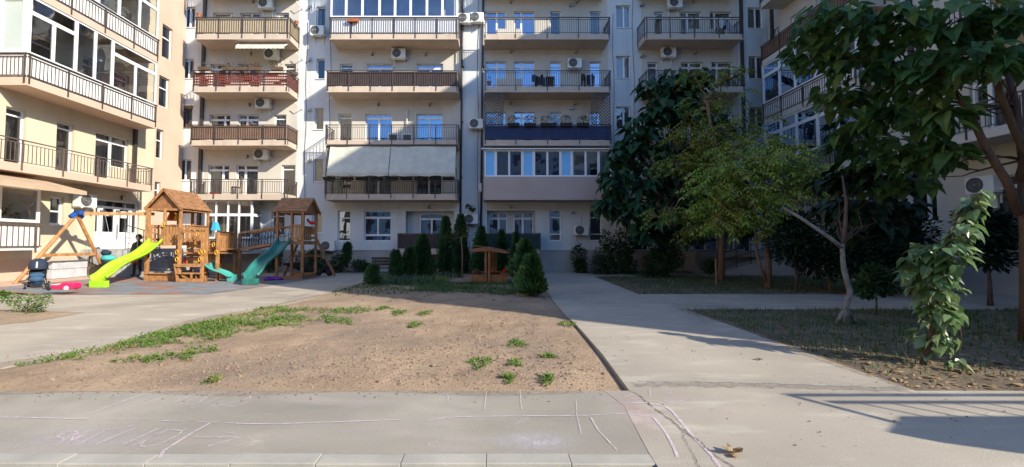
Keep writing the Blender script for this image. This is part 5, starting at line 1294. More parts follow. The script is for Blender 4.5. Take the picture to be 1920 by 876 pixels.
# ================================================================== ramp to the blue entrance behind the trees
r = thing('access_ramp', 'concrete ramp with iron handrails leading to the blue doors behind the trees', 'ramp', (12, 19.5, 0))
zr_ = fz(470); m = MB(); xa0, xa1 = on_y(1345, 500, 20.6).x, on_y(1480, 500, 20.6).x
m.prism([(xa0, .02), (xa1, .02), (xa1, 1.15), (xa0, .15)], 20.2, 20.9, lambda a, b_, d: (a, d, b_)); m.build('ramp', plinth_mat, r)
m = MB(); m.box(on_y(1295, 470, 21.6).x, on_y(1430, 470, 21.6).x, 21.0, 22.66, zr_-.28, zr_-.02); m.box(on_y(1300, 470, 21.6).x, on_y(1425, 470, 21.6).x, 21.4, 22.66, .02, zr_-.282); m.build('landing', plinth_mat, r)
m = MB()
for dz in (.9, .55): m.tube([V((xa0, 20.2, .15+dz)), V((xa1, 20.2, 1.15+dz))], .022, 6); m.tube([V((on_y(1295, 470, 21.05).x, 21.05, zr_+dz)), V((on_y(1430, 470, 21.05).x, 21.05, zr_+dz))], .022, 6)
for k in range(6): t = k/5; m.tube([V((xa0+(xa1-xa0)*t, 20.2, .15+t)), V((xa0+(xa1-xa0)*t, 20.2, 1.05+t))], .02, 6)
for k in range(7): x = on_y(1295+135*k/6, 470, 21.05).x; m.tube([V((x, 21.05, zr_)), V((x, 21.05, zr_+.9))], .016, 6)
m.build('handrail', iron, r)
# ================================================================== wooden play tower with the lime slide
def PW(px, py, Y): return on_y(px, py, Y)
y0 = 17.1; tx0, tx1, ty0, ty1 = -13.74, -12.44, 17.1, 18.75; pz1 = 1.58; ez = 2.93; rz_ = 3.72
T1 = thing('play_tower', 'large wooden play tower with gabled roof and lime green slide', 'play tower', (-13.1, 17.9, 0))
def post(r, x, y, z0, z1, w=.09, mat=wood): m = MB(); m.box(x-w/2, x+w/2, y-w/2, y+w/2, z0, z1); return m.build('post', mat, r, bevel=.008)
for x, y, w in ((tx0+.0, ty0, .13), (tx1, ty0, .09), (tx0, ty1, .09), (tx1, ty1, .09), ((tx0+tx1)/2-.03, ty1, .09)): post(T1, x, y, rise(x) if z_ else 0, ez, w) if (z_ := 1) else None
post(T1, -13.07, ty0, pz1-.15, ez, .09)
def gable(r, x0, x1, y0, y1, ze, zr, axis, ov=.0, mat=wood_roof, n=5, th=.022):
    """board roof; axis 'y': ridge along Y"""
    m = MB(); par = []
    if axis == 'y': a0, a1, b0, b1 = x0, x1, y0, y1; f = lambda a, b, z: V((a, b, z))
    else: a0, a1, b0, b1 = y0, y1, x0, x1; f = lambda a, b, z: V((b, a, z))
    am = (a0+a1)/2
    for s in (0, 1):
        ea = a0 if s == 0 else a1
        for k in range(n):
            t0, t1 = k/n, (k+1)/n+.03
            p0, p1 = ea+(am-ea)*t0, ea+(am-ea)*min(1, t1); z0, z1 = ze+(zr-ze)*t0+.018*1, ze+(zr-ze)*min(1, t1)
            m.hexa([f(p0, b0, z0), f(p0, b1, z0), f(p1, b1, z1), f(p1, b0, z1), f(p0, b0, z0+th), f(p0, b1, z0+th), f(p1, b1, z1+th*.6), f(p1, b0, z1+th*.6)])
    o = m.build('roof', mat, r)
    m = MB()
    for b in (b0+.03, b1-.03):
        for ea in (a0, a1): m.bar(f(ea, b, ze-.035), f(am, b, zr-.035), .03, .08)
    m.build('rafter', wood, o)
    m = MB()
    for b in (b0+.16, b1-.16):                                          # gable boards
        m.add([f(a0+.1, b, ze), f(a1-.1, b, ze), f(am, b, zr-.1)], [(0, 1, 2)])
    pieces(m, 'gable_board', wood_dark, o, fix=False)
    return o
gable(T1, tx0-.10, tx1+.10, ty0-.12, ty1+.12, ez-.03, rz_, 'y')
m = MB()
for (a, b_) in (((tx0, ty0), (tx1, ty0)), ((tx0, ty1), (tx1, ty1)), ((tx0, ty0), (tx0, ty1)), ((tx1, ty0), (tx1, ty1))): m.bar((a[0], a[1], ez-.05), (b_[0], b_[1], ez-.05), .05, .09); m.bar((a[0], a[1], pz1-.08), (b_[0], b_[1], pz1-.08), .05, .13)
pieces(m, 'beam', wood, T1)
m = MB()
k = 0
yy = ty0+.03
while yy < ty1-.05: m.box(tx0+.03, tx1-.03, yy, yy+.105, pz1-.03, pz1-.003); yy += .115
m.build('platform', wood_dark, T1)
def planks(r, p, q, z0, z1, n, w=.09, rail=True, name='railing_panel', mat=wood):
    p, q = V((p[0], p[1], 0)), V((q[0], q[1], 0)); d = (q-p); L_ = d.length; d /= L_; nrm = V((-d.y, d.x, 0))
    m = MB()
    for k in range(n):
        c0 = p+d*(L_*(k+.5)/n); h = z1-.02+.03*((k*7) % 3-1)*.3
        m.bar(c0+V((0, 0, z0)), c0+V((0, 0, h)), w, .022, up=nrm)
    if rail:
        for z in (z0+.10, z1-.09): m.bar(p+nrm*.024+V((0, 0, z)), q+nrm*.024+V((0, 0, z)), .025, .07)
        m.bar(p-nrm*.02+V((0, 0, z1+.0)), q-nrm*.02+V((0, 0, z1+.0)), .08, .03)
    return m.build(name, mat, r)
planks(T1, (-13.02, ty0), (tx1-.05, ty0), pz1-.0, pz1+.68, 4, .1)
planks(T1, (tx1, ty0+.06), (tx1, ty1-.06), pz1, pz1+.68, 9, .1)
planks(T1, (tx0, ty0+.08), (tx0, ty1-.06), pz1, pz1+.68, 8, .1)
planks(T1, (tx0+.06, ty1), (tx1-.06, ty1), pz1, pz1+.62, 5, .12)
# base boards (sand pit below)
m = MB(); m.box(tx0-.05, tx1+.1, ty0-.03, ty0+.02, .03, .30); m.box(tx1+.05, tx1+.1, ty0+.02, ty1, .03, .28); m.box(tx0-.05, tx1+.1, ty1-.02, ty1+.03, .05, .28); pieces(m, 'sandpit_board', wood, T1)
m = MB(); m.box(tx0-.12, tx1+.12, ty0-.1, ty0+.2, .300, .328); m.build('sandpit_seat', wood, T1)
# slides: troughs swept along a curve in the Y-Z plane
def slide(r, x, ya, za, yb, zb, w, mat, name='slide', axis='y', wall=.17, sh=.24):
    m = MB(); n = 22; cs = []
    for i in range(n+1):
        t = i/n
        y = ya+(yb-ya)*t; s = t + .075*math.sin(t*2*math.pi)
        z = za+(zb-za)*s
        if t > .86: z = max(zb+.0, za+(zb-za)*(.86+.075*math.sin(.86*2*math.pi)) + (zb+.10-(za+(zb-za)*(.86+.075*math.sin(.86*2*math.pi))))*((t-.86)/.14)**.7)
        cs.append((y, z))
    prof = [(-w/2-.05, wall-.06), (-w/2-.045, wall), (-w/2+.0, wall), (-w/2+.03, .02), (-w/2+.08, 0), (w/2-.08, 0), (w/2-.03, .02), (w/2, wall), (w/2+.045, wall), (w/2+.05, wall-.06)]
    k = len(prof); o = len(m.v)
    for y, z in cs:
        for a, h in prof: m.v.append(V((x+a, y, z+h)) if axis == 'y' else V((y, x+a, z+h)))
    for i in range(n):
        for j in range(k-1): m.f.append([o+i*k+j, o+i*k+j+1, o+(i+1)*k+j+1, o+(i+1)*k+j]); m.m.append(0)
    e = cs[-1]; fy = 1 if yb > ya else -1                                 # front lip down to the ground
    lip = [(-w/2-.05, wall-.06), (-w/2-.0, .05), (w/2+.0, .05), (w/2+.05, wall-.06)]
    ob = m.build(name, mat, r, smooth=True, fix=False)
    md = ob.modifiers.new('thick', 'SOLIDIFY'); md.thickness = .018; md.offset = -1
    m = MB(); yv, zv = cs[-1]; y2 = yv-.16*fy
    A = [(x-w/2-.03, yv+.012*fy), (x+w/2+.03, yv+.012*fy), (x+w/2+.03, y2), (x-w/2-.03, y2)]
    if axis != 'y': A = [(b_, a) for a, b_ in A]
    m.hexa([V((a, b_, .014+sh*0)) for a, b_ in A]+[V((a, b_, zv+.012)) for a, b_ in A]); m.build('slide_foot', mat, ob, bevel=.015)
    return ob
slide(T1, -13.42, 17.12, pz1-.02, 14.62, .13, .50, lime)
# ladder with yellow holds, lower landing and the small teal slide
LX0, LX1 = PW(337, 480, 17.0).x, PW(378.5, 480, 17.0).x; ly = 17.0-.35
P0, P1 = V((PW(336, 500, 16.75).x, 16.75, 0)), V((PW(379, 500, 16.75).x, 16.75, 0))
post(T1, P0.x+.0, 16.75, .36, 2.15, .10); post(T1, P1.x, 16.75, 0.014, 1.95, .10)
m = MB()
for z, th in ((.66, .12), (.35, .05), (.08, .12)): m.box(P0.x-.12 if z > .6 else P0.x-.05, P1.x+.03, 16.66, 16.69, z-th/2, z+th/2); m.box(P0.x-.05, P1.x+.03, 16.69, 16.95, z+th/2-.03, z+th/2)
m.bar((P0.x-.02, 16.72, .1), (P0.x-.16, 16.72, .72), .05, .09); m.bar((P0.x-.1, 16.74, .45), (P0.x+.45, 16.74, .05), .04, .08)
pieces(m, 'ladder_step', wood, T1)
m = MB(); m.bar((P0.x-.12, 16.72, 1.97), (P1.x+.06, 16.72, 1.95), .04, .05); m.build('top_rail', wood, T1)
ldx = -10.95
for x, y, z in ((-11.42, 17.15, 2.15), (ldx, 17.15, 1.95), (ldx, 18.3, 1.9)): post(T1, x, y, .014, z, .10)
def hold(px, py, Y):
    c0 = PW(px, py, Y); m = MB(); pts = [c0+V((.05*math.cos(t), 0, .085*math.sin(t))) for t in [2*math.pi*k/12 for k in range(13)]]
    m.tube(pts, .017, 6, False); return m
for px, py, Y in ((331.5, 473, 16.69), (331, 486.5, 16.69), (375, 473, 16.69), (382, 473.5, 16.69), (374.5, 486.5, 16.69), (370, 439, 16.98), (306, 421.5, 17.03), (400, 459, 17.09), (405, 473.5, 17.09)): hold(px, py, Y).build('climbing_hold', yellow_plastic, T1, smooth=True, fix=False)
m = MB()
for k in range(6): z = .66+k*.165; m.box(-12.4, -11.05, 17.42, 17.445, z, z+.15)
m.build('climbing_wall', wood, T1)
m = MB(); m.box(-12.36, ldx+.04, 17.15, 18.4, 1.10, 1.16); m.build('platform', wood_dark, T1)
planks(T1, (-11.9, 18.42), (ldx, 18.42), 1.16, 2.0, 6, .12); planks(T1, (ldx, 17.2), (ldx, 18.3), 1.2, 1.9, 7, .11); planks(T1, (tx1+.08, 17.16), (-11.46, 17.16), 1.56, 2.06, 4, .1)
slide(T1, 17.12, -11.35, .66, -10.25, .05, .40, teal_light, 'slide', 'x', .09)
# back house wall with a window under the bridge landing
m = MB(); hx0, hx1 = PW(408, 490, 18.3).x, PW(449, 490, 18.3).x
BWp = Wall((0, 18.3, 0), (1, 0, 0), (0, 1, 0)); wz0, wz1 = PW(420, 497, 18.3).z, PW(420, 474, 18.3).z; wx0, wx1 = PW(419, 480, 18.3).x, PW(437, 480, 18.3).x
holed(m, BWp, hx0, hx1, .02, 1.2, [(wx0, wx1, wz0, wz1)]+[(hx0-1, hx1+1, .02+k*.17-.008, .02+k*.17) for k in range(1, 7)], 0, .03); m.build('house_wall', wood_dark, T1)
post(T1, hx1, 18.3, .014, 1.95, .11, wood_dark); post(T1, hx0, 18.3, .014, 1.9, .11, wood_dark)
m = MB(); bz = PW(430, 468, 18.3).z; m.box(hx0-.1, hx1+.05, 17.7, 18.3-.03, bz, bz+.06); m.build('bridge_landing', wood, T1)
planks(T1, (hx0, 18.24), (hx1-.1, 18.24), bz+.06, PW(430, 436, 18.3).z, 5, .13, mat=wood_dark)
# coloured bits
m = MB(); c0 = PW(404.5, 432, 17.3); m.lathe([(0, 0), (.19, 0), (.09, .33), (0, .33)], c0, 6); m.build('turret_cap', sky_plastic, T1, fix=False)
c0 = PW(322, 414, 17.9); m = MB(); m.lathe([(.26, 0), (.01, .55), (0, .55)], c0, 4); m.build('steering_cone', orange_plastic, T1, fix=False)
c0 = PW(331, 413, 17.7); m = MB(); m.lathe([(.10, 0), (.05, .28), (0, .28)], c0, 6); m.build('telescope', yellow_plastic, T1, fix=False)
m = MB(); c0 = PW(353, 489, 17.6); m.hexa([c0+V(v) for v in ((-.12, -.1, -.13), (.08, -.1, -.16), (.08, .1, -.16), (-.12, .1, -.13), (-.16, -.1, .1), (.10, -.1, .16), (.10, .1, .16), (-.16, .1, .1))]); tag(m.build('toy_bucket', red_plastic, origin=tuple(c0), bevel=.015), 'red plastic toy box hanging inside the wooden play tower', 'toy box')
# ================================================================== second tower, teal slide, bridge, hammock swing frame
ux0, ux1, uy0, uy1 = -9.0, -7.92, 18.0, 19.35; pz2 = 1.62; ez2 = 2.88
T2 = thing('play_tower', 'smaller wooden play tower with a dark teal slide in the shade', 'play tower', (-8.5, 18.6, 0))
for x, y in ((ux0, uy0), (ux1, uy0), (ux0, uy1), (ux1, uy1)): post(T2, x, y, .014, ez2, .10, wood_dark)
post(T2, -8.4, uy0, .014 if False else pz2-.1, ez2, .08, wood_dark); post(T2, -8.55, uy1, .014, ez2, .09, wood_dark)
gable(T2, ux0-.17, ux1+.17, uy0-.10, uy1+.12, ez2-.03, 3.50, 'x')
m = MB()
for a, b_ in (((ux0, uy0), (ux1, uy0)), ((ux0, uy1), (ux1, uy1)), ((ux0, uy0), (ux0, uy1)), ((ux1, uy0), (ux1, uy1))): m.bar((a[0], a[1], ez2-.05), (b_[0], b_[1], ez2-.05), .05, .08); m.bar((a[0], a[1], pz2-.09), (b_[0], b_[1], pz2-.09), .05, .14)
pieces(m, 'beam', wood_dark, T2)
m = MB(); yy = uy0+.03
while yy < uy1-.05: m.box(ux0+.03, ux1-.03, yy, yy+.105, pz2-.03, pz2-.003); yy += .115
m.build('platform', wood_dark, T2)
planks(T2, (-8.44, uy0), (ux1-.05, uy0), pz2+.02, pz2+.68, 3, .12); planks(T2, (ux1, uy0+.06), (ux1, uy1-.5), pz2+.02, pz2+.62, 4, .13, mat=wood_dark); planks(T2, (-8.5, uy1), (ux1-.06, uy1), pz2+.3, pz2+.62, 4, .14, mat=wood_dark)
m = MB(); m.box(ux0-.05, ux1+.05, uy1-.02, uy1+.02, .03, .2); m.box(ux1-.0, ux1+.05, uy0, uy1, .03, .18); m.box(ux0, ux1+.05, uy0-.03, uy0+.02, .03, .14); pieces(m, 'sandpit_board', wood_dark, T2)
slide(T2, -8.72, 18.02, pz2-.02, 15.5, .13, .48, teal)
# rope bridge: sagging floor, two hand beams and a net
br = thing('rope_bridge', 'sloping wooden bridge with rope netting between the two play towers', 'bridge', (-10, 18.4, 1.4))
ba, bb_ = V((hx1+.02, 18.25, 0)), V((ux0-.05, 18.6, 0))
def bp(t, h, y=0): q = ba.lerp(bb_, t); return V((q.x, q.y+y, h))
ha0, ha1, fa0, fa1 = PW(449, 437, 18.25).z, PW(516, 424, 18.6).z, PW(449, 468, 18.25).z, PW(516, 455, 18.6).z
for s, y in ((0, 0), (1, .75)):
    m = MB(); m.bar(bp(0, ha0, y), bp(1, ha1, y), .07, .09); m.build('hand_beam', wood, br); m = MB(); m.bar(bp(0, fa0, y), bp(1, fa1, y), .06, .1); m.build('floor_beam', wood, br)
    m = MB()
    for k in range(15):
        t = k/14; z0, z1 = fa0+(fa1-fa0)*t, ha0+(ha1-ha0)*t
        m.tube([bp(t, z0, y), bp(t+.02*math.sin(k), (z0+z1)/2, y), bp(min(1, t+.035*(k % 2)), z1, y)], .011, 4)
        if k < 14:
            t2 = (k+1)/14; zz = .5+.06*math.sin(k*2); m.tube([bp(t, z0+(z1-z0)*zz, y), bp(t2, fa0+(fa1-fa0)*t2+(z1-z0)*(.5+.06*math.sin(k*2+2)), y)], .011, 4)
    m.build('net', navy_cloth, br)
m = MB()
for k in range(18): t = (k+.2)/18; m.box(bp(t, 0).x-.04, bp(t, 0).x+.05, 18.25+.35*t+.02, 18.98+.35*t, fa0+(fa1-fa0)*t+.055, fa0+(fa1-fa0)*t+.08)
m.build('slat', wood, br)
# a net swing hung from an A-frame behind the second tower
sw = thing('swing_frame', 'wooden A-frame swing beside the small play tower', 'swing frame', (-7.6, 20.2, 0))
m = MB(); a0 = PW(592, 450, 19.6); m.bar((a0.x, 19.6, a0.z+.1), (PW(628, 515, 19.7).x, 19.7, .03), .10, .10); m.bar((PW(562, 455, 20.6).x, 20.6, 1.75), (PW(532, 513, 19.8).x, 19.8, .03), .10, .10); pieces(m, 'leg', wood_dark, sw)
m = MB(); m.bar((PW(550, 479, 20).x, 20.0, PW(550, 480, 20).z), (PW(603, 479, 19.75).x, 19.75, PW(603, 480, 19.75).z), .06, .11); m.bar((PW(562, 455, 20.6).x, 20.6, 1.75), (a0.x, 19.6, a0.z+.1), .1, .1); pieces(m, 'crossbar', wood_dark, sw)
hm = thing('hammock_swing', 'black cloth hammock swing hanging under the small play tower', 'hammock swing', tuple(PW(565, 505, 19.7)))
m = MB(); n_ = 18
hp = [PW(530, 495, 19.7), PW(548, 497, 19.7), PW(565, 500, 19.7), PW(585, 508, 19.7), PW(600, 513, 19.7), PW(607, 503, 19.7)]
m.tube(hp, [.03, .12, .2, .17, .1, .03], 8); m.build('cloth', black_cloth, hm, smooth=True)
m = MB(); m.tube([hp[0], PW(552, 470, 19.8), PW(560, 458, 20.2)], .012, 4); m.tube([hp[-1], PW(603, 480, 19.7)], .012, 4); m.tube([hp[2], PW(566, 476, 19.9)], .05, 6); pieces(m, 'rope', black_cloth, hm)
# ================================================================== swing with the blue bracket
SF = thing('swing_frame', 'wooden swing frame with a blue corner bracket left of the lime slide', 'swing frame', (-15.4, 16, 0))
apx = on_x(144, 404, -15.35); nf = on_z(27, 534, .2); ff = V((-15.5, 17.3, .2))
nfz = V((-15.5, on_x(27, 533, -15.5).y, .2))
end = V((tx0, ty0+.3, 2.78)); apx = V((-15.35, on_x(144, 404, -15.35).y, on_x(144, 402, -15.35).z))
for q in (nfz, ff):
    m = MB(); m.tube([apx, q], .06, 9); m.build('leg', wood, SF, smooth=False)
m = MB(); m.bar(apx+V((.05, 0, .03)), V((end.x, end.y, apx.z+.12)), .10, .12); m.build('crossbar', wood, SF)
m = MB(); t = .62; m.bar(apx.lerp(nfz, t)+V((.02, 0, 0)), apx.lerp(ff, t)+V((.02, 0, 0)), .05, .11); m.build('brace', wood, SF)
m = MB(); m.bar(apx+V((-.02, -.22, -.12)), apx+V((.0, .0, .07)), .15, .13); m.bar(apx+V((-.02, .22, -.12)), apx+V((.0, .0, .07)), .15, .13); m.bar(apx+V((-.06, 0, .04)), apx+V((.2, 0, .06)), .17, .15); m.build('corner_bracket', blue_plastic, SF, bevel=.02)
def seat_pos(t): return apx.lerp(V((end.x, end.y, apx.z+.1)), t)
# toddler seat with a teal blanket, and a child's bar swing
s1 = seat_pos(.30); bs = PW(204, 487, s1.y)
bw = thing('baby_swing', 'toddler swing seat draped with turquoise and navy cloth', 'swing seat', tuple(bs))
m = MB(); m.lathe([(0, -.22), (.2, -.2), (.24, -.02), (.22, -.02), (.18, -.17)], bs, 12); m.build('seat', black_rubber, bw, smooth=True, fix=False)
m = MB(); m.blob(bs+V((0, -.02, .05)), (.26, .2, .13), 12, 8, .08, 3); m.build('blanket', teal_cloth, bw, smooth=True, fix=False)
m = MB(); m.blob(bs+V((-.12, 0, .26)), (.17, .15, .12), 12, 8, .08, 5); m.build('cushion', navy_cloth, bw, smooth=True, fix=False)
m = MB(); m.blob(bs+V((.12, -.1, -.22)), (.18, .1, .05), 8, 6, .1, 6); m.build('footrest', red_plastic, bw, fix=False)
m = MB()
for dx in (-.2, .22): m.tube([bs+V((dx, 0, .0)), s1+V((dx*.6, 0, -.02))], .009, 4)
pieces(m, 'rope', steel, bw)
s2 = seat_pos(.72)
bt = thing('bar_swing', 'rope swing with a small bar hanging beside the lime slide', 'swing', (s2.x, s2.y, 1.2))
m = MB(); m.box(s2.x-.2, s2.x+.2, s2.y-.06, s2.y+.06, .75, .79); m.build('seat', red_plastic, bt, bevel=.01)
m = MB(); m.tube([V((s2.x-.17, s2.y, .79)), V((s2.x-.17, s2.y, s2.z))], .01, 4); m.tube([V((s2.x+.17, s2.y, .79)), V((s2.x+.17, s2.y, s2.z))], .01, 4); pieces(m, 'rope', steel, bt)
m = MB()
for k, t in enumerate((.12, .3, .5, .72, .9)): q = seat_pos(t); m.box(q.x-.03, q.x+.03, q.y-.06, q.y+.06, q.z+.0, q.z+.16)
m.build('swing_hook', steel, SF)
# ================================================================== person behind the slide
pp = on_y(257.5, 522, 17.85); px_, py_ = pp.x, 17.85; pzg = rise(px_)+.014
pr = thing('person', 'person with dark curly hair in dark clothes standing behind the lime slide', 'person', (px_, py_, pzg))
def skinned(name, joints, edges, mat, parent, sub=1):
    me = bpy.data.meshes.new(name); off = wloc(parent)
    me.from_pydata([V(j[:3]) for j in joints], edges, []); o = bpy.data.objects.new(name, me); COL.objects.link(o); o.parent = parent
    md = o.modifiers.new('skin', 'SKIN'); md.use_smooth_shade = True
    for i, j in enumerate(joints): me.skin_vertices[0].data[i].radius = (j[3], j[4] if len(j) > 4 else j[3])
    me.skin_vertices[0].data[0].use_root = True
    md2 = o.modifiers.new('sub', 'SUBSURF'); md2.levels = sub; md2.render_levels = sub
    me.materials.append(mat); return o
# joints in local metres: z up, facing -X a little (towards the swing)
J = [(0, 0, .88, .135, .11), (0, 0, 1.05, .13, .10), (0, 0, 1.25, .155, .11), (0, 0, 1.38, .13, .10), (0, 0, 1.45, .055), (0, -.005, 1.53, .06),
     (.09, 0, .84, .085), (.10, -.02, .46, .06), (.10, .02, .09, .042), (.10, -.13, .035, .035), (-.09, 0, .84, .085), (-.11, -.04, .46, .06), (-.14, .0, .09, .042), (-.15, -.15, .035, .035),
     (.19, 0, 1.36, .06), (.25, .02, 1.10, .045), (.22, -.08, .87, .035), (-.19, 0, 1.36, .06), (-.26, -.03, 1.10, .045), (-.22, -.16, .92, .035)]
E = [(0, 1), (1, 2), (2, 3), (3, 4), (4, 5), (0, 6), (6, 7), (7, 8), (8, 9), (0, 10), (10, 11), (11, 12), (12, 13), (3, 14), (14, 15), (15, 16), (3, 17), (17, 18), (18, 19)]
body = skinned('body', J, E, black_cloth, pr, 2)
m = MB(); hc = V((px_, py_, pzg+1.60)); m.blob(hc, (.075, .09, .11), 14, 10); m.blob(hc+V((-.0, -.092, -.01)), (.014, .02, .02), 8, 6)
for s in (-1, 1): m.blob(hc+V((s*.076, .005, -.01)), (.012, .022, .032), 8, 6)
m.box(hc.x-.025, hc.x+.025, hc.y-.088, hc.y-.08, hc.z-.055, hc.z-.045); m.build('head', skin, pr, smooth=True, fix=False)
m = MB(); q = random.Random(4)
for _ in range(70):
    u = q.uniform(-.25, 1); t = q.uniform(0, 6.283); s = math.sqrt(max(0, 1-u*u)); yy = s*math.sin(t)
    if yy < -.45 and u < .45: continue
    m.blob(hc+V((.095*s*math.cos(t), .105*yy+.01, .125*u+.015)), q.uniform(.022, .036), 6, 5, .2, q.random())
m.build('hair', hair, pr, fix=False)
def hand(par, c0, sgn):
    m = MB(); c0 = V(c0); m.blob(c0+V((0, 0, -.045)), (.018, .036, .045), 8, 6)
    for k in range(4):
        y = -.028+.019*k; l = (.06, .07, .066, .05)[k]; m.tube([c0+V((0, y, -.075)), c0+V((-sgn*.006, y, -.08-l*.55)), c0+V((-sgn*.022, y, -.08-l))], [.0095, .009, .006], 6)
    m.tube([c0+V((0, -.03, -.03)), c0+V((-sgn*.012, -.055, -.055)), c0+V((-sgn*.018, -.058, -.085))], [.011, .010, .007], 6)
    m.build('hand', skin, par, smooth=True, fix=False)
hand(pr, (px_+.22, py_-.085, pzg+.86), 1); hand(pr, (px_-.22, py_-.165, pzg+.91), -1)
m = MB(); m.lathe([(.145, .82), (.17, .95), (.165, 1.2), (.185, 1.32), (.12, 1.42), (.075, 1.46)], (px_, py_, pzg), 14)
for v in m.v: v.y = py_+(v.y-py_)*.78
m.build('jacket', M('dark_green_jacket', (.012, .03, .022), .8), pr, smooth=True, fix=False)
# ================================================================== pushchair, toy car, boxes and bits around the mat
def pushchair(px, py, X, lab, sc_=.76):
    g = on_x(px, py, X); b = V((X, g.y, rise(X)+.014)); r = thing('pushchair', lab, 'pushchair', tuple(b)); r.scale = (sc_*.9, sc_, sc_*1.08); r.rotation_euler = (0, 0, R(38))
    m = MB(); k = V((b.x, b.y, b.z))
    def L(*a): return k+V(a)
    n_ = 12
    def hd(i, j):
        t, a = math.pi*(.0+.60*i/n_), math.pi*j/10; R0 = .36
        return L(-.33*math.cos(a), .10-.34*math.cos(t)*math.sin(a)**.5, .74+(.40*math.sin(t)+.02*math.sin(t*6))*math.sin(a)**.5)
    for i in range(n_):
        for j in range(10): m.quad(hd(i, j), hd(i, j+1), hd(i+1, j+1), hd(i+1, j))
    m.build('hood', navy_cloth, r, smooth=True, fix=False)
    m = MB(); m.bar(L(0, -.215, 1.03), L(0, -.262, .80), .06, .012, up=(0, 1, 0)); m.build('hood_tab', grey_plastic, r)
    m = MB(); m.hexa([L(-.24, -.14, .36), L(.24, -.14, .36), L(.24, .22, .36), L(-.24, .22, .36), L(-.25, .06, .84), L(.25, .06, .84), L(.25, .22, .84), L(-.25, .22, .84)]); m.build('seat', black_cloth, r, bevel=.03)
    m = MB(); m.blob(L(0, -.14, .50), (.27, .16, .12), 12, 8, .05, 2); m.blob(L(.0, -.20, .36), (.26, .16, .12), 12, 8, .05, 5); m.build('foot_cover', denim, r, smooth=True, fix=False)
    m = MB(); m.blob(L(0, .02, .24), (.25, .26, .10), 12, 8, .04, 7); m.build('basket', denim, r, smooth=True, fix=False)
    m = MB()
    for s in (-.27, .27):
        m.tube([L(s, -.28, .16), L(s, .0, .42), L(s, .32, .98)], .016, 6); m.tube([L(s, .3, .16), L(s, -.02, .45), L(s*.9, -.2, .70)], .016, 6)
    m.tube([L(-.27, .32, .98), L(.27, .32, .98)], .018, 6); m.tube([L(-.3, -.28, .16), L(.3, -.28, .16)], .014, 6); m.tube([L(.27, -.04, .74), L(.38, -.1, .74)], .016, 5); m.build('frame', black_rubber, r)
    for x in (-.33, .33):
        for y, rad in ((-.30, .11), (.30, .13)):
            m = MB(); m.lathe([(.02, -.02), (rad-.03, -.02), (rad-.01, -.025), (rad, 0), (rad-.01, .025), (rad-.03, .02), (.02, .02)], L(x, y, rad), 16, 'x'); w_ = m.build('wheel', black_rubber, r, smooth=True, fix=False)
            m = MB(); m.lathe([(0, -.03), (.035, -.028), (.035, .028), (0, .03)], L(x, y, rad), 8, 'x'); m.build('hub', grey_plastic, w_, fix=False)
pushchair(70, 531, -14.4, 'navy and denim pushchair with its hood up beside the swing leg')
p = on_z(120, 544, .13)
tc_ = thing('toy_car', 'pink plastic ride-on toy car lying in front of the lime slide', 'toy car', tuple(p))
m = MB()
m.prism([(-.42, .03), (.36, .03), (.40, .10), (.38, .21), (.10, .25), (-.02, .17), (-.2, .16), (-.44, .09)], -.15, .15, lambda a, b_, d: p+V((a, d, b_))); m.build('body', pink_plastic, tc_, bevel=.03)
m = MB(); m.box(p.x-.25, p.x-.10, p.y-.155, p.y+.155, p.z+.165, p.z+.18); m.blob(p+V((-.32, -.12, .11)), (.05, .05, .03), 8, 6); m.build('headlight', ac_white, tc_, fix=False)
for x in (-.30, .22):
    for y in (-.16, .16): m = MB(); m.lathe([(0, -.025), (.06, -.025), (.075, 0), (.06, .025), (0, .025)], p+V((x, y, .07)), 12, 'y'); m.build('wheel', black_rubber if x < 0 else grey_plastic, tc_, fix=False)
m = MB(); m.tube([p+V((-.44, -.12, .12)), p+V((-.5, 0, .17)), p+V((-.44, .12, .12))], .014, 5); m.build('bumper', black_rubber, tc_)
def groundX(px, X): return on_x(px, 500, X).y
b0_, b1_ = groundX(88, -15.95), groundX(154, -15.95)
r = thing('storage_chest', 'long pale grey storage chest standing against the peach wall', 'chest', (-15.95, (b0_+b1_)/2, rise(-16)))
zb_ = rise(-16)+.02; zt_ = on_x(120, 489, -15.8).z
m = MB(); m.box(-16.2, -15.75, b0_, b1_, zb_, zb_+(zt_-zb_)*.52); m.build('body', grey_plastic, r, bevel=.01)
m = MB(); m.box(-16.2, -15.74, b0_, b0_+(b1_-b0_)*.3, zb_+(zt_-zb_)*.535, zt_); m.box(-16.2, -15.735, b0_+(b1_-b0_)*.31, b1_, zb_+(zt_-zb_)*.535, zt_); m.build('lid', grey_plastic, r, bevel=.01)
ch = V((-15.9, groundX(152, -15.9)+.55, rise(-16)+.02)); zc = on_x(152, 479, -15.9).z
r = thing('wicker_chair', 'round backed brown wicker armchair behind the pale chest', 'chair', tuple(ch))
m = MB(); m.tube([ch+V((.0, .34*math.cos(t), .42+(zc-ch.z-.42)*math.sin(t))) for t in [math.pi*k/12 for k in range(13)]], .03, 6)
for k in (-.2, -.07, .07, .2): m.tube([ch+V((0, k, .4)), ch+V((0, k*1.1, .42+(zc-ch.z-.42)*.9))], .012, 5)
m.build('backrest', wicker, r)
m = MB(); m.box(ch.x, ch.x+.5, ch.y-.3, ch.y+.3, ch.z+.36, ch.z+.42); m.box(ch.x+.46, ch.x+.5, ch.y-.3, ch.y+.3, ch.z+.14, ch.z+.359); m.build('seat', wicker, r)
for dy in (-.28, .28):
    for dx in (.03, .46): m = MB(); m.tube([ch+V((dx, dy, 0)), ch+V((dx, dy, .36))], .02, 6); m.build('leg', wicker, r)
p = on_z(20, 520.5, .2); m = MB(); m.lathe([(0, 0), (.14, 0), (.19, .16), (.175, .16), (.13, .02)], p, 14)
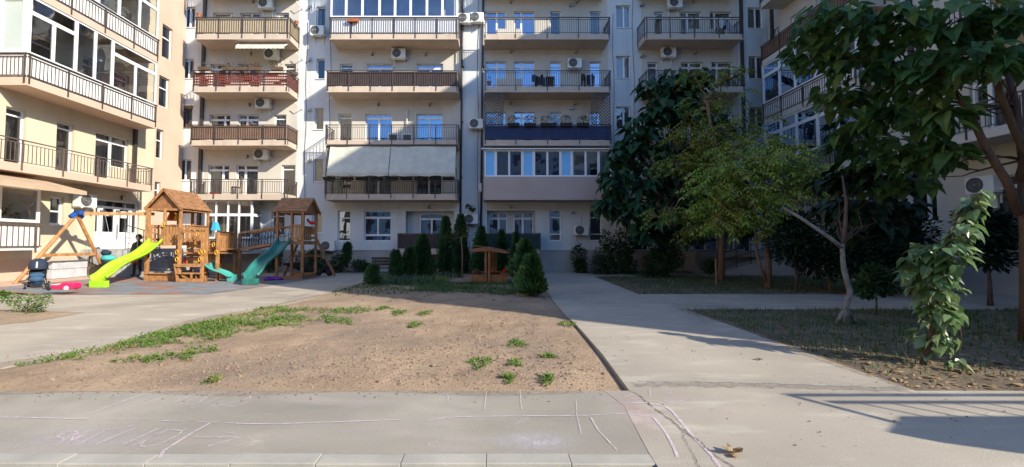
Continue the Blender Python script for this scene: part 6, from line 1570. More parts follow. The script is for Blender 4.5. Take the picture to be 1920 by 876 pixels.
tag(m.build('basin', blue_plastic, origin=tuple(p), fix=False), 'bright blue plastic basin on the ground at the left edge', 'basin')
p = on_y(516, 521, 17.6); p.z = .03; q = random.Random(8); m = MB()
for k in range(9): m.blob(p+V((q.uniform(-.42, .42), q.uniform(-.25, .25), .03)), (q.uniform(.1, .22), q.uniform(.08, .16), q.uniform(.03, .1)), 9, 6, .25, k)
tag(m.build('blanket', purple_cloth, origin=tuple(p), smooth=True, fix=False), 'crumpled purple blanket on the mat under the teal slide', 'blanket')
p = on_y(618, 514, 19.9); p.z = .02; r = thing('rucksack', 'black rucksack standing beside the wooden swing leg', 'rucksack', tuple(p))
m = MB(); m.blob(p+V((0, 0, .26)), (.2, .16, .27), 12, 9, .03, 2); m.build('body', black_cloth, r, smooth=True, fix=False)
m = MB(); m.blob(p+V((.02, -.15, .16)), (.14, .06, .13), 10, 7); m.tube([p+V((-.06, 0, .5)), p+V((0, 0, .57)), p+V((.06, 0, .5))], .015, 5); m.build('pocket', black_rubber, r, smooth=True, fix=False)
p = on_y(583, 418, 18.7); r = thing('toy_bird', 'red toy perched on the rail of the small play tower', 'toy', tuple(p))
m = MB(); m.blob(p+V((.06, 0, 0)), (.15, .08, .08), 10, 7); m.blob(p+V((-.1, 0, .06)), (.07, .06, .06), 8, 6); m.build('body', red_plastic, r, smooth=True, fix=False)
m = MB(); m.blob(p+V((-.14, 0, .14)), (.05, .05, .05), 8, 6); m.build('head', black_rubber, r, smooth=True, fix=False)
p = on_z(228, 510, .2); 
tr = thing('tricycle', 'small red and white tricycle behind the lime slide', 'tricycle', (-15.1, 18.0, rise(-15.1)+.02)); b = wloc(tr)
m = MB(); m.tube([b+V((-.25, 0, .15)), b+V((.1, 0, .25)), b+V((.25, 0, .5))], .025, 6); m.tube([b+V((.25, -.18, .52)), b+V((.25, .18, .52))], .018, 6); m.build('frame', red_plastic, tr)
for x, y in ((.27, 0), (-.25, -.15), (-.25, .15)): m = MB(); m.lathe([(0, -.02), (.1, -.02), (.12, 0), (.1, .02), (0, .02)], b+V((x, y, .12)), 14, 'y'); m.build('wheel', ac_white, tr, fix=False)
m = MB(); m.box(b.x-.2, b.x+.02, b.y-.1, b.y+.1, b.z+.25, b.z+.3); m.build('saddle', red_plastic, tr, bevel=.02)
# ================================================================== sandbox with a tilted little roof
gy = on_z(915, 532).y; sx0, sx1 = on_y(884, 530, gy).x, on_y(951, 530, gy).x
sb = thing('sandbox', 'square wooden sandbox with two posts and a flat tilted roof', 'sandbox', ((sx0+sx1)/2, gy+.7, 0))
m = MB(); h = .34
m.box(sx0, sx1, gy, gy+.03, .0, h); m.box(sx0, sx1, gy+1.4, gy+1.43, 0, h); m.box(sx0-.001, sx0+.03, gy+.031, gy+1.399, 0, h-.002); m.box(sx1-.03, sx1+.001, gy+.031, gy+1.399, 0, h-.002); pieces(m, 'side_board', wood_red, sb)
m = MB(); m.box(sx0-.06, sx1+.06, gy+1.2, gy+1.5, h+.001, h+.03); m.box(sx1-.25, sx1+.06, gy-.04, gy+1.19, h+.001, h+.029); pieces(m, 'seat', wood_red, sb)
m = MB(); m.box(sx0+.031, sx1-.031, gy+.031, gy+1.399, 0, .2); m.build('sand', soil, sb)
zr0 = on_y(915, 474, gy+.1).z
xp = (sx0+sx1)/2
for dx in (-.06, .05): m = MB(); x = on_y(914+dx*60, 500, gy-.03).x; m.box(x-.04, x+.04, gy-.08+.0, gy-.004, .0, zr0+.12); m.build('post', wood_red, sb)
for dx in (-.12, -.02, .08): x = on_y(926, 500, gy+1.45).x+dx; m = MB(); m.box(x-.035, x+.035, gy+1.431, gy+1.5, 0, zr0+.15); m.build('post', wood_red, sb)
m = MB(); xl, xr_ = on_y(882, 473, gy).x, on_y(953, 478, gy).x
m.hexa([(xl, gy-.15, zr0+.02), (xp+.0, gy-.15, zr0+.06), (xp, gy+1.55, zr0+.14), (xl, gy+1.55, zr0+.10), (xl, gy-.15, zr0+.05), (xp, gy-.15, zr0+.14), (xp, gy+1.55, zr0+.22), (xl, gy+1.55, zr0+.13)])
m.hexa([(xp+.002, gy-.15, zr0+.06), (xr_, gy-.15, zr0-.03), (xr_, gy+1.55, zr0+.03), (xp+.002, gy+1.55, zr0+.14), (xp+.002, gy-.15, zr0+.14), (xr_, gy-.15, zr0), (xr_, gy+1.55, zr0+.06), (xp+.002, gy+1.55, zr0+.22)])
pieces(m, 'roof', wood_red, sb)
m = MB(); m.bar((xl+.1, gy+.3, zr0+.28), (xr_-.1, gy+.5, zr0+.06), .12, .03); m.build('roof_board', wood_red, sb)
p = on_y(948, 512, gy+.9); r = thing('toy', 'red and yellow plastic toy sitting on the sandbox edge', 'toy', tuple(p))
m = MB(); m.blob(p+V((0, 0, .09)), (.12, .1, .1), 10, 7); m.build('head', red_plastic, r, smooth=True, fix=False); m = MB(); m.blob(p+V((-.03, -.06, -.04)), (.13, .09, .07), 10, 7); m.build('body', yellow_plastic, r, smooth=True, fix=False)
m = MB(); q = random.Random(5); c0 = V((sx0+.35, gy+.7, .22))
for k in range(14): a = q.uniform(0, 6.283); m.bar(c0+V((math.cos(a)*.35, math.sin(a)*.3, q.uniform(0, .1))), c0+V((math.cos(a+2.6)*.35, math.sin(a+2.6)*.3, q.uniform(.05, .3))), .03, .02)
tag(m.build('brushwood', bark, origin=tuple(c0)), 'heap of brown twigs lying in the sandbox', 'twigs')
# ================================================================== benches
def bench(loc, rz, lab, L_=1.5):
    r = thing('bench', lab, 'bench', loc); o = wloc(r)
    def q(a, b_, c_): return o+V((a, b_, c_))
    m = MB()
    for k in range(3): m.box(*[v for v in (o.x-L_/2, o.x+L_/2, o.y-.2+.14*k, o.y-.08+.14*k, o.z+.43, o.z+.46)])
    m.build('seat', bench_wood, r)
    m = MB()
    for k in range(3): m.box(o.x-L_/2, o.x+L_/2, o.y+.24+.03*k, o.y+.265+.03*k, o.z+.55+.13*k, o.z+.66+.13*k)
    m.build('backrest', bench_wood, r)
    for s in (-1, 1):
        m = MB(); x = s*L_*.4
        m.tube([q(x, -.26, 0), q(x, -.2, .2), q(x, -.1, .36), q(x, 0, .40), q(x, .12, .36), q(x, .2, .2), q(x, .3, 0)], .024, 6); m.tube([q(x, -.2, .41), q(x, .2, .42), q(x, .29, .9)], .024, 6); m.tube([q(x, -.18, .42), q(x, -.2, .60), q(x, .0, .64), q(x, .24, .62)], .02, 6); m.build('leg', iron, r)
    r.rotation_euler = (0, 0, rz); return r
p = on_z(731, 521); bench((p.x, p.y, 0), R(188), 'black bench with curved iron legs beside the small round conifer')
p = on_z(1006, 521); bench((p.x-.1, p.y, 0), R(95), 'black bench half hidden behind the bushy conifer next to the path')
# ================================================================== trees and shrubs
def bigleaf(m, p, d, n, l, w=.86, fold=.22, droop=.25):
    d = V(d).normalized(); s = d.cross(V(n))
    if s.length < 1e-3: s = d.cross(V((.3, 1, .2)))
    s.normalize(); u = s.cross(d); p = V(p)
    def q(a, b_): return p + d*(a*l) + s*(b_*l*w) + u*(l*(abs(b_)*fold - droop*a*a))
    pts = [q(0, 0), q(.45, 0), q(1, 0), q(-.09, .22), q(.12, .44), q(.5, .38), q(.8, .17), q(-.09, -.22), q(.12, -.44), q(.5, -.38), q(.8, -.17)]
    m.add(pts, [(0, 1, 4, 3), (1, 5, 4), (1, 2, 6, 5), (0, 7, 8, 1), (1, 8, 9), (1, 9, 10, 2)])
def frond(m, p, d, l, q, pairs=4, lw=.40):
    d = V(d).normalized(); up = V((0, 0, 1)); s = d.cross(up)
    if s.length < .1: s = V((1, 0, 0))
    s.normalize(); prev = V(p)
    for k in range(1, pairs+1):
        t = k/pairs; c0 = V(p)+d*l*t+V((0, 0, -l*.45*t*t))
        ax = (c0-prev).normalized()
        for sg in (-1, 1):
            dd = (ax*.55+s*sg+V((0, 0, -.25-.3*q.random()))); leaflet(m, c0, dd, (q.uniform(-.3, .3), q.uniform(-.3, .3), 1), l*lw*q.uniform(.8, 1.2), l*lw*.32)
        prev = c0
    leaflet(m, prev, ax, up, l*lw*1.2, l*lw*.36)
def clumpc(c, Yd):
    px, py, rx, ry = c[:4]; Y = c[4] if len(c) > 4 else Yd; p = on_y(px, py, Y); k = Y/800
    return p, rx*k, ry*k
def volume_pt(q, p, rx, ry, rdep, bias=.45):
    while True:
        t = q.uniform(0, 6.283); u = q.uniform(-1, 1); s = math.sqrt(1-u*u); k = q.random()**bias
        n = V((s*math.cos(t), s*math.sin(t), u))
        return p+V((rx*k*n.x, rdep*k*n.y, ry*k*n.z)), n
def wobble(a, b_, q, n=5, k=.06):
    a, b_ = V(a), V(b_); L_ = (b_-a).length
    return [a.lerp(b_, i/n)+(V((q.uniform(-k, k), q.uniform(-k, k), q.uniform(-k, k)))*L_ if 0 < i < n else V((0, 0, 0))) for i in range(n+1)]
def tree(name, label, base, trunk, r0, barkm, clumps, Yd, leafm, kind, size, n, seed, fork=None, dep=1.0, group=None, cat='tree', br=.35, twigm=None):
    q = random.Random(seed); rt = thing(name, label, cat, tuple(base), group)
    m = MB(); k = len(trunk)
    m.tube(trunk, [r0*(1-.45*i/(k-1))*(1.25 if i == 0 else 1) for i in range(k)], 10)
    src = [V(t) for t in trunk[k//2:]]
    sk = {'frond': .8, 'big': .92}.get(kind, 1)
    cs = [(p, rx*sk, ry*sk) for p, rx, ry in (clumpc(c, Yd) for c in clumps)]
    m.build('trunk', barkm, rt, smooth=True, fix=False); m = MB()
    for (p, rx, ry) in cs:
        s = min(src, key=lambda t: (t-p).length + (2 if t.z > p.z+.3 else 0))
        m.tube(wobble(s, p+V((0, 0, -ry*.2)), q), [r0*br*(1-.75*i/5) for i in range(6)], 6)
        for _ in range(4):
            e, nn = volume_pt(q, p, rx, ry, (rx+ry)*.5*dep, .1); m.tube(wobble(p, e, q, 3), [r0*.14, r0*.1, r0*.07, r0*.04], 4)
    m.build('branch', twigm or barkm, rt, smooth=True, fix=False)
    m = MB()
    for (p, rx, ry), c in zip(cs, clumps):
        nn_ = int(n*(c[5] if len(c) > 5 else 1)*max(.25, rx*ry/(.9*.9)) if kind != 'big' else n*(c[5] if len(c) > 5 else 1))
        for _ in range(nn_):
            e, nv = volume_pt(q, p, rx*1.08, ry*1.08, (rx+ry)*.5*dep)
            if kind == 'big':
                out = V((nv.x*.9+q.uniform(-.5, .5), nv.y*.9+q.uniform(-.5, .5), -.35+q.uniform(-.35, .25)))
                bigleaf(m, e, out, (q.uniform(-.35, .35)+nv.x*.4, q.uniform(-.35, .35)+nv.y*.4, 1), size*q.choice((.45, .7, .85, 1, 1.1, 1.25))*q.uniform(.9, 1.1), w=q.uniform(.7, .95), droop=q.uniform(.05, .6), fold=q.uniform(.05, .5))
            elif kind == 'frond':
                out = V((nv.x+q.uniform(-.6, .6), nv.y+q.uniform(-.6, .6), q.uniform(-.3, .35))); frond(m, e, out, size*q.uniform(.65, 1.2), q)
            else:
                out = V((nv.x+q.uniform(-.7, .7), nv.y+q.uniform(-.7, .7), nv.z*.6+q.uniform(-.5, .6)))
                leaflet(m, e, out, (q.uniform(-.6, .6), q.uniform(-.6, .6), 1), size*q.uniform(.6, 1.2), size*.5*q.uniform(.7, 1.1))
    m.build('crown', leafm, rt, fix=False)
    return rt
def gp(px, py): return on_z(px, py)
# dark catalpa beside the facade
b_ = V((7.35, 19.8, 0))
tree('catalpa_tree', 'dark green large leaved tree with a dark trunk, close to the facade', b_, [b_, b_+V((-.05, 0, .8)), on_y(1279, 430, 19.8), on_y(1272, 360, 19.8), on_y(1262, 290, 19.8), on_y(1265, 220, 19.7)], .17, bark,
     [(1262, 160, 45, 32), (1215, 165, 18, 22, 19.4, .35), (1300, 150, 35, 25), (1240, 210, 42, 36), (1290, 205, 42, 45), (1200, 255, 40, 42), (1172, 290, 32, 34), (1240, 285, 55, 46), (1150, 335, 30, 36, 19.2, .8), (1200, 345, 50, 40), (1135, 385, 22, 20, 19.2, .45), (1185, 395, 45, 32), (1265, 360, 55, 55), (1235, 425, 42, 22, 19.4, .7), (1310, 300, 38, 48), (1320, 385, 48, 40), (1295, 430, 40, 24), (1370, 340, 40, 40, 20.2), (1390, 410, 40, 34, 20.2), (1215, 440, 30, 16, 19.3, .6), (1340, 240, 40, 40, 20.2, .7)], 19.6, lf_dark, 'big', .46, 112, 11)
b_ = V((on_y(1352, 500, 17.6).x, 17.6, 0))
tree('ash_tree', 'slim tree turning orange and yellow, behind the bright yellow-green one', b_, [b_, on_y(1353, 440, 17.6), on_y(1350, 380, 17.6), on_y(1345, 310, 17.6), on_y(1335, 250, 17.6), on_y(1325, 190, 17.6)], .11, post_wood,
     [(1318, 195, 45, 30, 17.6, .7), (1365, 235, 52, 36), (1290, 245, 40, 34, 17.4, .8), (1415, 262, 42, 26, 17.6, .8), (1330, 290, 55, 40), (1268, 305, 34, 32, 17.3), (1300, 135, 14, 18, 17.6, .5), (1340, 148, 12, 22, 17.6, .4), (1368, 128, 14, 14, 17.6, .5), (1255, 400, 42, 24, 17.2), (1320, 425, 46, 22, 17.2), (1380, 190, 25, 30, 17.6, .35), (1430, 215, 22, 22, 17.8, .3)], 17.6, lf_orange, 'frond', .50, 130, 12)
b_ = V((on_y(1440, 540, 14.6).x, 14.6, 0))
tree('ash_tree', 'bushy yellow-green tree with drooping feathery leaves and a forked trunk', b_, [b_, on_y(1441, 490, 14.6), on_y(1438, 450, 14.6), on_y(1436, 410, 14.6), on_y(1428, 360, 14.6), on_y(1430, 320, 14.6)], .10, post_wood,
     [(1395, 318, 60, 38), (1455, 300, 52, 34), (1500, 318, 44, 34), (1540, 318, 24, 20, 14.4, .6), (1345, 320, 36, 34), (1380, 365, 60, 36), (1440, 362, 54, 32), (1500, 358, 36, 24), (1420, 405, 46, 24), (1375, 405, 36, 22), (1335, 385, 30, 22), (1440, 262, 30, 22, 14.8, .5), (1378, 275, 35, 25, 14.9, .7), (1525, 340, 26, 14, 14.3, .5), (1345, 420, 22, 10, 14.2, .5), (1460, 432, 20, 10, 14.2, .5), (1320, 350, 18, 14, 14.3, .5), (1480, 275, 20, 16, 14.6, .5)], 14.5, lf_ygreen, 'frond', .50, 190, 13)
m = MB(); rt = bpy.data.objects['ash_tree.001']
m.tube([b_+V((-.02, -.01, .15)), on_y(1425, 500, 14.5), on_y(1418, 470, 14.5), on_y(1416, 430, 14.5)], [.06, .05, .05, .04], 8); m.build('limb', post_wood, rt, smooth=True, fix=False)
# the near tree at the right
b_ = V((8.40, 6.75, 0))
rt = tree('catalpa_tree', 'near large leaved tree with a thick red-brown trunk at the right edge', b_, [b_, on_y(1924, 540, 6.75), on_y(1922, 440, 6.75), on_y(1918, 370, 6.75), on_y(1918, 300, 6.8), on_y(1905, 200, 6.9), on_y(1880, 90, 7.0)], .078, bark_red,
     [(1880, 30, 60, 45, 6.4), (1800, 40, 62, 46, 6.6), (1720, 40, 62, 46, 7.0), (1640, 45, 60, 42, 7.4), (1565, 30, 52, 34, 7.8, .9), (1840, 110, 46, 40, 6.2, .8), (1900, 120, 30, 36, 6.2, .55), (1765, 130, 54, 44, 6.8), (1690, 130, 60, 44, 7.4), (1605, 120, 52, 42, 8.0), (1535, 105, 38, 36, 8.2, .8), (1570, 185, 42, 36, 8.4, .9), (1640, 205, 52, 42, 8.0), (1710, 215, 50, 42, 7.4), (1775, 215, 40, 38, 6.8, .7), (1600, 265, 42, 32, 8.6, .9), (1660, 285, 46, 34, 8.2, .9), (1725, 285, 42, 34, 7.6, .8), (1780, 290, 30, 28, 7.0, .5), (1640, 345, 40, 24, 8.6, .6), (1720, 345, 40, 22, 8, .5), (1510, 60, 30, 30, 8.4, .5), (1490, 105, 16, 20, 8.4, .25)], 7.4, lf_near, 'big', .265, 70, 14, dep=1.1, br=.22)
m = MB(); m.tube([on_y(1909, 400, 6.75), on_y(1890, 345, 6.7), on_y(1850, 280, 6.7), on_y(1815, 205, 6.75), on_y(1790, 170, 6.9), on_y(1740, 120, 7.1)], [.065, .058, .052, .045, .036, .025], 9)
m.tube([on_y(1912, 340, 6.78), on_y(1925, 290, 6.7), on_y(1900, 240, 6.6), on_y(1870, 160, 6.5), on_y(1850, 80, 6.5)], [.07, .06, .05, .04, .03], 8)
m.build('limb', bark_red, rt, smooth=True, fix=False)
# pale crooked trunk with a long bare branch
b_ = V((6.68, 8.1, 0))
rt = tree('plum_tree', 'crooked pale trunked tree with one long bare branch slanting to the left', b_, [b_, on_y(1585, 575, 8.1), on_y(1594, 548, 8.1), on_y(1582, 505, 8.1), on_y(1579, 465, 8.1), on_y(1580, 458, 8.1)], .06, bark_pale,
     [(1590, 330, 42, 26, 8.8, .8), (1635, 395, 52, 30, 9.2), (1595, 395, 36, 24, 9.2, .7), (1560, 340, 30, 22, 9.0, .6), (1680, 390, 42, 28, 9.4, .8), (1640, 340, 44, 28, 9.6), (1690, 345, 40, 26, 9.8), (1560, 390, 30, 24, 10), (1600, 430, 44, 20, 10.4), (1670, 430, 44, 20, 10.4)], 9, lf_hedge, 'big', .26, 100, 15, br=.2, twigm=bark)  # dense near-black clumps added to deepen the shade here
m = MB(); m.tube([on_y(1579, 465, 8.1), on_y(1560, 449, 8.12), on_y(1530, 428, 8.2), on_y(1500, 408, 8.3), on_y(1468, 389, 8.4)], [.04, .036, .033, .03, .024], 8); m.build('limb', bark_pale, rt, smooth=True, fix=False)
m = MB(); m.tube([on_y(1581, 462, 8.12), on_y(1585, 420, 8.2), on_y(1587, 380, 8.3), on_y(1580, 330, 8.5)], [.04, .035, .03, .02], 8); m.build('stem', bark, rt, smooth=True, fix=False)
m = MB()
m.tube([b_+V((-.02, 0, .28)), b_+V((-.16, .05, -.02))], [.03, .035], 6); m.tube([b_+V((.03, 0, .3)), b_+V((.30, .1, -.02))], [.025, .03], 6); m.build('root', bark_pale, rt, smooth=True, fix=False)
def shrub(name, label, base, clumps, Yd, leafm, size, n, seed, r0=.022, stemm=bark, group=None, kind='leaf', cat='shrub'):
    b_ = V(base); top = clumpc(clumps[0], Yd)[0]
    return tree(name, label, b_, [b_, b_.lerp(V((b_.x, b_.y, top.z)), .3)+V((.02, 0, 0)), b_.lerp(top, .6)], r0, stemm, clumps, Yd, leafm, kind, size, n, seed, group=group, cat=cat, br=.6)
# lilac sapling catching the sun
b_ = V((5.45, 5.45, 0))
rt = tree('lilac_bush', 'pale leaved climbing bush catching the sun at the edge of the right bed', b_, [b_, on_y(1752, 600, 5.4), on_y(1760, 540, 5.4), on_y(1772, 470, 5.35), on_y(1790, 415, 5.3), on_y(1806, 385, 5.3)], .03, bark,
     [(1742, 480, 28, 28, 5.35), (1780, 470, 30, 32, 5.2), (1806, 440, 18, 30, 5.2, .7), (1728, 520, 24, 30, 5.5), (1765, 530, 30, 34, 5.3), (1745, 580, 24, 34, 5.45, .9), (1780, 590, 22, 24, 5.25, .6), (1818, 385, 14, 16, 5.25, .28), (1838, 365, 8, 8, 5.2, .15), (1700, 500, 10, 20, 5.4, .25), (1830, 400, 8, 10, 5.2, .15), (1775, 640, 18, 18, 5.3, .4), (1792, 680, 9, 8, 5.2, .16), (1735, 640, 16, 26, 5.5, .4)], 5.35, lf_vine, 'big', .135, 62, 17, br=.5, cat='bush')
# shrubs on the right: near-black leaves and added density deepen the shade
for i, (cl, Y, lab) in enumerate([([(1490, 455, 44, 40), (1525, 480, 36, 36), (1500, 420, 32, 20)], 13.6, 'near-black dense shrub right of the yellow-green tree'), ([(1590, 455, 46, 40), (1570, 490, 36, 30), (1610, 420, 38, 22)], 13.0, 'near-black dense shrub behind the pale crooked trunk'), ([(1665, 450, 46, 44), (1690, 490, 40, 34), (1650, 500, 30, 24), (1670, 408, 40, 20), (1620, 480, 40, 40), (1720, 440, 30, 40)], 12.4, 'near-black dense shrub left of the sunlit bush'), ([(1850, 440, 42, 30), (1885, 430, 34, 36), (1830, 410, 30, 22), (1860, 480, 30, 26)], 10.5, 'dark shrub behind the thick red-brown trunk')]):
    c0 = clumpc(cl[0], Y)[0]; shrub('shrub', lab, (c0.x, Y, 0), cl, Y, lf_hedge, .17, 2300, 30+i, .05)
for i, (cl, Y, lab, n, sz, lm) in enumerate([
    ([(1085, 482, 12, 22), (1088, 500, 10, 12)], 21.8, 'small upright shrub by the wall under the air conditioner', 1100, 0.15, lf_shrub),
    ([(1150, 480, 32, 26), (1130, 498, 20, 18), (1172, 455, 20, 26), (1135, 450, 8, 18, 21, .5), (1178, 500, 14, 16)], 21.0, 'tall leggy rose bush left of the dark tree', 924, 0.15, lf_shrub),
    ([(1245, 462, 26, 24), (1238, 495, 30, 22), (1262, 480, 16, 26), (1225, 515, 24, 14)], 19.2, 'leafy bush in front of the dark tree trunk', 924, 0.15, lf_shrub),
    ([(1330, 500, 14, 12)], 18.2, 'small round bush beside the orange tree', 1540, 0.10, lf_shrub),
    ([(1640, 520, 20, 22), (1625, 540, 14, 18), (1660, 530, 14, 22)], 9.2, 'small bush between the pale trunk and the sunlit bush', 1320, 0.09, lf_shrub),
    ([(636, 492, 14, 14), (650, 478, 6, 16), (652, 464, 5, 8, 21.9, .8)], 21.9, 'bush with a tall shoot by the plinth right of the small tower', 1540, 0.13, lf_shrub),
    ([(674, 497, 13, 8), (690, 501, 6, 4)], 22.0, 'low bush by the plinth left of the bench', 1100, 0.13, lf_shrub),
    ([(505, 492, 14, 14), (520, 480, 6, 18)], 22.0, 'bush by the wall behind the teal slide', 1320, 0.13, lf_shrub),
    ([(572, 490, 14, 16), (590, 480, 8, 12)], 22.1, 'bush by the wall behind the small tower', 1320, 0.13, lf_shrub),
    ([(607, 498, 13, 10)], 21.8, 'low rounded bush behind the black rucksack', 1320, 0.13, lf_shrub)]):
    n *= 1.5; sz *= 1.3; c0 = clumpc(cl[0], Y)[0]; shrub('bush' if n < 3000 else 'shrub', lab, (c0.x, Y, 0), cl, Y, lm, sz, n, 50+i)
shrub('rose_bush', 'sparse rose bush in the small bed at the left edge', (on_z(48, 592).x, on_z(48, 592).y, .03), [(18, 560, 18, 8), (45, 572, 22, 10), (85, 563, 9, 8, 9.2, .7), (60, 558, 10, 6, 9.3, .5), (5, 552, 10, 5, 9.3, .8), (66, 580, 14, 7)], 9.35, lf_weed, .075, 620, 71, .014)
rt = shrub('plant', 'leafy sprig growing over the low air conditioner between the drainpipes', (on_y(880, 400, 22.2).x, 22.2, 0), [(879, 388, 4, 3, 22.2, .6), (886, 393, 3, 2, 22.2, .6), (876, 430, 4, 30, 22.2, .15)], 22.2, lf_shrub, .16, 500, 73, .012)
# young tree standing before the columnar conifers
b_ = V((on_y(867, 500, 18.6).x, 18.6, 0))
tree('sapling', 'thin sapling with a bare stem in front of the columnar conifers', b_, [b_, on_y(867, 480, 18.6), on_y(866, 460, 18.6), on_y(864, 445, 18.6)], .03, post_wood, [(850, 446, 20, 14), (868, 438, 12, 14, 18.6, .7), (884, 442, 12, 8, 18.6, .3)], 18.6, lf_shrub, 'leaf', .13, 150, 75)
# support stakes
for (px, py0, py1, Y, lab) in [(1556, 478, 540, 14.0, 'short wooden stake beside the dark shrubs'), (1343, 486, 538, 15.2, 'thin pale stake left of the orange tree trunk')]:
    a, c0 = on_y(px, py1, Y), on_y(px-1, py0, Y); a.z = -.02; m = MB(); m.tube([a, c0], .045 if px > 1400 else .03, 8); m.blob(c0, (.04, .04, .02), 6, 4); tag(m.build('stake', post_wood, origin=(a.x, a.y, 0)), lab, 'stake')
a, c0 = on_y(1557, 484, 14.0), on_y(1700, 510, 10.0); m = MB(); m.tube([a, a.lerp(c0, .5)+V((0, 0, -.05)), c0], .008, 4); tag(m.build('wire', steel), 'thin wire strung from the short stake to the right', 'wire')
# ------------------------------------------------------------------ conifers
def thuja(label, x, y, h, r, seed, mat=lf_thuja, pw=.8, n=None, z0=.02, name='thuja', bushy=0.0):
    q = random.Random(seed); rt = thing(name, label, 'conifer', (x, y, 0)); n = n or int(1500*h*r*2.6)
    m = MB(); m.tube([V((x, y, -.02)), V((x, y, h*.8))], [.05*r*2.5, .012], 7); m.build('trunk', bark, rt)
    lob = [(q.uniform(0, 6.283), q.uniform(.05, .9), q.uniform(.55, 1.3)) for _ in range(14)]
    def rad(t, az):
        b0_ = r*min(1, .55+t*3.2)*max(0.02, (1-t))**pw
        k = 1
        for la, lt, lk in lob:
            dd = abs((az-la+math.pi) % 6.283-math.pi); w_ = math.exp(-(dd/.7)**2-((t-lt)/.16)**2); k += (lk-1)*w_*(1+bushy*2)
        return b0_*k
    m = MB()
    for _ in range(n):
        t = q.random()**1.25; az = q.uniform(0, 6.283); k = q.uniform(.6, 1.05+.12*bushy)*(1.22 if q.random() < .06 else 1)
        R_ = rad(t, az)*k; p = V((x+R_*math.cos(az), y+R_*math.sin(az), z0+.04+t*h*.97))
        l = q.uniform(.09, .2)*(.8+.5*r)*(1+.3*bushy); d = V((math.cos(az)*.6+q.uniform(-.5, .5), math.sin(az)*.6+q.uniform(-.5, .5), .85+q.uniform(-.6, .35)))
        leaflet(m, p, d, (math.cos(az+1.57)+q.uniform(-.6, .6), math.sin(az+1.57)+q.uniform(-.6, .6), .2), l, l*.42)
    # dense inner twigs that stop the eye seeing through
    for i in range(12):
        for j in range(10):
            az0, az1 = 6.283*j/10, 6.283*(j+1)/10; t0, t1 = i/12, (i+1)/12
            f = lambda t, a: V((x+rad(t, a)*.5*math.cos(a), y+rad(t, a)*.5*math.sin(a), z0+.05+t*h*.9))
            m.quad(f(t0, az0), f(t0, az1), f(t1, az1), f(t1, az0))
    m.build('crown', mat, rt, fix=False)
    return rt
def th_px(px, hw, ytop, Y, label, seed, **kw):
    x = on_y(px, 480, Y).x; h = on_y(px, ytop, Y).z; thuja(label, x, Y, h, hw*Y/800, seed, **kw)
th_px(835, 15, 407, 21.5, 'tallest narrow conifer column beside the dark screened low balcony', 1, pw=.45)
th_px(864, 16, 404, 21.6, 'tall narrow conifer column left of the two drainpipes', 2, pw=.45)
th_px(902, 20, 428, 20.6, 'dark conifer cone behind the sandbox posts', 3, pw=.6)
th_px(940, 15, 434, 21.3, 'slim dark conifer in front of the green screened balcony', 4, pw=.7)
th_px(968, 15, 438, 20.8, 'slim dark conifer at the right end of the green screened balcony', 5, pw=.75)
th_px(984, 27, 455, 16.5, 'bushy conifer behind the front one beside the path', 6, pw=.6, bushy=.5, mat=lf_thuja2)
th_px(996, 27, 488, 12.35, 'bushy broad conifer in front, at the left edge of the path', 7, pw=.5, bushy=.8, mat=lf_thuja2, n=3600)
th_px(792, 24, 444, 19.2, 'broad dark conifer cone under the dark screened low balcony', 8, pw=.6)
th_px(768, 18, 468, 18.6, 'shorter dark conifer behind the grass right of the bench', 10, pw=.6)
th_px(742, 14, 473, 18.2, 'small conifer directly behind the black bench', 9, pw=.5)
th_px(699, 14, 501, 15.5, 'knee-high round conifer left of the black bench', 11, pw=.4)
# ------------------------------------------------------------------ leafy clumps around the bench
def iris(label, px, py, w, n, h, mat, seed):
    q = random.Random(seed); p = on_z(px, py); rt = thing('iris_clump', label, 'plant', tuple(p), 'iris clumps near the bench'); m = MB()
    for _ in range(n):
        az = q.uniform(0, 6.283); k = math.sqrt(q.random())*w; blade(m, p+V((k*math.cos(az), k*.8*math.sin(az), -.01)), h*q.uniform(.6, 1.15), .04, q.uniform(.03, .2), q.uniform(0, 6.283), 3)
    m.build('foliage', mat, rt, fix=False)
lf_iris = leafmat('iris_leaf', [(.03, .07, .035), (.055, .11, .055), (.09, .14, .06)], .25)
for i, (px, py, w, n, h, mt, lab) in enumerate([(745, 530, .8, 170, .38, lf_iris, 'grey-green sword leaved clump right of the bench'), (778, 533, .8, 170, .42, lf_iris, 'grey-green sword leaved clump in front of the shorter conifer'), (806, 530, .6, 200, .36, lf_weed, 'yellow-green leafy clump between the bench and the sandbox'), (722, 533, .5, 90, .25, lf_iris, 'short grey-green clump at the foot of the bench'), (830, 520, .9, 130, .36, lf_iris, 'grey-green clump under the tall narrow conifers'), (884, 512, .8, 110, .34, lf_iris, 'grey-green clump behind the sandbox')]): iris(lab, px, py, w, n, h, mt, 80+i)
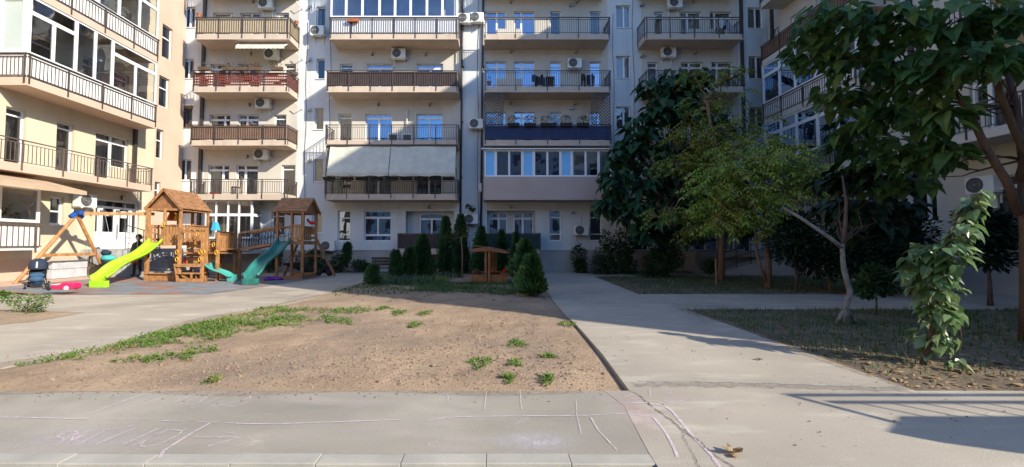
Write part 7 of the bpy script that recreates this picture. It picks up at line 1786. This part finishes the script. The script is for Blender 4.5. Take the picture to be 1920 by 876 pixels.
# ================================================================== camera, sky and sun
cam = bpy.data.cameras.new('camera'); co = bpy.data.objects.new('camera', cam); COL.objects.link(co)
co.location = (0, 0, EYE); co.rotation_euler = (R(90)+PITCH, 0, 0)
cam.sensor_width = 36; cam.sensor_fit = 'HORIZONTAL'; cam.lens = 36*F/1920
cam.shift_x = (960-PX0)/1920; cam.shift_y = (PY0-438)/1920
cam.clip_start = .05; cam.clip_end = 600; sc.camera = co
SKY, SUNE, EXPO = .165, 4.5, 0.80
SUN = V((-1.38, 1.0, -.97))
w = bpy.data.worlds.new('World'); sc.world = w; w.use_nodes = True
nt = w.node_tree; bg = nt.nodes['Background']; sk = nt.nodes.new('ShaderNodeTexSky'); sk.sky_type = 'NISHITA'; sk.sun_disc = False
sk.sun_elevation = math.atan2(.97, math.hypot(1.38, 1)); sk.sun_rotation = math.atan2(1.38, -1.0); sk.altitude = 100; sk.air_density = 1.0; sk.dust_density = .6; sk.ozone_density = 3.0
mx = nt.nodes.new('ShaderNodeMix'); mx.data_type = 'RGBA'; mx.blend_type = 'MULTIPLY'; mx.inputs[0].default_value = 1; mx.inputs[7].default_value = (.77, 1.0, 1.23, 1)
nt.links.new(sk.outputs[0], mx.inputs[6]); nt.links.new(mx.outputs[2], bg.inputs[0]); bg.inputs[1].default_value = SKY
sun = bpy.data.lights.new('sun', 'SUN'); sun.energy = SUNE; sun.angle = R(.53); sun.color = (1, .93, .77)
so = bpy.data.objects.new('sun', sun); COL.objects.link(so); so.rotation_euler = SUN.to_track_quat('-Z', 'Y').to_euler(); so.location = (30, -20, 30)
sc.view_settings.view_transform = 'Standard'; sc.view_settings.look = 'None'; sc.view_settings.gamma = 1; sc.view_settings.use_curve_mapping = False
sc.view_settings.exposure = EXPO
sc.cycles.use_denoising = True
try: sc.cycles.denoiser = 'OPENIMAGEDENOISE'
except Exception: pass
sc.cycles.max_bounces = 8; sc.cycles.diffuse_bounces = 3; sc.cycles.glossy_bounces = 3; sc.cycles.transparent_max_bounces = 12; sc.cycles.transmission_bounces = 4
sc.cycles.caustics_reflective = False; sc.cycles.caustics_refractive = False
sc.render.film_transparent = False
